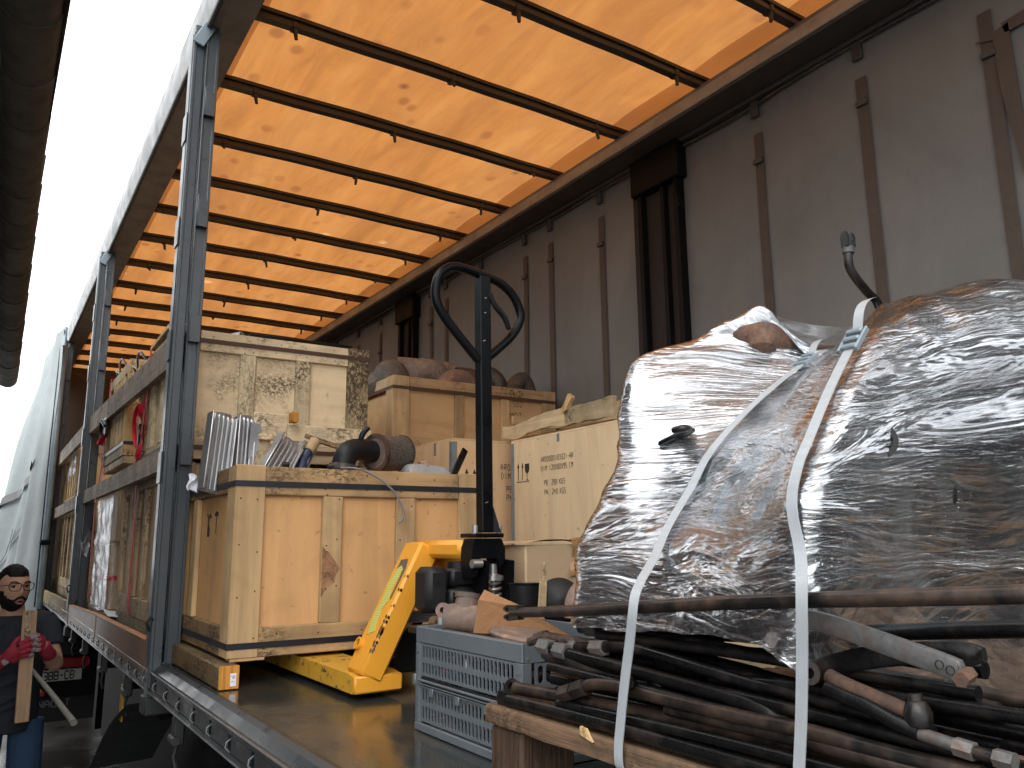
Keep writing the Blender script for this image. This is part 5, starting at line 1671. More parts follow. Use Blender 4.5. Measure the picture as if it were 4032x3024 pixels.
# ---------------------------------------------------------------- pallet jack
pj = thing('pallet_jack', 'yellow pallet jack with black pump and looped handle, forks under the orange crate', 'pallet jack', (0.56, 2.3, 1.301))
for sx, xf in ((-1, 0.287), (1, 0.692)):
    f = MB()
    w_ = 0.142
    # channel fork: top plate, side walls, heel block, tapered tip
    prof = [(2.232, 1.316), (2.232, 1.362), (2.262, 1.367), (3.25, 1.372), (3.36, 1.340), (3.36, 1.320), (3.30, 1.316)]
    f.prism([(p[0], p[1]) for p in prof], (xf, 0, 0), (0, 1, 0), (0, 0, 1), (w_, 0, 0))
    fo = f.build('fork', M['yellow_worn'], pj, ang=30)
    MB().box(xf - 0.002, xf + w_ + 0.002, 2.212, 2.2315, 1.317, 1.364, 0.005).build('heel_plate', M['yellow'], fo)
    for yw in (3.12,):
        MB().tube([(xf + 0.03, yw, 1.333), (xf + w_ - 0.03, yw, 1.333)], 0.030, 14).build('load_roller', M['black_cast'], fo)
xm = 0.558
for sx in (-1, 1):
    base = Vector((xm + sx * 0.222, 2.262, 1.366))
    topp = Vector((xm + sx * 0.048, 2.262, 1.705))
    d = (topp - base).normalized()
    n_ = Vector((0, 1, 0))
    u_ = d.cross(n_)
    lg = MB().obox((base + topp) / 2, (d, n_, u_), ((topp - base).length / 2 + 0.012, 0.055, 0.036), 0.008).build('frame_leg', M['yellow'], pj)
    if sx < 0:
        outn = -u_ if u_.x > 0 else u_
        c0 = base + outn * 0.0365
        st = MB()
        poly = [(0.095, 0.016), (0.150, 0.034), (0.205, 0.026), (0.250, 0.032), (0.300, 0.022), (0.312, 0.0), (0.300, -0.020), (0.240, -0.006), (0.200, -0.018), (0.175, 0.0), (0.135, -0.010), (0.110, -0.022)]
        st.prism(poly, c0, d, n_, outn * 0.0012)
        st.build('sticker', M['sticker'], lg, smooth=False)
        st = MB()
        st.prism([(0.296, 0.024), (0.330, 0.022), (0.334, -0.022), (0.305, -0.034), (0.205, -0.030), (0.21, -0.021), (0.285, -0.022)], c0, d, n_, outn * 0.0008)
        # chipped edge between the two faces of the leg
        for k_ in range(26):
            tt = random.choice((random.uniform(0.05, 0.12), random.uniform(0.10, 0.16), random.uniform(0.02, 0.30)))
            c_ed = base + d * tt + outn * 0.0362 - n_ * 0.0505
            sz_ = random.choice((0.4, 0.6, 0.8, 1.0, 1.7))
            st.prism([(u_0 * sz_, v_0 * min(1.0, sz_)) for u_0, v_0 in [(0, -0.003), (0.004, -0.0045), (0.009, -0.002 - random.random() * 0.003), (0.013, 0.0), (0.008, 0.003 + random.random() * 0.003), (0.003, 0.0015)]], c_ed, d, n_, outn * 0.0007)
            c_ed = base + d * tt + outn * 0.031 - n_ * 0.0553
            st.prism([(0, -0.002), (0.006, -0.003 - random.random() * 0.003), (0.011, 0.001), (0.005, 0.003)], c_ed, d, outn, -n_ * 0.0007)
        st.build('bare_patch', M['chip_metal'], lg, smooth=False)
        b = MB()
        b.lathe([(0.012, -0.004), (0.017, -0.004), (0.018, 0.012), (0.012, 0.012)], base + d * 0.065 + outn * 0.037 + n_ * 0.030, outn, 16, closed=True)
        b.build('axle_bush', M['yellow'], lg)
        MB().lathe([(0.0, 0.0), (0.0118, 0.0), (0.0118, 0.004)], base + d * 0.065 + outn * 0.037 + n_ * 0.030, outn, 14).build('axle_end', M['black_cast'], lg)
# head beam running back to the pump
hb = MB()
hb.box(xm - 0.052, xm + 0.052, 2.02, 2.318, 1.680, 1.733, 0.014)
hb.build('head_beam', M['yellow'], pj)
MB().box(xm - 0.054, xm + 0.054, 2.286, 2.306, 1.62, 1.6795, 0.006).build('head_gusset', M['yellow'], pj)
MB().box(xm - 0.10, xm + 0.10, 2.320, 2.336, 1.345, 1.47, 0.006).build('back_plate', M['black_cast'], pj)
rp = MB().box(xm - 0.095, xm + 0.03, 2.292, 2.2985, 1.49, 1.525, 0.001).build('rating_plate', M['alu'], pj)
t = MB()
for k_ in range(4):
    t.box(xm - 0.088, xm + 0.01 - 0.02 * (k_ % 2), 2.2905, 2.2915, 1.497 + k_ * 0.006, 1.4985 + k_ * 0.006)
t.build('rating_print', M['ink'], rp, smooth=False)
pu = MB()
pu.tube([(xm - 0.02, 2.07, 1.44), (xm - 0.02, 2.07, 1.672)], 0.042, 20)
pu.box(xm - 0.085, xm + 0.03, 2.01, 2.12, 1.545, 1.60, 0.008)
pu.box(xm - 0.075, xm + 0.0, 2.02, 2.10, 1.605, 1.655, 0.008)
pu.build('pump_body', M['black_cast'], pj)
MB().obox((xm - 0.112, 2.07, 1.598), ((1, 0, 0), (0, 1, 0), (0, 0, 1)), (0.036, 0.045, 0.062), 0.016).build('oil_tank', M['black_cast'], pj)
MB().tube([(xm - 0.052, 2.03, 1.535), (xm - 0.052, 1.985, 1.535)], 0.021, 6).build('plug', M['black_cast'], pj)
MB().lathe([(0.030, -0.012), (0.048, -0.012), (0.048, 0.010), (0.030, 0.010)], (xm - 0.045, 2.06, 1.515), (0, 0, 1), 20).build('pump_foot', M['bolt'], pj)
MB().tube([(xm - 0.11, 2.02, 1.505), (xm - 0.11, 2.02, 1.53)], 0.009, 6).build('bolt', M['bolt'], pj)
MB().box(xm - 0.15, xm + 0.10, 1.99, 2.14, 1.480, 1.500, 0.004).build('pump_base', M['black_cast'], pj)
# draw-bar yoke
yk = MB()
yk.box(xm - 0.040, xm + 0.056, 1.955, 2.04, 1.738, 1.750, 0.003)
yk.prism([(-0.046, 0), (-0.044, 0.036), (-0.034, 0.060), (0.050, 0.060), (0.062, 0.034), (0.062, 0.0), (0.046, -0.020), (0.036, 0.006), (-0.018, 0.006), (-0.028, -0.04), (-0.044, -0.046)], (xm, 1.962, 1.676), (1, 0, 0), (0, 0, 1), (0, 0.062, 0))
yk.build('yoke', M['black_paint'], pj, ang=25)
for sx, xx in ((-1, xm - 0.010), (1, xm + 0.072)):
    a = MB()
    a.prism([(1.945, 1.675), (2.015, 1.68), (2.05, 1.60), (2.04, 1.52), (1.99, 1.505), (1.965, 1.545), (1.95, 1.60)], (xx, 0, 0), (0, 1, 0), (0, 0, 1), (0.010 , 0, 0))
    a.build('yoke_cheek', M['black_paint'], pj, ang=25)
MB().tube([(xm - 0.050, 1.955, 1.668), (xm - 0.02, 1.955, 1.668)], 0.012, 16).build('pivot_pin', M['bolt'], pj)
for (xx, yy_) in ((xm - 0.032, 1.97), (xm + 0.046, 1.97)):
    MB().tube([(xx, yy_, 1.748), (xx, yy_, 1.772)], 0.009, 8).build('bolt', M['bolt'], pj)
# spring and plunger
sp = MB()
hx, hy = xm + 0.036, 1.985
sp.tube([(hx + 0.021 * math.cos(k_ * 0.5), hy + 0.021 * math.sin(k_ * 0.5), 1.535 + 0.085 * k_ / 64) for k_ in range(65)], 0.0042, 6)
sp.build('spring', M['bolt'], pj)
MB().lathe([(0.0, 0.0), (0.029, 0.0), (0.029, 0.012), (0.018, 0.016), (0.012, 0.018), (0.012, 0.045), (0.0, 0.045)], (hx, hy, 1.621), (0, 0, 1), 18).build('plunger', M['bolt'], pj)
MB().tube([(hx, hy, 1.53), (hx, hy, 1.625)], 0.007, 8).build('piston_rod', M['bolt'], pj)
MB().tube([(hx - 0.014, hy - 0.005, 1.693), (hx + 0.014, hy - 0.005, 1.693)], 0.015, 14).build('roller', M['black_cast'], pj)
# mast and handle
ms = MB()
mt = Vector((xm + 0.004, 1.985, 2.500)); mbot = Vector((xm + 0.010, 1.985, 1.752))
ms.obox((mt + mbot) / 2, ((mt - mbot), (1, 0, 0), (0, 1, 0)), ((mt - mbot).length / 2, 0.0185, 0.0185), 0.003)
ms.build('mast', M['black_paint'], pj, ang=20)
mg_ = MB()
mg_.prism([(0.0, 1.752), (0.0, 1.85), (0.030, 1.752)], (xm + 0.022, 1.975, 0), (0.8, -0.6, 0), (0, 0, 1), (0.006, 0.008, 0))
mg_.build('mast_gusset', M['black_paint'], pj, ang=20)
loop = [(0.545, 1.98, 2.243), (0.475, 1.98, 2.312), (0.422, 1.98, 2.370), (0.404, 1.98, 2.415), (0.409, 1.98, 2.465), (0.432, 1.98, 2.497), (0.472, 1.98, 2.514), (0.54, 1.98, 2.506), (0.612, 1.98, 2.492), (0.661, 1.98, 2.462), (0.689, 1.98, 2.418), (0.689, 1.98, 2.379), (0.66, 1.98, 2.330), (0.611, 1.98, 2.283), (0.571, 1.98, 2.25)]
MB().tube(spline(loop, 6), 0.0135, 12).build('handle_loop', M['black_paint'], pj)
MB().tube(spline([(0.576, 1.97, 2.445), (0.594, 1.962, 2.408), (0.620, 1.955, 2.376), (0.633, 1.952, 2.340)], 5), [0.009, 0.009, 0.0085, 0.008, 0.008, 0.009, 0.009, 0.009, 0.009, 0.009, 0.009, 0.0085, 0.008, 0.0075, 0.007, 0.006], 8).build('release_lever', M['black_paint'], pj)
sc_ = MB()
for (zz, yy_) in ((2.30, 0), (2.43, 0), (2.385, 0.004), (1.835, 0)):
    c0 = Vector((xm + 0.002 + random.uniform(-0.008, 0.008), 1.985 - 0.0187, zz))
    sc_.obox(c0, ((1, 0, 0.4), (-0.4, 0, 1), (0, 1, 0)), (0.002 + random.random() * 0.003, 0.0013, 0.0003))
sc_.build('scratch', M['bolt'], pj, smooth=False)
# lift linkage
la = MB()
la.prism([(0.0, 0.0), (0.03, 0.05), (0.12, 0.10), (0.15, 0.125), (0.165, 0.11), (0.14, 0.07), (0.05, 0.01), (0.040, -0.035), (0.012, -0.035)], (0.385, 2.325, 1.378), (1, 0, 0), (0, 0, 1), (0, 0.035, 0))
la.build('lift_link', M['black_cast'], pj, ang=25)
MB().lathe([(0.0, -0.02), (0.018, -0.02), (0.018, 0.02), (0.0, 0.02)], (0.49, 2.12, 1.503), (0, 1, 0), 14).build('link_bolt', M['bolt'], pj)
for xx in (xm - 0.05, xm + 0.05):
    MB().lathe([(0.0, -0.022), (0.07, -0.024), (0.082, -0.016), (0.082, 0.016), (0.07, 0.024), (0.0, 0.022)], (xx, 2.06, 1.3855), (1, 0, 0), 26).build('steer_wheel', M['black_cast'], pj)

# ---------------------------------------------------------------- grey folding crate
pc = thing('folding_crate', 'grey plastic folding crate full of parts beside the timber pallet', 'crate', (0.43, 1.58, 1.301))
px0, px1, py0, py1 = 0.270, 0.606, 1.352, 1.806
pz0, pz1 = 1.302, 1.532
b = MB()
# rim: deep band all round, open top
for (A, B, C_, D) in ((px0, px0 + 0.006, py0, py1), (px1 - 0.006, px1, py0, py1), (px0 + 0.006, px1 - 0.006, py1 - 0.006, py1)):
    b.box(A, B, C_, D, pz1 - 0.036, pz1, 0.0025)
b.prism([(px0 + 0.006, pz1 - 0.036), (px0 + 0.05, pz1 - 0.036), (px0 + 0.075, pz1 - 0.020), (px1 - 0.075, pz1 - 0.020), (px1 - 0.05, pz1 - 0.036), (px1 - 0.006, pz1 - 0.036), (px1 - 0.006, pz1), (px0 + 0.006, pz1)], (0, py0, 0), (1, 0, 0), (0, 0, 1), (0, 0.006, 0))
b.box(px0 + 0.004, px0 + 0.020, py0 + 0.004, py1 - 0.004, pz1 - 0.003, pz1 - 0.0005)
b.build('rim', M['plastic'], pc, ang=30)
b = MB()
for (A, B, C_, D) in ((px0 - 0.002, px0 + 0.006, py0, py1), (px1 - 0.006, px1 + 0.002, py0, py1), (px0 + 0.006, px1 - 0.006, py0, py0 + 0.008), (px0 + 0.006, px1 - 0.006, py1 - 0.008, py1)):
    b.box(A, B, C_, D, pz0, pz0 + 0.018, 0.002)
b.box(px0 + 0.002, px1 - 0.002, py0 + 0.002, py1 - 0.002, pz0 + 0.002, pz0 + 0.006)
b.build('base', M['plastic'], pc, ang=30)


def slotted(mb, o, eu, ev, nr, w_, h_, slots_, th):
    """plate with stadium slots: slots_ = [(u0,u1,v0,v1)] on a regular grid; built as bars so that the holes are open"""
    o, eu, ev, nr = Vector(o), Vector(eu), Vector(ev), Vector(nr)
    for (u0, u1, v0, v1) in slots_:
        pts = []
        r_ = (u1 - u0) / 2
        c = (u0 + u1) / 2
    return mb


def slotpanel(name, o, eu, ev, nr, w_, h_, nx, rows, mu, parent, th=0.003):
    """panel of cells, each cell a quad ring round a stadium hole"""
    o, eu, ev, nr = Vector(o), Vector(eu), Vector(ev), Vector(nr)
    mb = MB()
    cw = (w_ - 2 * mu) / nx
    seg = 4

    def quad(u0, u1, v0, v1):
        vs = [o + eu * a + ev * c + nr * t_ for t_ in (0, th) for (a, c) in ((u0, v0), (u1, v0), (u1, v1), (u0, v1))]
        mb.add(vs, [(0, 1, 2, 3), (7, 6, 5, 4), (0, 4, 5, 1), (1, 5, 6, 2), (2, 6, 7, 3), (3, 7, 4, 0)])
    if mu > 0:
        quad(0, mu, 0, h_); quad(w_ - mu, w_, 0, h_)
    for (v0, v1) in rows:
        for i in range(nx):
            u0 = mu + cw * i
            u1 = u0 + cw
            r_ = cw * 0.345
            uc = (u0 + u1) / 2
            m_ = 0.004
            hole = []
            for k_ in range(seg + 1):
                an = math.pi * k_ / seg
                hole.append((uc + r_ * math.cos(an), v1 - m_ - r_ + r_ * math.sin(an)))
            for k_ in range(seg + 1):
                an = math.pi + math.pi * k_ / seg
                hole.append((uc + r_ * math.cos(an), v0 + m_ + r_ + r_ * math.sin(an)))
            outer = []
            for (a, c) in hole:
                if c > (v0 + v1) / 2:
                    if a > uc + r_ * 0.9: outer.append((u1, c))
                    elif a < uc - r_ * 0.9: outer.append((u0, c))
                    else: outer.append((u0 + (a - (uc - r_)) / (2 * r_) * cw, v1))
                else:
                    if a > uc + r_ * 0.9: outer.append((u1, c))
                    elif a < uc - r_ * 0.9: outer.append((u0, c))
                    else: outer.append((u0 + (a - (uc - r_)) / (2 * r_) * cw, v0))
            n_ = len(hole)
            vs = [o + eu * a + ev * c for (a, c) in hole] + [o + eu * a + ev * c for (a, c) in outer] + [o + eu * a + ev * c + nr * th for (a, c) in hole] + [o + eu * a + ev * c + nr * th for (a, c) in outer]
            fs = []
            for k_ in range(n_):
                k2 = (k_ + 1) % n_
                fs.append((k_, k2, n_ + k2, n_ + k_))
                fs.append((2 * n_ + k_, 3 * n_ + k_, 3 * n_ + k2, 2 * n_ + k2))
                fs.append((k_, 2 * n_ + k_, 2 * n_ + k2, k2))
            mb.add(vs, fs)
            cs = [(u1, v1), (u0, v1), (u0, v0), (u1, v0)]
            # corner fillers
            for (cu, cv, ia, ib) in ((u1, v1, 0, 1), (u0, v1, seg - 1, seg), (u0, v0, seg + 1, seg + 2), (u1, v0, n_ - 2, n_ - 1)):
                p3 = [outer[ia], outer[ib], (cu, cv)]
                b_ = len(mb.v)
                mb.v += [o + eu * a + ev * c + nr * t_ for t_ in (0, th) for (a, c) in p3]
                mb.f += [(b_, b_ + 1, b_ + 2), (b_ + 5, b_ + 4, b_ + 3)]
    return mb.build(name, M['plastic'], parent, smooth=False)


Lw = py1 - py0
# long side facing the open side of the trailer: upper and lower hinged halves
h_up0, h_up1 = 1.420, pz1 - 0.037
slotpanel('side_panel', (px0 + 0.001, py1 - 0.022, h_up0), (0, -1, 0), (0, 0, 1), (1, 0, 0), Lw - 0.044, h_up1 - h_up0, 26, [(0.004, 0.038), (0.038, h_up1 - h_up0)], 0.008, pc)
slotpanel('side_panel', (px0 + 0.001, py1 - 0.022, pz0 + 0.019), (0, -1, 0), (0, 0, 1), (1, 0, 0), Lw - 0.044, 0.080, 26, [(0.004, 0.042), (0.042, 0.078)], 0.008, pc)
slotpanel('side_panel', (px1 - 0.004, py1 - 0.022, pz0 + 0.019), (0, -1, 0), (0, 0, 1), (1, 0, 0), Lw - 0.044, pz1 - 0.037 - pz0 - 0.019, 26, [(0.004, 0.045), (0.045, 0.09), (0.09, 0.135), (0.135, 0.173)], 0.008, pc)
slotpanel('end_panel', (px0 + 0.030, py0 + 0.001, pz0 + 0.02), (1, 0, 0), (0, 0, 1), (0, 1, 0), px1 - px0 - 0.06, 0.174, 14, [(0.004, 0.05), (0.05, 0.09), (0.09, 0.13), (0.13, 0.172)], 0.004, pc)
slotpanel('end_panel', (px0 + 0.030, py1 - 0.004, pz0 + 0.02), (1, 0, 0), (0, 0, 1), (0, 1, 0), px1 - px0 - 0.06, 0.174, 14, [(0.004, 0.05), (0.05, 0.09), (0.09, 0.13), (0.13, 0.172)], 0.004, pc)
cb = MB()
for (xx, yy_) in ((px0, py0), (px0, py1 - 0.022), (px1 - 0.022, py0), (px1 - 0.022, py1 - 0.022)):
    cb = MB()
    cb.box(xx, xx + 0.022, yy_, yy_ + 0.005, pz0 + 0.0185, pz1 - 0.0365, 0.001)
    cb.box(xx, xx + 0.005, yy_ + 0.0052, yy_ + 0.022, pz0 + 0.0185, pz1 - 0.0365, 0.001)
    for zz in (1.34, 1.375, 1.412, 1.44, 1.475):
        cb.box(xx - 0.0012, xx - 0.0001, yy_ + 0.003, yy_ + 0.019, zz, zz + 0.003)
    cb.build('corner_column', M['plastic'], pc, smooth=False)
hg = MB()
hg.tube([(px0 - 0.003, py1 - 0.02, 1.414), (px0 - 0.003, py0 + 0.02, 1.414)], 0.0030, 8)
hg.tube([(px0 - 0.003, py1 - 0.02, 1.406), (px0 - 0.003, py0 + 0.02, 1.406)], 0.0016, 6)
hg.tube([(px0 - 0.002, py1 - 0.02, 1.4005), (px0 - 0.002, py0 + 0.02, 1.4005)], 0.0014, 6)
hg.box(px0 - 0.004, px0 + 0.004, py1 - 0.004, py1 + 0.010, 1.398, 1.424, 0.003)
hg.build('hinge', M['plastic'], pc)
MB().box(px0 + 0.004, px0 + 0.006, py0 + 0.02, py1 - 0.02, 1.3995, 1.419).build('hinge_gap', M['plastic_dark'], pc)
for yy_ in (1.72, 1.60, 1.48):
    MB().box(px0 - 0.005, px0 - 0.001, yy_ - 0.009, yy_ + 0.009, 1.384, 1.402, 0.0015).build('latch', M['plastic'], pc)
MB().tube([(px0 + 0.014, py0 - 0.0015, pz1 - 0.028), (px0 + 0.014, py0 + 0.002, pz1 - 0.028)], 0.0035, 10).build('rivet', M['bolt'], pc)
sj = MB()
for k_ in range(420):
    x_ = random.uniform(px0 + 0.02, px1 - 0.02); y_ = random.uniform(py0 + 0.03, py1 - 0.03); z_ = random.uniform(1.325, 1.50)
    p = Vector((x_, y_, z_))
    d = Vector((random.uniform(-1, 1), random.uniform(-1, 1), random.uniform(-0.5, 0.5))).normalized() * random.uniform(0.008, 0.026)
    q = p + d
    q.x = min(max(q.x, px0 + 0.018), px1 - 0.018); q.y = min(max(q.y, py0 + 0.02), py1 - 0.02); q.z = max(q.z, 1.316)
    if (q - p).length > 0.004:
        sj.bar(p, q, random.uniform(0.006, 0.016), random.uniform(0.006, 0.014), bev=0.001)
o = sj.build('small_parts', M['scrap_dark'], None, loc=(0.43, 1.58, 1.32))
tag(o, 'small metal parts showing through the slots of the folding crate', 'parts', None, 'stuff')
GF = 'things on top of the folding crate'
for lab, a, bq, r_, mat in (('bright chrome pin among the small parts', (0.289, 1.60, 1.475), (0.291, 1.59, 1.455), 0.007, M['bolt']),
                         ('pale toothed strip among the small parts', (0.288, 1.63, 1.492), (0.288, 1.47, 1.478), 0.004, M['pale_steel']),
                         ('small red plug among the small parts', (0.289, 1.70, 1.446), (0.292, 1.69, 1.440), 0.005, M['red'])):
    o = MB().tube([a, bq], r_, 8).build('small_part', mat, None, loc=a)
    tag(o, lab, 'part', GF)
mf = thing('manifold_casting', 'brown flanged manifold casting lying on top of the folding crate', 'casting', (0.34, 1.62, 1.50), GF)
MB().tube(spline([(0.300, 1.715, 1.555), (0.345, 1.675, 1.553), (0.40, 1.64, 1.530), (0.46, 1.60, 1.515)], 5), [0.030, 0.031, 0.032, 0.033, 0.034, 0.034, 0.034, 0.034, 0.034, 0.034, 0.034, 0.034, 0.034, 0.034, 0.034, 0.034], 18).build('body', M['cast_brown'], mf)
MB().tube([(0.335, 1.685, 1.555), (0.345, 1.69, 1.600)], [0.030, 0.027], 18).build('neck', M['cast_brown'], mf)
MB().lathe([(0.0, -0.006), (0.030, -0.006), (0.031, 0.005), (0.0, 0.005)], (0.346, 1.692, 1.603), (0.2, 0.1, 1), 20).build('flange', M['cast_brown'], mf)
fl = MB()
fl.lathe([(0.007, -0.008), (0.017, -0.008), (0.017, 0.006), (0.007, 0.006)], (0.292, 1.712, 1.572), (-0.7, -0.6, 0.1), 16, closed=True)
fl.build('bolt_lug', M['cast_rust'], mf)
cbx = thing('cardboard_flap', 'folded piece of brown cardboard standing on the folding crate', 'cardboard', (0.38, 1.5, 1.535), GF)
b = MB()
P0, P1, P2, P3 = Vector((0.290, 1.565, 1.534)), Vector((0.300, 1.560, 1.602)), Vector((0.545, 1.565, 1.512)), Vector((0.545, 1.565, 1.505))
b.add([P0, P1, (0.405, 1.56, 1.583), P2, P3, (0.45, 1.56, 1.518)] + [Vector(p) + Vector((0.0, 0.004, 0.0)) for p in (P0, P1, (0.405, 1.56, 1.583), P2, P3, (0.45, 1.56, 1.518))],
      [(0, 1, 2, 3, 4, 5), (11, 10, 9, 8, 7, 6)] + [(i, (i + 1) % 6, 6 + (i + 1) % 6, 6 + i) for i in range(6)])
b.build('front_face', M['card_orange'], cbx, smooth=False)
b = MB()
b.add([P1, (0.337, 1.60, 1.618), (0.375, 1.61, 1.600), (0.405, 1.56, 1.583)] + [Vector(p) + Vector((0, 0.003, 0.003)) for p in (P1, (0.337, 1.60, 1.618), (0.375, 1.61, 1.600), (0.405, 1.56, 1.583))],
      [(0, 1, 2, 3), (7, 6, 5, 4)] + [(i, (i + 1) % 4, 4 + (i + 1) % 4, 4 + i) for i in range(4)])
b.build('folded_edge', M['card_orange'], cbx, smooth=False)
b = MB()
b.add([P0 + Vector((-0.004, 0, 0)), P1 + Vector((-0.004, 0, 0)), (0.333, 1.60, 1.618), (0.322, 1.60, 1.538)] + [Vector(p) + Vector((0.004, 0, 0)) for p in (P0 + Vector((-0.004, 0, 0)), P1 + Vector((-0.004, 0, 0)), (0.333, 1.60, 1.618), (0.322, 1.60, 1.538))],
      [(0, 1, 2, 3), (7, 6, 5, 4)] + [(i, (i + 1) % 4, 4 + (i + 1) % 4, 4 + i) for i in range(4)])
b.build('side_face', M['card_orange'], cbx, smooth=False)
tr_ = thing('brown_disc', 'flat brown metal rim lying under the cardboard on the folding crate', 'part', (0.37, 1.48, 1.52), GF)
MB().lathe([(0.0, -0.006), (0.085, -0.006), (0.088, 0.0), (0.085, 0.006), (0.07, 0.007), (0.0, 0.003)], (0.388, 1.50, 1.527), (0.1, -0.12, 1), 32).build('disc', M['cast_brown'], tr_)

# ---------------------------------------------------------------- carton, pots and pipes between jack and wrapped load
ct = thing('carton', 'brown carton closed with tape standing against the stencilled box', 'carton', (0.85, 2.1, 1.301))
MB().box(0.700, 1.20, 1.98, 2.30, 1.301, 1.716, 0.005).build('carton_body', M['cardboard_lid'], ct)
MB().grid(lambda u, v: Vector((0.690 + 0.50 * u, 1.968 + 0.335 * v, 1.722 + 0.012 * math.sin(math.pi * u) - 0.004 * v + 0.004 * math.sin(u * 11))), 20, 6).build('lid_flap', M['cardboard'], ct, fix=False)
def tp(u, v):
    z_ = 1.735 - 0.11 * v
    return Vector((0.855 + 0.075 * u + 0.01 * math.sin(v * 4), 1.975 - 0.006 * math.sin(v * 8 + u * 3), z_ + 0.006 * u))
MB().grid(tp, 6, 12).build('tape', M['tape'], ct, fix=False)
pot = thing('black_pot', 'black bucket standing beside the carton', 'bucket', (0.57, 1.83, 1.5))
MB().lathe([(0.035, -0.10), (0.040, 0.0), (0.044, 0.004), (0.040, 0.003), (0.033, -0.09), (0.0, -0.09)], (0.578, 1.80, 1.616), (0, 0, 1), 24).build('wall', M['black_cast'], pot)
MB().box(0.50, 0.70, 1.815 - 0.1, 1.93, 1.301, 1.51, 0.006).build('stand', M['scrap'], pot)
sl = MB()
sl.prism([(0, 0), (0.022, 0.0), (0.016, 0.10), (0.006, 0.13), (-0.002, 0.09)], (0.574, 1.735, 1.545), (1, 0, 0), (0.12, 0, 1), (0, 0.006, 0))
tag(sl.build('wood_splinter', M['old_batten_z'], None, loc=(0.58, 1.735, 1.55)), 'pointed brown wood splinter standing in front of the black bucket', 'splinter')
ds = thing('black_disc', 'black dished disc leaning between bucket and rusty elbow', 'disc', (0.64, 1.76, 1.57))
MB().lathe([(0.0, 0.014), (0.03, 0.010), (0.055, -0.004), (0.060, -0.006), (0.056, 0.0), (0.03, 0.016), (0.0, 0.02)], (0.665, 1.77, 1.575), (-0.35, -0.55, 0.15), 28).build('dish', M['black_cast'], ds)
er = thing('rusty_elbow', 'rusty pipe elbow half hidden by the stretch film edge', 'pipe', (0.68, 1.70, 1.55))
MB().tube(spline([(0.672, 1.70, 1.535), (0.676, 1.70, 1.575), (0.70, 1.69, 1.602), (0.75, 1.66, 1.60), (0.80, 1.63, 1.59)], 5), [0.036] * 21, 18).build('pipe', M['cast_rust'], er)

# ---------------------------------------------------------------- timber pallet with rods, wrapped load and white straps
pa = thing('timber_pallet', 'rough timber pallet carrying the rods and the wrapped load', 'pallet', (0.7, 0.85, 1.301))
tz = 1.446
b = MB()
nn_ = 16
vs, fs = [], []
for i in range(nn_ + 1):
    yy_ = 1.296 - (1.296 - 0.34) * i / nn_
    j1, j2 = 0.0022 * mnoise.noise(Vector((yy_ * 30, 1, 2))), 0.0022 * mnoise.noise(Vector((yy_ * 24, 7, 2)))
    x_ = 0.155
    vs += [(x_ + j1, yy_, tz - 0.030 + j2), (x_ + 0.11, yy_, tz - 0.030), (x_ + 0.11, yy_, tz), (x_ + 0.004 + j2, yy_, tz + j1 * 0.6), (x_ + j2, yy_, tz - 0.005 + j1)]
for i in range(nn_):
    for k_ in range(5):
        fs.append((i * 5 + k_, (i + 1) * 5 + k_, (i + 1) * 5 + (k_ + 1) % 5, i * 5 + (k_ + 1) % 5))
fs += [(0, 1, 2, 3, 4), tuple(nn_ * 5 + k_ for k_ in (4, 3, 2, 1, 0))]
b.add(vs, fs)
b.build('top_board', M['timber_y'], pa, ang=25)
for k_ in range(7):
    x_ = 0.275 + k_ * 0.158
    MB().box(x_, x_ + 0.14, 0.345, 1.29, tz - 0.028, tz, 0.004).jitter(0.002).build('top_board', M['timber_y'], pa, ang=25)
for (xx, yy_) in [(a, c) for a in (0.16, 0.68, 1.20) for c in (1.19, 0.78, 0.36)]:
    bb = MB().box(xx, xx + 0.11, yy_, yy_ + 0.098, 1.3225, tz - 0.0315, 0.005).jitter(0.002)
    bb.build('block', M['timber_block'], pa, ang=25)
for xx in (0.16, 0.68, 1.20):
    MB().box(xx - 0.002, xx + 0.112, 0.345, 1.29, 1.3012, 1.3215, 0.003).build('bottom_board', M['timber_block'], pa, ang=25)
sp_ = MB()
sp_.prism([(0, 0), (0.03, -0.006), (0.016, 0.010), (0.002, 0.012)], (0.1545, 1.02, 1.444), (0, -1, 0), (0, 0, 1), (-0.004, 0, 0))
sp_.build('splinter', M['fresh_batten_z'], pa, smooth=False)

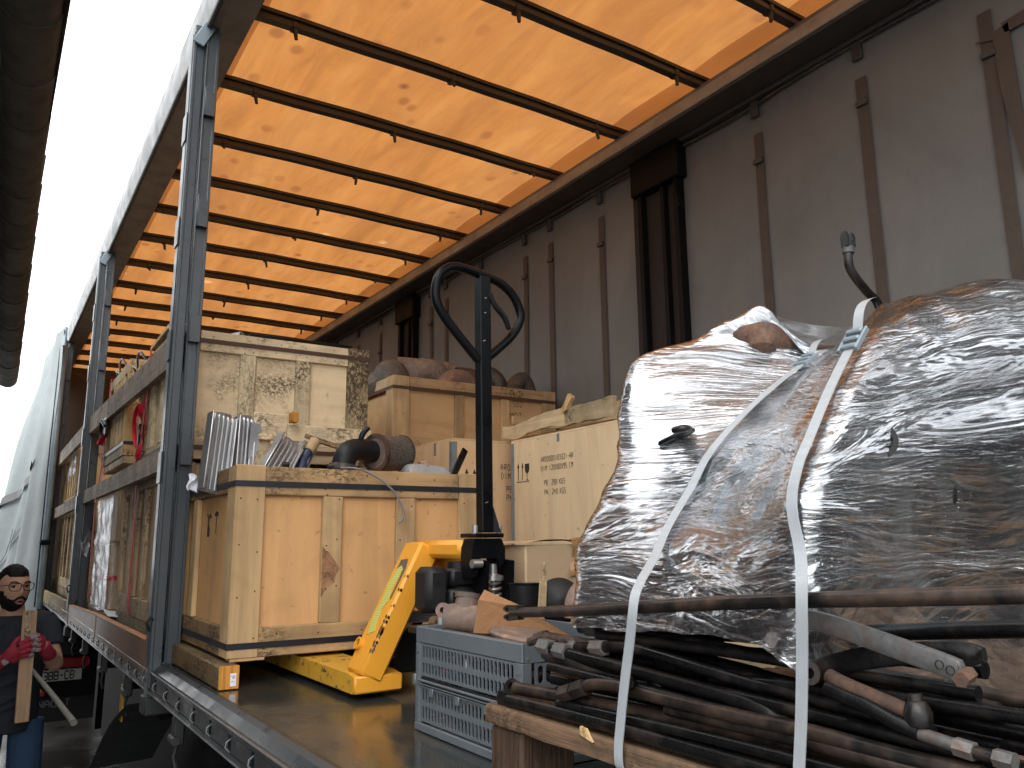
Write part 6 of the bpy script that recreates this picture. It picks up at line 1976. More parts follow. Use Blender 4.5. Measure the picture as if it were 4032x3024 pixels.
GR = 'steel rods stacked on the timber pallet'
def rod(label, pts, r, mat, ends=(), name='steel_rod', n=12):
    root = thing(name, label, 'rod', tuple(pts[0]), GR)
    r = r * 0.88
    sp = spline(pts, 5)
    MB().tube(sp, r, n).build('shaft', mat, root, ang=50)
    for e in ends:
        kind, at_ = e[0], e[1]
        p = Vector(pts[at_]); q = Vector(pts[1 if at_ == 0 else at_ - 1])
        d = (p - q).normalized()
        b_ = MB()
        if kind == 'hex':
            off = e[2] if len(e) > 2 else 0.0
            b_.tube([p - d * (off + 0.030), p - d * off], r * 1.5, 6)
            b_.build('hex_nut', M['nut'] if len(e) < 4 else e[3], root, smooth=False)
        elif kind == 'fork':
            sdv = Vector((-1, 0, 0)); uv_ = d.cross(sdv).normalized()
            for sg in (-1, 1):
                b_ = MB()
                c = p + uv_ * (sg * r * 0.85)
                b_.prism([(-0.03, -r * 0.55), (0.012, -r * 0.75), (0.028, -r * 0.2), (0.028, r * 0.35), (0.012, r * 0.75), (-0.03, r * 0.55)], c - sdv * r * 0.8, d, uv_, sdv * (r * 1.6))
                b_.build('fork_prong', mat, root, smooth=False)
                MB().lathe([(0.0, 0.0), (r * 0.36, 0.0), (r * 0.36, 0.001)], c + d * 0.012 + sdv * (r * 0.82), sdv, 10).build('pin_hole', M['chassis'], root)
        elif kind == 'eye':
            ax = Vector((-0.9, -0.3, 0.5))
            b_.lathe([(r * 0.55, -r * 0.8), (r * 1.25, -r * 0.8), (r * 1.25, r * 0.8), (r * 0.55, r * 0.8)], p + d * r * 0.9, ax, 16, closed=True)
            b_.build('eye', mat, root)
            MB().lathe([(0.0, 0.0), (r * 0.56, 0.0), (r * 0.56, 0.001)], p + d * r * 0.9, ax, 12).build('eye_hole', M['chassis'], root)
        elif kind == 'ball':
            b_.lathe([(0.0, -r * 1.5), (r * 1.1, -r * 1.1), (r * 1.5, 0), (r * 1.1, r * 1.1), (0.0, r * 1.5)], p + d * r * 0.7, (-0.3, -0.4, 1), 16)
            b_.build('ball_end', M['nut'], root)
        elif kind == 'collar':
            off = e[2]
            b_.tube([p - d * (off + 0.018), p - d * off], r * 1.35, 14)
            b_.build('collar', mat, root)
        elif kind == 'flat':
            b_.prism([(-0.01, -r), (0.03, -r * 1.2), (0.036, 0), (0.03, r * 1.2), (-0.01, r)], p + Vector((r * 0.4, 0, 0)), d, d.cross(Vector((1, 0, 0))), (-r * 0.8, 0, 0))
            b_.build('flat_end', mat, root, smooth=False)
    return root


LONGBAR = [(0.205, 1.301, 1.598), (0.185, 1.125, 1.611), (0.162, 0.956, 1.626), (0.152, 0.86, 1.635), (0.148, 0.68, 1.651), (0.155, 0.375, 1.673)]
LONGBAR[0] = (LONGBAR[0][0], LONGBAR[0][1] - 0.02, LONGBAR[0][2])
LONGBAR.append((0.16, 0.28, 1.682))
rod('long brown rod with a forked end lying across the top of the pile', LONGBAR, 0.0100, M['brown_steel'], (('fork', 0),))
rod('straight dark rod with a big nut right under the long top rod', [(0.26, 1.153, 1.578), (0.26, 1.118, 1.580), (0.26, 1.021, 1.586), (0.26, 0.782, 1.597), (0.255, 0.482, 1.628), (0.25, 0.40, 1.636)], 0.0105, M['dark_steel'], (('hex', 0, 0.02), ('hex', 0, 0.075)))
rod('cranked rod with a ball end and bright hex nut near the white strap', [(0.20, 1.089, 1.557), (0.20, 1.052, 1.560), (0.20, 1.022, 1.564), (0.20, 0.967, 1.569), (0.20, 0.915, 1.566), (0.20, 0.734, 1.548), (0.20, 0.673, 1.546), (0.20, 0.50, 1.530)], 0.0095, M['dark_steel'], (('ball', 0), ('hex', 0, 0.045)))
rod('rod whose worn square end points left over the folding crate rim', [(0.185, 1.164, 1.553), (0.185, 1.12, 1.551), (0.185, 1.063, 1.547), (0.185, 0.953, 1.542), (0.185, 0.722, 1.527), (0.185, 0.665, 1.512), (0.185, 0.50, 1.494)], 0.0105, M['dark_steel'], (('hex', 0, 0.0), ('hex', 0, 0.045)))
rod('round eyed rod lying second lowest, its eye over the pallet corner', [(0.19, 1.250, 1.474), (0.19, 1.17, 1.477), (0.19, 1.113, 1.479), (0.19, 0.986, 1.482), (0.195, 0.73, 1.488), (0.195, 0.40, 1.492)], 0.0125, M['brown_steel'], (('eye', 0),))
rod('rusty cranked rod with a brown nut in the middle of the pile', [(0.175, 1.093, 1.487), (0.175, 1.071, 1.494), (0.175, 1.046, 1.503), (0.175, 1.008, 1.514), (0.175, 0.953, 1.518), (0.175, 0.92, 1.515), (0.175, 0.715, 1.512), (0.175, 0.65, 1.513), (0.175, 0.524, 1.508), (0.175, 0.44, 1.508)], 0.0105, M['brown_steel'], (('hex', 0, 0.0, M['brown_steel']), ('hex', 0, 0.034, M['brown_steel'])))
rod('lowest dark rod resting right on the pallet board', [(0.172, 1.244, 1.457), (0.172, 1.179, 1.459), (0.172, 1.05, 1.461), (0.172, 0.945, 1.462), (0.172, 0.845, 1.461), (0.172, 0.60, 1.460), (0.172, 0.36, 1.459)], 0.0125, M['dark_steel'], (('flat', 0),))
rod('dark rod low in the pile, just behind the rusty cranked one', [(0.215, 1.10, 1.473), (0.217, 0.93, 1.477), (0.22, 0.757, 1.480), (0.22, 0.691, 1.480), (0.22, 0.40, 1.480)], 0.011, M['brown_steel'])
rod('thin brownish rod high up behind the white straps', [(0.28, 1.12, 1.566), (0.28, 0.942, 1.570), (0.28, 0.802, 1.571), (0.28, 0.738, 1.571), (0.27, 0.42, 1.560)], 0.0095, M['brown_steel'])
rod('dark rod in the middle layer behind the cranked ball rod', [(0.245, 1.14, 1.555), (0.25, 0.895, 1.558), (0.25, 0.777, 1.552), (0.25, 0.714, 1.545), (0.25, 0.40, 1.520)], 0.0105, M['dark_steel'])
rod('short rusty threaded rod end pointing left above the crate rim', [(0.20, 1.221, 1.553), (0.20, 1.196, 1.560), (0.20, 1.174, 1.566), (0.205, 1.14, 1.566), (0.22, 1.05, 1.562)], 0.0085, M['rust'], (('hex', 0, 0.022, M['rust']),))
# filling layers of rods behind the front ones
for k_, (xx, zz, y0_, y1_, mt_) in enumerate(((0.205, 1.500, 1.16, 0.42, 'dark_steel'), (0.235, 1.525, 1.10, 0.45, 'dark_steel'), (0.265, 1.500, 1.14, 0.40, 'brown_steel'), (0.30, 1.53, 1.12, 0.5, 'dark_steel'),
                                            (0.245, 1.460, 1.18, 0.38, 'dark_steel'), (0.29, 1.462, 1.20, 0.40, 'dark_steel'), (0.34, 1.50, 1.1, 0.5, 'brown_steel'), (0.225, 1.545, 1.06, 0.42, 'dark_steel'), (0.31, 1.585, 1.1, 0.5, 'dark_steel'))):
    rod(['dark rod deep in the pile level with the lever eye', 'dark rod deep in the pile under the pale lever', 'browned rod deep in the lower pile', 'dark rod deep behind the ball rod', 'dark rod on the pallet boards behind the lowest one',
         'innermost dark rod on the pallet boards', 'innermost browned rod under the wrapped load', 'dark rod squeezed between the two cranked rods', 'dark rod wedged directly under the wrapped load'][k_],
        [(xx, y0_, zz), (xx + 0.004, (y0_ + y1_) / 2, zz + 0.003), (xx, y1_, zz - 0.004)], 0.011, M[mt_])

for k_, (x0_, z0_, y0_, x1_, z1_, y1_, mt_, lab) in enumerate((
        (0.178, 1.525, 1.13, 0.176, 1.497, 0.40, 'dark_steel', 'slim dark rod between the square ended rod and the rusty cranked one'),
        (0.192, 1.538, 1.08, 0.182, 1.520, 0.42, 'dark_steel', 'slim dark rod just under the grey flat arm'),
        (0.172, 1.473, 1.10, 0.166, 1.480, 0.38, 'dark_steel', 'slim dark rod between the lowest rod and the eyed rod'),
        (0.215, 1.578, 1.05, 0.200, 1.575, 0.45, 'dark_steel', 'slim dark rod under the nut rod, behind the first white strap'),
        (0.178, 1.500, 0.86, 0.168, 1.492, 0.36, 'brown_steel', 'slim brown rod beginning between the two white straps'),
        (0.230, 1.590, 1.00, 0.215, 1.560, 0.44, 'dark_steel', 'slim dark rod sloping down behind both white straps'),
        (0.168, 1.448 + 0.010, 0.72, 0.165, 1.470, 0.34, 'dark_steel', 'short dark rod at the right end of the pallet board'),
        (0.205, 1.545, 0.80, 0.190, 1.562, 0.40, 'dark_steel', 'slim dark rod behind the track rod'))):
    rod(lab, [(x0_, y0_, z0_), ((x0_ + x1_) / 2, (y0_ + y1_) / 2, (z0_ + z1_) / 2 + 0.004), (x1_, y1_, z1_)], 0.0085, M[mt_])


def lever(label, pts, w_, t_, mat, holes=True, name='flat_lever'):
    root = thing(name, label, 'lever', tuple(pts[0]), GR)
    sp = spline(pts, 6)
    b_ = MB()
    vs, fs = [], []
    m_ = len(sp)
    for i, p in enumerate(sp):
        d = (sp[min(i + 1, m_ - 1)] - sp[max(i - 1, 0)]).normalized()
        nx_ = Vector((-1, 0, 0)); nx_ = (nx_ - d * nx_.dot(d)).normalized()
        u_ = d.cross(nx_)
        e_ = min(i, m_ - 1 - i)
        k2 = min(1.0, 0.55 + 0.25 * e_)
        for (a, c) in ((-1, -0.7), (-0.8, -1), (0.8, -1), (1, -0.7), (1, 0.7), (0.8, 1), (-0.8, 1), (-1, 0.7)):
            vs.append(p + u_ * (a * w_ / 2 * k2) + nx_ * (c * t_ / 2))
    for i in range(m_ - 1):
        for k_ in range(8):
            fs.append((i * 8 + k_, i * 8 + (k_ + 1) % 8, (i + 1) * 8 + (k_ + 1) % 8, (i + 1) * 8 + k_))
    fs += [tuple(range(7, -1, -1)), tuple((m_ - 1) * 8 + k_ for k_ in range(8))]
    b_.add(vs, fs)
    b_.build('bar', mat, root, ang=40)
    return root


lv = lever('pale grey bent lever lying on the pile to the right of the second strap', [(0.172, 0.668, 1.614), (0.17, 0.642, 1.628), (0.168, 0.614, 1.634), (0.168, 0.581, 1.630), (0.165, 0.51, 1.615), (0.165, 0.463, 1.604), (0.165, 0.444, 1.598)], 0.021, 0.010, M['pale_steel'])
MB().tube([(0.185, 0.664, 1.612), (0.158, 0.660, 1.609)], 0.0085, 6).build('bolt', M['nut'], lv)
for (yy_, zz_) in ((0.462, 1.604), (0.452, 1.600)):
    MB().lathe([(0.0, 0.0), (0.0042, 0.0), (0.0042, 0.002)], (0.1605, yy_, zz_), (-1, 0, 0), 10).build('hole', M['chassis'], lv)
MB().tube([(0.172, 0.441, 1.597), (0.150, 0.438, 1.594)], 0.0075, 6).build('stud', M['rust'], lv)
lv = lever('dark eyed lever crossing under the pale lever', [(0.19, 0.640, 1.570), (0.19, 0.599, 1.586), (0.19, 0.56, 1.597), (0.195, 0.506, 1.607), (0.20, 0.44, 1.612)], 0.023, 0.010, M['dark_steel'])
MB().lathe([(0.006, -0.008), (0.013, -0.008), (0.013, 0.008), (0.006, 0.008)], (0.186, 0.628, 1.574), (-1, -0.2, 0.1), 18, closed=True).build('eye', M['brown_steel'], lv)
lever('grey flat arm with its tip over the end grille of the folding crate', [(0.18, 1.154, 1.540), (0.18, 1.088, 1.536), (0.185, 1.034, 1.527), (0.20, 0.975, 1.520), (0.22, 0.915, 1.515)], 0.015, 0.006, M['dark_steel'])
tk = thing('track_rod', 'track rod with ball joint and clamped threaded end at the lower right', 'rod', (0.17, 0.5, 1.54), GR)
MB().tube(spline([(0.178, 0.60, 1.575), (0.175, 0.577, 1.569), (0.175, 0.536, 1.559), (0.175, 0.505, 1.552)], 5), 0.008, 12).build('arm', M['rust'], tk)
MB().lathe([(0.0, -0.014), (0.012, -0.012), (0.014, 0.0), (0.010, 0.010), (0.007, 0.012), (0.007, 0.018), (0.0, 0.018)], (0.174, 0.498, 1.553), (0, 0.1, 1), 16).build('ball_joint', M['dark_steel'], tk)
MB().tube([(0.173, 0.60, 1.563), (0.17, 0.551, 1.553), (0.17, 0.518, 1.541), (0.17, 0.495, 1.536)], 0.0085, 12).build('tube', M['dark_steel'], tk)
MB().tube([(0.17, 0.496, 1.535), (0.17, 0.459, 1.530)], 0.0065, 10).build('sleeve', M['pale_steel'], tk)
MB().tube([(0.17, 0.461, 1.530), (0.17, 0.443, 1.528)], 0.0088, 6).build('clamp_nut', M['nut'], tk)
MB().tube([(0.17, 0.443, 1.528), (0.17, 0.424, 1.527)], 0.006, 10).build('thread', M['brown_steel'], tk)
MB().tube([(0.17, 0.425, 1.527), (0.17, 0.408, 1.526)], 0.0085, 6).build('end_nut', M['nut'], tk)
bo = thing('pivot_bolt', 'hollow bolt head showing on the edge of the first white strap', 'bolt', (0.17, 0.9, 1.52), GR)
MB().lathe([(0.004, -0.012), (0.0095, -0.012), (0.010, 0.012), (0.004, 0.012)], (0.168, 0.925, 1.528), (-0.75, -0.6, 0.1), 8, closed=True).build('head', M['dark_steel'], bo)

# wrapped load
L = [
    [(.25, 1.14, 1.585), (.197, .93, 1.595), (.186, .75, 1.60), (.19, .64, 1.575), (.5, .68, 1.50), (.85, .68, 1.48), (1.25, .68, 1.48), (1.30, .9, 1.60), (1.25, 1.18, 1.59), (.75, 1.20, 1.59)],
    [(.252, 1.138, 1.65), (.212, .93, 1.65), (.188, .75, 1.655), (.183, .61, 1.66), (.49, .655, 1.66), (.85, .655, 1.66), (1.26, .655, 1.66), (1.31, .9, 1.66), (1.26, 1.18, 1.65), (.75, 1.20, 1.65)],
    [(.255, 1.137, 1.705), (.250, .93, 1.715), (.205, .75, 1.71), (.182, .605, 1.72), (.48, .64, 1.71), (.85, .64, 1.72), (1.27, .64, 1.72), (1.32, .9, 1.71), (1.27, 1.19, 1.705), (.75, 1.21, 1.705)],
    [(.288, 1.13, 1.79), (.312, .93, 1.79), (.245, .75, 1.79), (.195, .60, 1.79), (.45, .60, 1.82), (.85, .59, 1.87), (1.28, .60, 1.89), (1.33, .9, 1.82), (1.28, 1.2, 1.79), (.75, 1.22, 1.79)],
    [(.323, 1.12, 1.87), (.384, .93, 1.875), (.295, .75, 1.86), (.23, .60, 1.85), (.47, .60, 1.895), (.85, .57, 1.965), (1.28, .58, 1.99), (1.33, .9, 1.9), (1.28, 1.2, 1.87), (.75, 1.22, 1.87)],
    [(.340, 1.115, 1.97), (.50, .93, 1.965), (.38, .76, 1.945), (.295, .61, 1.935), (.5, .615, 1.985), (.85, .595, 2.06), (1.27, .6, 2.09), (1.33, .9, 2.03), (1.27, 1.18, 1.98), (.75, 1.2, 1.985)],
    [(.358, 1.10, 2.05), (.61, .935, 2.03), (.50, .785, 2.025), (.41, .655, 2.015), (.585, .65, 2.065), (.87, .635, 2.135), (1.2, .66, 2.165), (1.25, .88, 2.11), (1.18, 1.1, 2.05), (.75, 1.12, 2.075)],
    [(.49, 1.05, 2.105), (.66, .945, 2.06), (.62, .82, 2.07), (.60, .75, 2.085), (.69, .725, 2.13), (.88, .695, 2.18), (1.1, .72, 2.185), (1.1, .86, 2.13), (1.0, 1.0, 2.05), (.74, 1.05, 2.07)],
    [(.590, .998, 2.158), (.67, .955, 2.078), (.665, .845, 2.088), (.68, .80, 2.130), (.745, .775, 2.150), (.88, .74, 2.175), (.98, .76, 2.175), (.98, .84, 2.12), (.85, .95, 2.055), (.70, 1.0, 2.085)],
    [(.635, .97, 2.108), (.685, .935, 2.070), (.69, .87, 2.095), (.71, .835, 2.125), (.76, .81, 2.135), (.84, .80, 2.14), (.88, .81, 2.14), (.87, .85, 2.11), (.80, .91, 2.07), (.72, .955, 2.075)],
]
NU, SUBV = 150, 9


def dense(shrink, noise_amp, seed, nscale=7.0):
    loops = []
    for lp in L:
        sp = spline(lp, 40, closed=True)
        # resample by arc length
        D = [0.0]
        for a, b_ in zip(sp, sp[1:] + sp[:1]):
            D.append(D[-1] + (b_ - a).length)
        out = []
        j = 0
        for k_ in range(NU):
            t_ = k_ / NU
            # keep the control points aligned: parameter by control index, not length
            f = t_ * len(sp)
            i0 = int(f)
            out.append(sp[i0 % len(sp)].lerp(sp[(i0 + 1) % len(sp)], f - i0))
        loops.append(out)
    rows = []
    for j in range(len(loops) - 1):
        for s in range(SUBV):
            t_ = s / SUBV
            row = []
            for k_ in range(NU):
                p0 = loops[max(j - 1, 0)][k_]; p1 = loops[j][k_]; p2 = loops[j + 1][k_]; p3 = loops[min(j + 2, len(loops) - 1)][k_]
                row.append(0.5 * ((2 * p1) + (-p0 + p2) * t_ + (2 * p0 - 5 * p1 + 4 * p2 - p3) * t_ * t_ + (-p0 + 3 * p1 - 3 * p2 + p3) * t_ ** 3))
            rows.append(row)
    rows.append(loops[-1])
    cen = Vector((0.72, 0.9, 1.86))
    res = []
    for row in rows:
        r2 = []
        for p in row:
            d = (p - cen)
            dn = d.normalized()
            n1 = mnoise.noise(p * nscale + Vector((seed, seed, seed))) + 0.5 * mnoise.noise(p * nscale * 2.3 + Vector((seed, 0, 3)))
            r2.append(p - dn * shrink + dn * (noise_amp * n1))
        res.append(r2)
    return res


def closed_mesh(rows):
    mb_ = MB()
    nr_ = len(rows)
    for row in rows:
        mb_.v += row
    for j in range(nr_ - 1):
        for k_ in range(NU):
            k2 = (k_ + 1) % NU
            mb_.f.append((j * NU + k_, j * NU + k2, (j + 1) * NU + k2, (j + 1) * NU + k_))
    mb_.f.append(tuple((nr_ - 1) * NU + k_ for k_ in range(NU)))
    return mb_


wl = thing('wrapped_load', 'lumpy load of machine parts wound in glossy stretch film on the timber pallet', 'wrapped load', (0.7, 0.9, 1.59))
core = closed_mesh(dense(0.024, 0.026, 3.0, 13.0))
core.f.append(tuple(range(NU - 1, -1, -1)))
core.build('machine_parts', M['contents'], wl, ang=180)
rows = dense(0.0, 0.0, 0.0)
# ridges and folds of the film itself
nrw = len(rows)
per = []
for j, row in enumerate(rows):
    acc = 0
    for k_ in range(NU):
        acc += (row[k_] - row[(k_ + 1) % NU]).length
cen = Vector((0.72, 0.9, 1.86))
for j, row in enumerate(rows):
    for k_ in range(NU):
        p = row[k_]
        d = (p - cen).normalized()
        u_ = k_ / NU
        v_ = p.z
        f1 = mnoise.noise(Vector((u_ * 12, v_ * 26, 1)))
        f2 = mnoise.noise(Vector((u_ * 30 + 5, (v_ + 0.2 * math.sin(u_ * 9)) * 60, 4)))
        f3 = mnoise.noise(Vector((u_ * 16, v_ * 9, 8)))
        f4 = mnoise.noise(p * 15 + Vector((3, 8, 1)))
        row[k_] = p + d * (0.006 * f1 + 0.0035 * f2 + 0.008 * f3 + 0.010 * max(f4, -0.3))
film = closed_mesh(rows).build('stretch_film', M['film'], wl, ang=180, fix=True)
uvl = film.data.uv_layers.new(name='UVMap')
rowlen = [0.0]
for j in range(nrw - 1):
    rowlen.append(rowlen[-1] + (rows[j + 1][20] - rows[j][20]).length)
for poly in film.data.polygons:
    ks = [vi % NU for vi in poly.vertices]
    wrp = len(ks) == 4 and max(ks) - min(ks) > NU / 2
    for li, vi in zip(poly.loop_indices, poly.vertices):
        k_ = vi % NU
        if wrp and k_ < NU / 2: k_ += NU
        uvl.data[li].uv = (k_ / NU * 3.4, rowlen[min(vi // NU, nrw - 1)])
bvh = BVHTree.FromPolygons([p for row in rows for p in row], [f for f in closed_mesh(rows).f if len(f) == 4])

# parts poking against or through the film
def poke(name, mbb, mat):
    return mbb.build(name, mat, wl, ang=50)
b = MB().lathe([(0.014, -0.02), (0.026, -0.02), (0.027, 0.10), (0.014, 0.10)], (0.262, 1.085, 1.642), (0.75, -0.9, -0.15), 22, closed=True); poke('tube_end', b, M['pipe_dark'])
b = MB().lathe([(0.0, 0.0), (0.024, 0.0), (0.024, 0.001)], (0.275, 1.07, 1.640), (0.75, -0.9, -0.15), 18); poke('tube_bore', b, M['chassis'])
b = MB().obox((0.345, 0.975, 1.905), ((0.3, -0.9, 0.1), (0.1, 0.2, 1), (1, 0.2, 0)), (0.014, 0.006, 0.012), 0.004); poke('bracket', b, M['dark_steel'])
b = MB().lathe([(0.020, -0.010), (0.026, -0.012), (0.029, -0.004), (0.027, 0.03), (0.020, 0.03)], (0.328, 0.628, 1.838), (-0.45, -0.8, 0.3), 22, closed=True); poke('pipe_mouth', b, M['dark_steel'])
b = MB().lathe([(0.0, 0.0), (0.021, 0.0), (0.021, 0.001)], (0.330, 0.632, 1.838), (-0.45, -0.8, 0.3), 18); poke('pipe_bore', b, M['chassis'])
b = MB().obox((0.362, 1.005, 1.897), ((0.4, -0.8, 0.35), (0.1, 0.2, 1), (1, 0.2, 0)), (0.030, 0.0045, 0.012), 0.003); poke('bracket', b, M['dark_steel'])
b = MB().obox((0.80, 0.625, 2.075), ((1, 0.1, 0.5), (0, 1, 0), (0, 0, 1)), (0.035, 0.018, 0.014), 0.006); poke('black_bracket', b, M['dark_steel'])
b = MB().obox((0.74, 0.640, 2.035), ((1, 0.1, 0.2), (0, 1, 0), (0, 0, 1)), (0.06, 0.02, 0.02), 0.01); poke('black_bracket', b, M['dark_steel'])
for (c, r_) in (((.592, 1.0, 2.098), 0.034), ((.88, .745, 2.110), 0.040), ((.98, .77, 2.105), 0.044)):
    rl = MB()
    rl.lathe([(0.0, -r_), (r_ * 0.75, -r_ * 0.7), (r_, 0), (r_ * 0.8, r_ * 0.62), (r_ * 0.3, r_ * 0.86), (0.0, r_ * 0.9)], c, (0.3, 0.2, 1), 18)
    rl.build('rusty_casting', M['rust'], wl)
br_ = thing('bent_tie_rod', 'bent dark tie rod with a forked end sticking up out of the wrapped load', 'rod', (0.98, 1.0, 2.12))
MB().tube(spline([(1.00, 1.0, 2.10), (0.984, 1.0, 2.219), (0.945, 1.0, 2.248), (0.905, 1.0, 2.277), (0.888, 1.0, 2.30), (0.890, 1.0, 2.330)], 6), 0.0095, 12).build('shaft', M['dark_steel'], br_)
MB().tube([(0.890, 1.0, 2.326), (0.891, 1.0, 2.340)], 0.0125, 12).build('collar', M['pale_steel'], br_)
for sg in (-1, 1):
    c = Vector((0.892 + sg * 0.011, 1.0, 2.340))
    MB().prism([(-0.010, 0), (0.010, 0), (0.011, 0.022), (0.006, 0.033), (-0.006, 0.033), (-0.011, 0.022)], c - Vector((0.003, 0, 0)), (0.25, 1, 0), (0, 0, 1), (0.006, 0, 0)).build('fork_ear', M['dark_steel'], br_, smooth=False)
# loose sail of film between the two lumps
def sail(u, v):
    a = Vector((.600, .995, 2.150)).lerp(Vector((.668, .850, 2.098)), u)
    b_ = Vector((.70, 1.0, 2.08)).lerp(Vector((.76, .90, 2.06)), u)
    p = a.lerp(b_, v)
    return p + Vector((0, 0, -0.010 * math.sin(math.pi * u)))
drape('loose_film', None, sail, 22, 10, 0.4, 0.15, M['film_small'], wl)

# white straps: taut over the convex side of the load in a plane across the trailer
def strap(label, y0, dy, pts2, w_=0.030, buckle=True):
    """pts2: (x,z) path in the plane, refined to rest just outside the film"""
    root = thing('white_strap', label, 'strap', (pts2[0][0], y0, pts2[0][-1]), 'white straps round the wrapped load')
    sp = spline([p if len(p) == 3 else (p[0], y0, p[1]) for p in pts2], 8)
    fixed = []
    for p in sp:
        hit = bvh.find_nearest(p)
        q = p.copy()
        if hit[0] is not None and hit[3] < 0.15 and p.z > 1.70:
            # push outwards until clear of the film
            o_ = Vector((p.x - 0.6, p.y, p.z + 0.35))
            d_ = (p - o_)
            Ld = d_.length + 0.06
            d_.normalize()
            h = bvh.ray_cast(o_, d_, Ld)
            if h[0] is not None and (h[0] - o_).length < (p - o_).length + 0.004:
                q = h[0] - d_ * 0.004
        fixed.append(q)
    # smooth
    for it in range(6):
        g2 = [v.copy() for v in fixed]
        for i in range(1, len(fixed) - 1):
            g2[i] = fixed[i] * 0.5 + (fixed[i - 1] + fixed[i + 1]) * 0.25
        fixed = g2
    b_ = MB()
    vs, fs = [], []
    m_ = len(fixed)
    for i, p in enumerate(fixed):
        d_ = (fixed[min(i + 1, m_ - 1)] - fixed[max(i - 1, 0)]).normalized()
        sd_ = Vector((0, -1, 0)); sd_ = (sd_ - d_ * sd_.dot(d_)).normalized()
        nr_ = sd_.cross(d_).normalized()
        if nr_.x > 0: nr_ = -nr_
        p2 = p + nr_ * 0.003
        for (a, c) in ((-1, 0), (-0.96, 1), (0.96, 1), (1, 0), (0.96, -1), (-0.96, -1)):
            vs.append(p2 + sd_ * (a * w_ / 2) + nr_ * (c * 0.0009))
    for i in range(m_ - 1):
        for k_ in range(6):
            fs.append((i * 6 + k_, i * 6 + (k_ + 1) % 6, (i + 1) * 6 + (k_ + 1) % 6, (i + 1) * 6 + k_))
    b_.add(vs, fs)
    b_.build('webbing', M['strap_white'], root, ang=50)
    # buckle at the top
    p = fixed[-1]; d_ = (fixed[-1] - fixed[-4]).normalized()
    sd_ = Vector((0, -1, 0)); sd_ = (sd_ - d_ * sd_.dot(d_)).normalized()
    nr_ = sd_.cross(d_).normalized()
    if nr_.z < 0: nr_ = -nr_
    bk = MB()
    for k_ in range(3):
        bk.obox(p + d_ * (k_ * 0.013 - 0.004) + nr_ * (0.006 + 0.002 * k_), (sd_, d_, nr_), (w_ / 2 + 0.004, 0.004, 0.003), 0.0015)
    bk.obox(p + d_ * 0.010 + sd_ * (w_ / 2 + 0.005) + nr_ * 0.005, (d_, sd_, nr_), (0.022, 0.002, 0.004), 0.001)
    bk.obox(p + d_ * 0.010 - sd_ * (w_ / 2 + 0.005) + nr_ * 0.005, (d_, sd_, nr_), (0.022, 0.002, 0.004), 0.001)
    bk.build('buckle', M['galv'], root, smooth=False)
    tl = MB()
    tl.grid(lambda u, v: p + d_ * (0.03 + 0.07 * v) + sd_ * ((u - 0.5) * w_) + nr_ * (0.006 + 0.014 * math.sin(v * 3.1)), 3, 10)
    tl.build('strap_tail', M['strap_white'], root, fix=False)
    return root


strap('left white strap over the wrapped load, ending under the pallet edge', 0.927, 0.0, [(0.165, 0.93, 1.413), (0.153, 0.93, 1.418), (0.151, 0.928, 1.445), (0.150, 0.922, 1.47), (0.146, 0.905, 1.53), (0.139, 0.882, 1.59), (0.1345, 0.868, 1.632), (0.158, 0.882, 1.662), (0.254, 0.927, 1.722), (0.320, 1.802), (0.388, 1.885), (0.50, 1.968), (0.612, 2.036)], 0.0175)
strap('right white strap over the wrapped load, running out of the picture bottom', 0.627, 0.0, [(0.165, 0.63, 1.411), (0.153, 0.63, 1.416), (0.150, 0.628, 1.445), (0.150, 0.626, 1.47), (0.146, 0.614, 1.53), (0.138, 0.600, 1.60), (0.1325, 0.591, 1.657), (0.150, 0.602, 1.688), (0.178, 0.622, 1.735), (0.200, 1.79), (0.222, 1.836), (0.27, 1.915), (0.315, 1.968)], 0.0150)

# ================================================================== THE MAN WITH THE PLANK
def remesh(mb, name, mat, parent, voxel=0.006, smooth_it=4):
    o = mb.build('tmp', mat, None, fix=True)
    rm = o.modifiers.new('r', 'REMESH'); rm.mode = 'VOXEL'; rm.voxel_size = voxel; rm.use_smooth_shade = True
    sm = o.modifiers.new('s', 'SMOOTH'); sm.factor = 0.5; sm.iterations = smooth_it
    dg = bpy.context.evaluated_depsgraph_get()
    me = bpy.data.meshes.new_from_object(o.evaluated_get(dg))
    bpy.data.objects.remove(o)
    base = worldloc(parent)
    me.transform(Matrix.Translation(-base))
    me.name = name
    me.materials.clear(); me.materials.append(mat)
    me.shade_smooth()
    ob = bpy.data.objects.new(name, me)
    ob.parent = parent
    COL.objects.link(ob)
    return ob


man = thing('person', 'bearded man in glasses, dark t-shirt and red gloves holding a short plank', 'person', (-0.42, 5.24, 0.0))
V = Vector
HC = V((-0.442, 5.195, 1.513))
FD = V((0.36, -0.93, -0.05)).normalized()
HR = FD.cross(V((0, 0, 1))).normalized()
HU = HR.cross(FD)


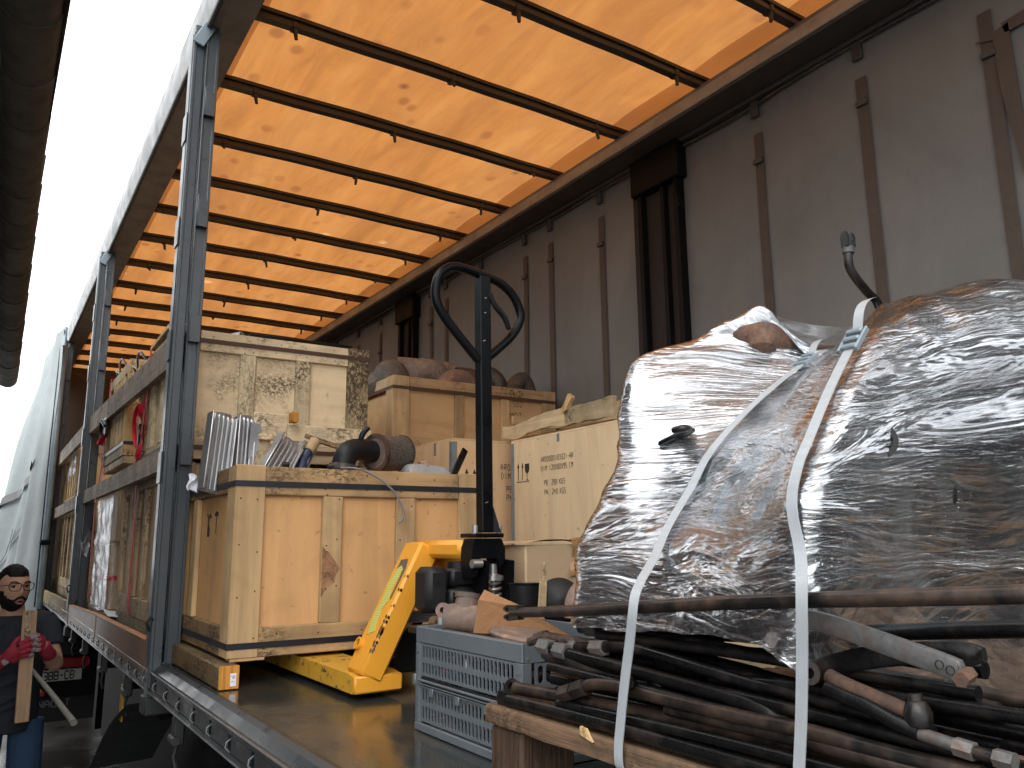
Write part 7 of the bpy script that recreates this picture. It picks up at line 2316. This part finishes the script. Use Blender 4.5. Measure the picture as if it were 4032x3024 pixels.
def headp(u, v):
    a, b_ = 2 * math.pi * u, math.pi * v
    x, y, z = math.sin(b_) * math.sin(a), math.sin(b_) * math.cos(a), math.cos(b_)
    X, Y, Z = 0.076 * x, 0.096 * y, 0.118 * z
    low = max(0.0, -z)
    X *= 1 - 0.26 * low ** 1.3
    if y < 0: Y *= 1 - 0.25 * low
    if y > 0:
        Y *= 0.96 + 0.04 * (1 - abs(x))
        Y += 0.012 * low * y
        Y += 0.024 * math.exp(-(X / 0.011) ** 2 - ((Z + 0.014) / 0.015) ** 2) + 0.012 * math.exp(-(X / 0.009) ** 2 - ((Z - 0.012) / 0.022) ** 2)
        Y += 0.007 * math.exp(-((Z - 0.038) / 0.010) ** 2) * math.exp(-(X / 0.05) ** 2)
        for s_ in (-1, 1):
            Y -= 0.011 * math.exp(-((X - s_ * 0.031) / 0.015) ** 2 - ((Z - 0.017) / 0.011) ** 2)
            Y += 0.004 * math.exp(-((X - s_ * 0.043) / 0.016) ** 2 - ((Z + 0.016) / 0.016) ** 2)
        Y += 0.006 * math.exp(-(X / 0.024) ** 2 - ((Z + 0.052) / 0.010) ** 2) - 0.004 * math.exp(-(X / 0.02) ** 2 - ((Z + 0.068) / 0.006) ** 2)
        Y += 0.007 * math.exp(-(X / 0.022) ** 2 - ((Z + 0.092) / 0.014) ** 2)
    return X, Y, Z


def hw(X, Y, Z):
    return HC + HR * X + FD * Y + HU * Z


jt = dict(pel=V((-0.405, 5.26, 0.84)), wa=V((-0.41, 5.25, 1.02)), ch=V((-0.42, 5.24, 1.23)), nb=V((-0.425, 5.235, 1.365)), nk=V((-0.435, 5.215, 1.43)),
          ls=V((-0.275, 5.25, 1.318)), le=V((-0.215, 5.14, 1.12)), lw=V((-0.268, 5.00, 1.195)),
          rs=V((-0.575, 5.24, 1.312)), re=V((-0.60, 5.06, 1.075)), rw=V((-0.465, 4.965, 1.165)),
          lh=V((-0.315, 5.27, 0.80)), lk=V((-0.300, 5.24, 0.43)), la=V((-0.300, 5.29, 0.07)), rh=V((-0.495, 5.27, 0.80)), rk=V((-0.515, 5.25, 0.43)), ra=V((-0.52, 5.30, 0.07)))


def torso(mb, grow, z0, z1):
    n_ = 28
    prof = [(0.78, 0.140, 0.110, 5.27), (0.86, 0.150, 0.115, 5.262), (0.98, 0.146, 0.110, 5.255), (1.08, 0.154, 0.112, 5.248), (1.20, 0.178, 0.118, 5.243), (1.28, 0.180, 0.110, 5.242), (1.335, 0.150, 0.088, 5.240), (1.372, 0.080, 0.066, 5.236)]
    prof = [p for p in prof if z0 - 0.01 <= p[0] <= z1 + 0.01]
    vs, fs = [], []
    for (z, a, c, y) in prof:
        for k_ in range(n_):
            an = 2 * math.pi * k_ / n_
            vs.append((-0.425 + (a + grow) * math.cos(an), y + (c + grow) * math.sin(an), z))
    for j in range(len(prof) - 1):
        for k_ in range(n_):
            fs.append((j * n_ + k_, j * n_ + (k_ + 1) % n_, (j + 1) * n_ + (k_ + 1) % n_, (j + 1) * n_ + k_))
    fs += [tuple(range(n_ - 1, -1, -1)), tuple((len(prof) - 1) * n_ + k_ for k_ in range(n_))]
    mb.add(vs, fs)


def limb(mb, pts, rad, n=14):
    sp = spline(pts, 6)
    m_ = len(sp)
    rr = []
    for i in range(m_):
        f = i / (m_ - 1) * (len(rad) - 1)
        a = int(min(f, len(rad) - 2))
        rr.append(rad[a] + (rad[a + 1] - rad[a]) * (f - a))
    mb.tube(sp, rr, n)


b = MB()
b.grid(lambda u, v: hw(*headp(u, v)), 64, 48, closed_u=True)
for s_ in (-1, 1):
    b.lathe([(0.0, -0.006), (0.016, -0.004), (0.019, 0.0), (0.016, 0.005), (0.0, 0.004)], hw(s_ * 0.077, -0.008, -0.002), HR * s_ + FD * 0.35, 12)
torso(b, 0.0, 0.78, 1.38)
limb(b, [jt['nb'] - V((0, 0, 0.04)), jt['nk'], HC - HU * 0.05 - FD * 0.02], [0.064, 0.056, 0.056])
for s_ in 'lr':
    limb(b, [jt['ch'].lerp(jt[s_ + 's'], 0.7), jt[s_ + 's'], jt[s_ + 's'].lerp(jt[s_ + 'e'], 0.5), jt[s_ + 'e'], jt[s_ + 'e'].lerp(jt[s_ + 'w'], 0.4), jt[s_ + 'w']], [0.060, 0.056, 0.048, 0.040, 0.041, 0.029])
    limb(b, [jt[s_ + 'h'] + V((0, 0, 0.02)), jt[s_ + 'h'].lerp(jt[s_ + 'k'], 0.5), jt[s_ + 'k'], jt[s_ + 'k'].lerp(jt[s_ + 'a'], 0.4), jt[s_ + 'a']], [0.085, 0.072, 0.054, 0.052, 0.036])
    f_ = jt[s_ + 'a']
    limb(b, [f_ + V((0, 0.04, -0.035)), f_ + V((0, -0.03, -0.03)), f_ + V((0.01, -0.15, -0.045))], [0.034, 0.034, 0.022])
# hands inside the gloves
limb(b, [jt['rw'], V((-0.42, 4.945, 1.205))], [0.028, 0.026])
limb(b, [jt['lw'], V((-0.295, 4.975, 1.235))], [0.028, 0.024])
remesh(b, 'body', M['skin'], man, 0.0055, 2)

b = MB()
torso(b, 0.014, 0.78, 1.38)
limb(b, [jt['nb'] + V((0, 0.01, -0.05)), jt['nb'] + V((0, 0.006, 0.0))], [0.085, 0.070])
for s_ in 'lr':
    limb(b, [jt['ch'].lerp(jt[s_ + 's'], 0.5), jt[s_ + 's'], jt[s_ + 's'].lerp(jt[s_ + 'e'], 0.62)], [0.078, 0.072, 0.064])
for k_ in range(14):                                         # folds of the cloth
    zz = 0.90 + 0.03 * k_
    x_ = random.uniform(-0.54, -0.33)
    limb(b, [V((x_ - 0.06, 5.128 + 0.3 * (abs(x_ + 0.48)) ** 2, zz)), V((x_, 5.122, zz + 0.02)), V((x_ + 0.06, 5.128 + 0.3 * (abs(x_ + 0.36)) ** 2, zz + 0.05))], [0.005, 0.010, 0.005], 8)
remesh(b, 'tshirt', M['shirt'], man, 0.008, 3)
b = MB()
torso(b, 0.002, 0.78, 0.98)
for s_ in 'lr':
    limb(b, [jt[s_ + 'h'] + V((0, 0, 0.03)), jt[s_ + 'h'].lerp(jt[s_ + 'k'], 0.5), jt[s_ + 'k'], jt[s_ + 'k'].lerp(jt[s_ + 'a'], 0.5), jt[s_ + 'a'] + V((0, 0, -0.01))], [0.086, 0.084, 0.070, 0.064, 0.058])
remesh(b, 'jeans', M['jeans'], man, 0.009, 3)


def headpatch(name, mat, cond, off, nu=80, nv=60):
    """a shell lying on the head where cond(x, y, z) > 0, thickest inside its outline"""
    mb = MB()
    P_, T_ = [], []
    for j in range(nv):
        for i in range(nu):
            X, Y, Z = headp(i / nu, (j + 0.3) / nv)
            w_ = cond(X, Y, Z)
            P_.append((X, Y, Z)); T_.append(w_)
    vs = []
    for (X, Y, Z), w_ in zip(P_, T_):
        d = V((X, Y, Z)).normalized()
        k_ = min(1.0, max(-0.35, w_)) * off + 0.003 * mnoise.noise(V((X, Y, Z)) * 90) * (1 if w_ > 0 else 0)
        vs.append(hw(X + d.x * k_, Y + d.y * k_, Z + d.z * k_))
    fs = []
    for j in range(nv - 1):
        for i in range(nu):
            q = (j * nu + i, j * nu + (i + 1) % nu, (j + 1) * nu + (i + 1) % nu, (j + 1) * nu + i)
            if max(T_[k_] for k_ in q) > 0:
                fs.append(q)
    mb.add(vs, fs)
    return mb.build(name, mat, man, ang=180, fix=False)


headpatch('hair', M['hair'], lambda X, Y, Z: 2.0 * min(1, (Z - (0.074 if Y > 0.03 else (0.074 - (0.03 - Y) * 1.25)) + 0.010 * (abs(X) < 0.05)) / 0.03), 0.010)
def beard(X, Y, Z):
    if Y < -0.012: return -1
    lip = math.exp(-(X / 0.022) ** 2 - ((Z + 0.060) / 0.012) ** 2)
    edge = -0.052 + 0.9 * max(0, abs(X) - 0.040) - (0.0 if abs(X) > 0.02 else 0.0)
    w_ = (edge + 0.006 * mnoise.noise(V((X, Y, Z)) * 160) - Z) / 0.014
    side = 1.0 if abs(X) > 0.064 and Z < -0.012 else 0
    return max(min(w_, 1), side * 0.6) - 2.0 * lip
headpatch('beard', M['hair'], beard, 0.007)
mo = MB()
mo.tube(spline([hw(-0.030, 0.088, -0.062), hw(-0.014, 0.105, -0.042), hw(0, 0.109, -0.039), hw(0.014, 0.105, -0.042), hw(0.030, 0.088, -0.062)], 5), 0.0055, 8)
mo.build('moustache', M['hair'], man)
MB().tube(spline([hw(-0.020, 0.097, -0.060), hw(0, 0.106, -0.052), hw(0.020, 0.097, -0.060)], 4), 0.0042, 8).build('lip', M['lip'], man)
MB().tube(spline([hw(-0.014, 0.098, -0.069), hw(0, 0.105, -0.071), hw(0.014, 0.098, -0.069)], 4), 0.0045, 8).build('lip', M['lip'], man)
MB().obox(hw(0, 0.098, -0.062), (HR, FD, HU), (0.013, 0.006, 0.005), 0.002).build('mouth', M['black_gloss'], man)
for s_ in (-1, 1):
    ey = MB().lathe([(0.0, -0.010), (0.010, -0.006), (0.0125, 0.0), (0.010, 0.007), (0.0, 0.0115)], hw(s_ * 0.031, 0.0735, 0.017), FD, 14)
    eo = ey.build('eye', M['eye_white'], man)
    MB().lathe([(0.0, 0.0), (0.0058, 0.0), (0.0058, 0.001), (0.0, 0.0013)], hw(s_ * 0.031, 0.0845, 0.016), FD, 12).build('iris', M['hair'], eo)
    MB().tube(spline([hw(s_ * 0.014, 0.0915, 0.034), hw(s_ * 0.032, 0.090, 0.041), hw(s_ * 0.050, 0.078, 0.036)], 4), [0.0032] * 9, 6).build('eyebrow', M['hair'], man)
    MB().tube(spline([hw(s_ * 0.016, 0.084, 0.026), hw(s_ * 0.031, 0.086, 0.029), hw(s_ * 0.046, 0.076, 0.024)], 4), [0.0052] * 9, 6).build('eyelid', M['skin'], man)
gs = MB()
for s_ in (-1, 1):
    c = [(0.008, 0.030), (0.034, 0.034), (0.058, 0.030), (0.062, 0.018), (0.055, 0.000), (0.034, -0.006), (0.014, -0.002), (0.007, 0.012)]
    pts = [hw(s_ * x, 0.106 - 0.30 * max(0, x - 0.01) ** 1.25 * 1.2, z) for x, z in c]
    sp = spline(pts, 4, closed=True)
    gs.tube(sp + [sp[0]], 0.0022, 6)
    gs.tube([hw(s_ * 0.062, 0.090, 0.024), hw(s_ * 0.080, 0.05, 0.020), hw(s_ * 0.082, -0.01, 0.012)], 0.0020, 6)
gs.tube([hw(-0.009, 0.108, 0.020), hw(0, 0.113, 0.023), hw(0.009, 0.108, 0.020)], 0.0022, 6)
gs.build('glasses', M['black_gloss'], man)

# gloves: palm, four fingers and thumb, coated grey at the tips
g1 = MB()
limb(g1, [jt['rw'] + V((-0.035, 0.006, -0.018)), jt['rw'] + V((0.01, 0, 0.01))], [0.038, 0.034])
limb(g1, [V((-0.450, 4.955, 1.175)), V((-0.422, 4.936, 1.205)), V((-0.398, 4.930, 1.222))], [0.032, 0.038, 0.030])
limb(g1, [V((-0.425, 4.940, 1.180)), V((-0.400, 4.934, 1.190))], [0.032, 0.026])
FG = [((-0.402, 4.928, 1.246), (-0.372, 4.930, 1.262), (-0.345, 4.935, 1.276), (-0.322, 4.942, 1.284)),
      ((-0.396, 4.924, 1.226), (-0.366, 4.924, 1.238), (-0.340, 4.930, 1.246), (-0.318, 4.942, 1.246)),
      ((-0.396, 4.926, 1.205), (-0.366, 4.924, 1.214), (-0.341, 4.932, 1.218), (-0.324, 4.944, 1.216)),
      ((-0.400, 4.930, 1.186), (-0.374, 4.928, 1.190), (-0.350, 4.934, 1.192), (-0.334, 4.944, 1.190))]
for f in FG:
    limb(g1, [V(p) for p in f], [0.0125, 0.012, 0.011, 0.009], 10)
limb(g1, [V((-0.425, 4.945, 1.235)), V((-0.412, 4.965, 1.262)), V((-0.395, 4.985, 1.275))], [0.015, 0.013, 0.010], 10)
remesh(g1, 'glove', M['glove'], man, 0.0035, 2)
for f in FG:
    t_ = MB()
    a, c, e = V(f[1]).lerp(V(f[2]), 0.75), V(f[2]).lerp(V(f[3]), 0.4), V(f[3])
    limb(t_, [a, c, e + (e - c) * 0.05], [0.0118, 0.0116, 0.0095], 10)
    t_.build('fingertip_coating', M['glove_tip'], man)
MB().obox(V((-0.452, 4.922, 1.168)), (V((0.8, -0.2, 0.5)), V((-0.5, 0, 0.85)), V((-0.1, -1, -0.1))), (0.014, 0.014, 0.004), 0.002).build('cuff_label', M['glove_tip'], man)
g2 = MB()
limb(g2, [jt['lw'] + V((0.015, 0.03, -0.02)), jt['lw'], V((-0.290, 4.975, 1.232))], [0.036, 0.033, 0.034])
F2 = [((-0.300, 4.960, 1.270), (-0.318, 4.945, 1.284), (-0.338, 4.938, 1.290)), ((-0.294, 4.958, 1.250), (-0.312, 4.938, 1.262), (-0.330, 4.930, 1.268)),
      ((-0.292, 4.958, 1.230), (-0.308, 4.938, 1.238), (-0.324, 4.930, 1.240)), ((-0.294, 4.960, 1.210), (-0.308, 4.942, 1.214), (-0.322, 4.934, 1.214))]
for f in F2:
    limb(g2, [V((-0.288, 4.972, f[0][2] - 0.01))] + [V(p) for p in f], [0.013, 0.0125, 0.0115, 0.0095], 10)
limb(g2, [V((-0.300, 4.985, 1.250)), V((-0.325, 5.000, 1.285)), V((-0.340, 5.000, 1.302))], [0.014, 0.012, 0.010], 10)
remesh(g2, 'glove', M['glove'], man, 0.0035, 2)
for f in F2:
    t_ = MB()
    limb(t_, [V(f[1]), V(f[2]) + (V(f[2]) - V(f[1])) * 0.08], [0.0118, 0.010], 10)
    t_.build('fingertip_coating', M['glove_tip'], man)
for s_ in 'lr':
    f_ = jt[s_ + 'a']
    sh = MB()
    limb(sh, [f_ + V((0, 0.06, -0.030)), f_ + V((0, -0.02, -0.022)), f_ + V((0.01, -0.17, -0.035))], [0.040, 0.045, 0.034])
    sh.build('shoe', M['black_cast'], man)

hp = thing('held_plank', 'short sawn plank held upright by the man in red gloves', 'plank', (-0.358, 4.97, 0.866))
pk = MB().bar((-0.352, 4.972, 0.866), (-0.364, 4.972, 1.410), 0.030, 0.064, (1, 0, 0), 0.003)
pk.build('board', wood('fresh_split_plank', (0.52, 0.34, 0.20), 'z', 0.6, 0.0, 0.5), hp)
MB().bar((-0.3635, 4.9545, 1.20), (-0.371, 4.9545, 1.400), 0.002, 0.026, (1, 0, 0)).build('sapwood_edge', M['pale_batten_z'], hp, smooth=False)
stk = MB().tube(spline([(-0.335, 5.02, 1.12), (-0.26, 4.68, 1.04), (-0.185, 4.30, 0.955)], 5), [0.009 + 0.0006 * i for i in range(11)], 10)
tag(stk.build('grey_stick', flat('grey_stick', (0.26, 0.25, 0.22), 0.7), None, loc=(-0.3, 5.0, 1.1)), 'grey stick pointing forward from below the man’s gloved hands', 'stick')
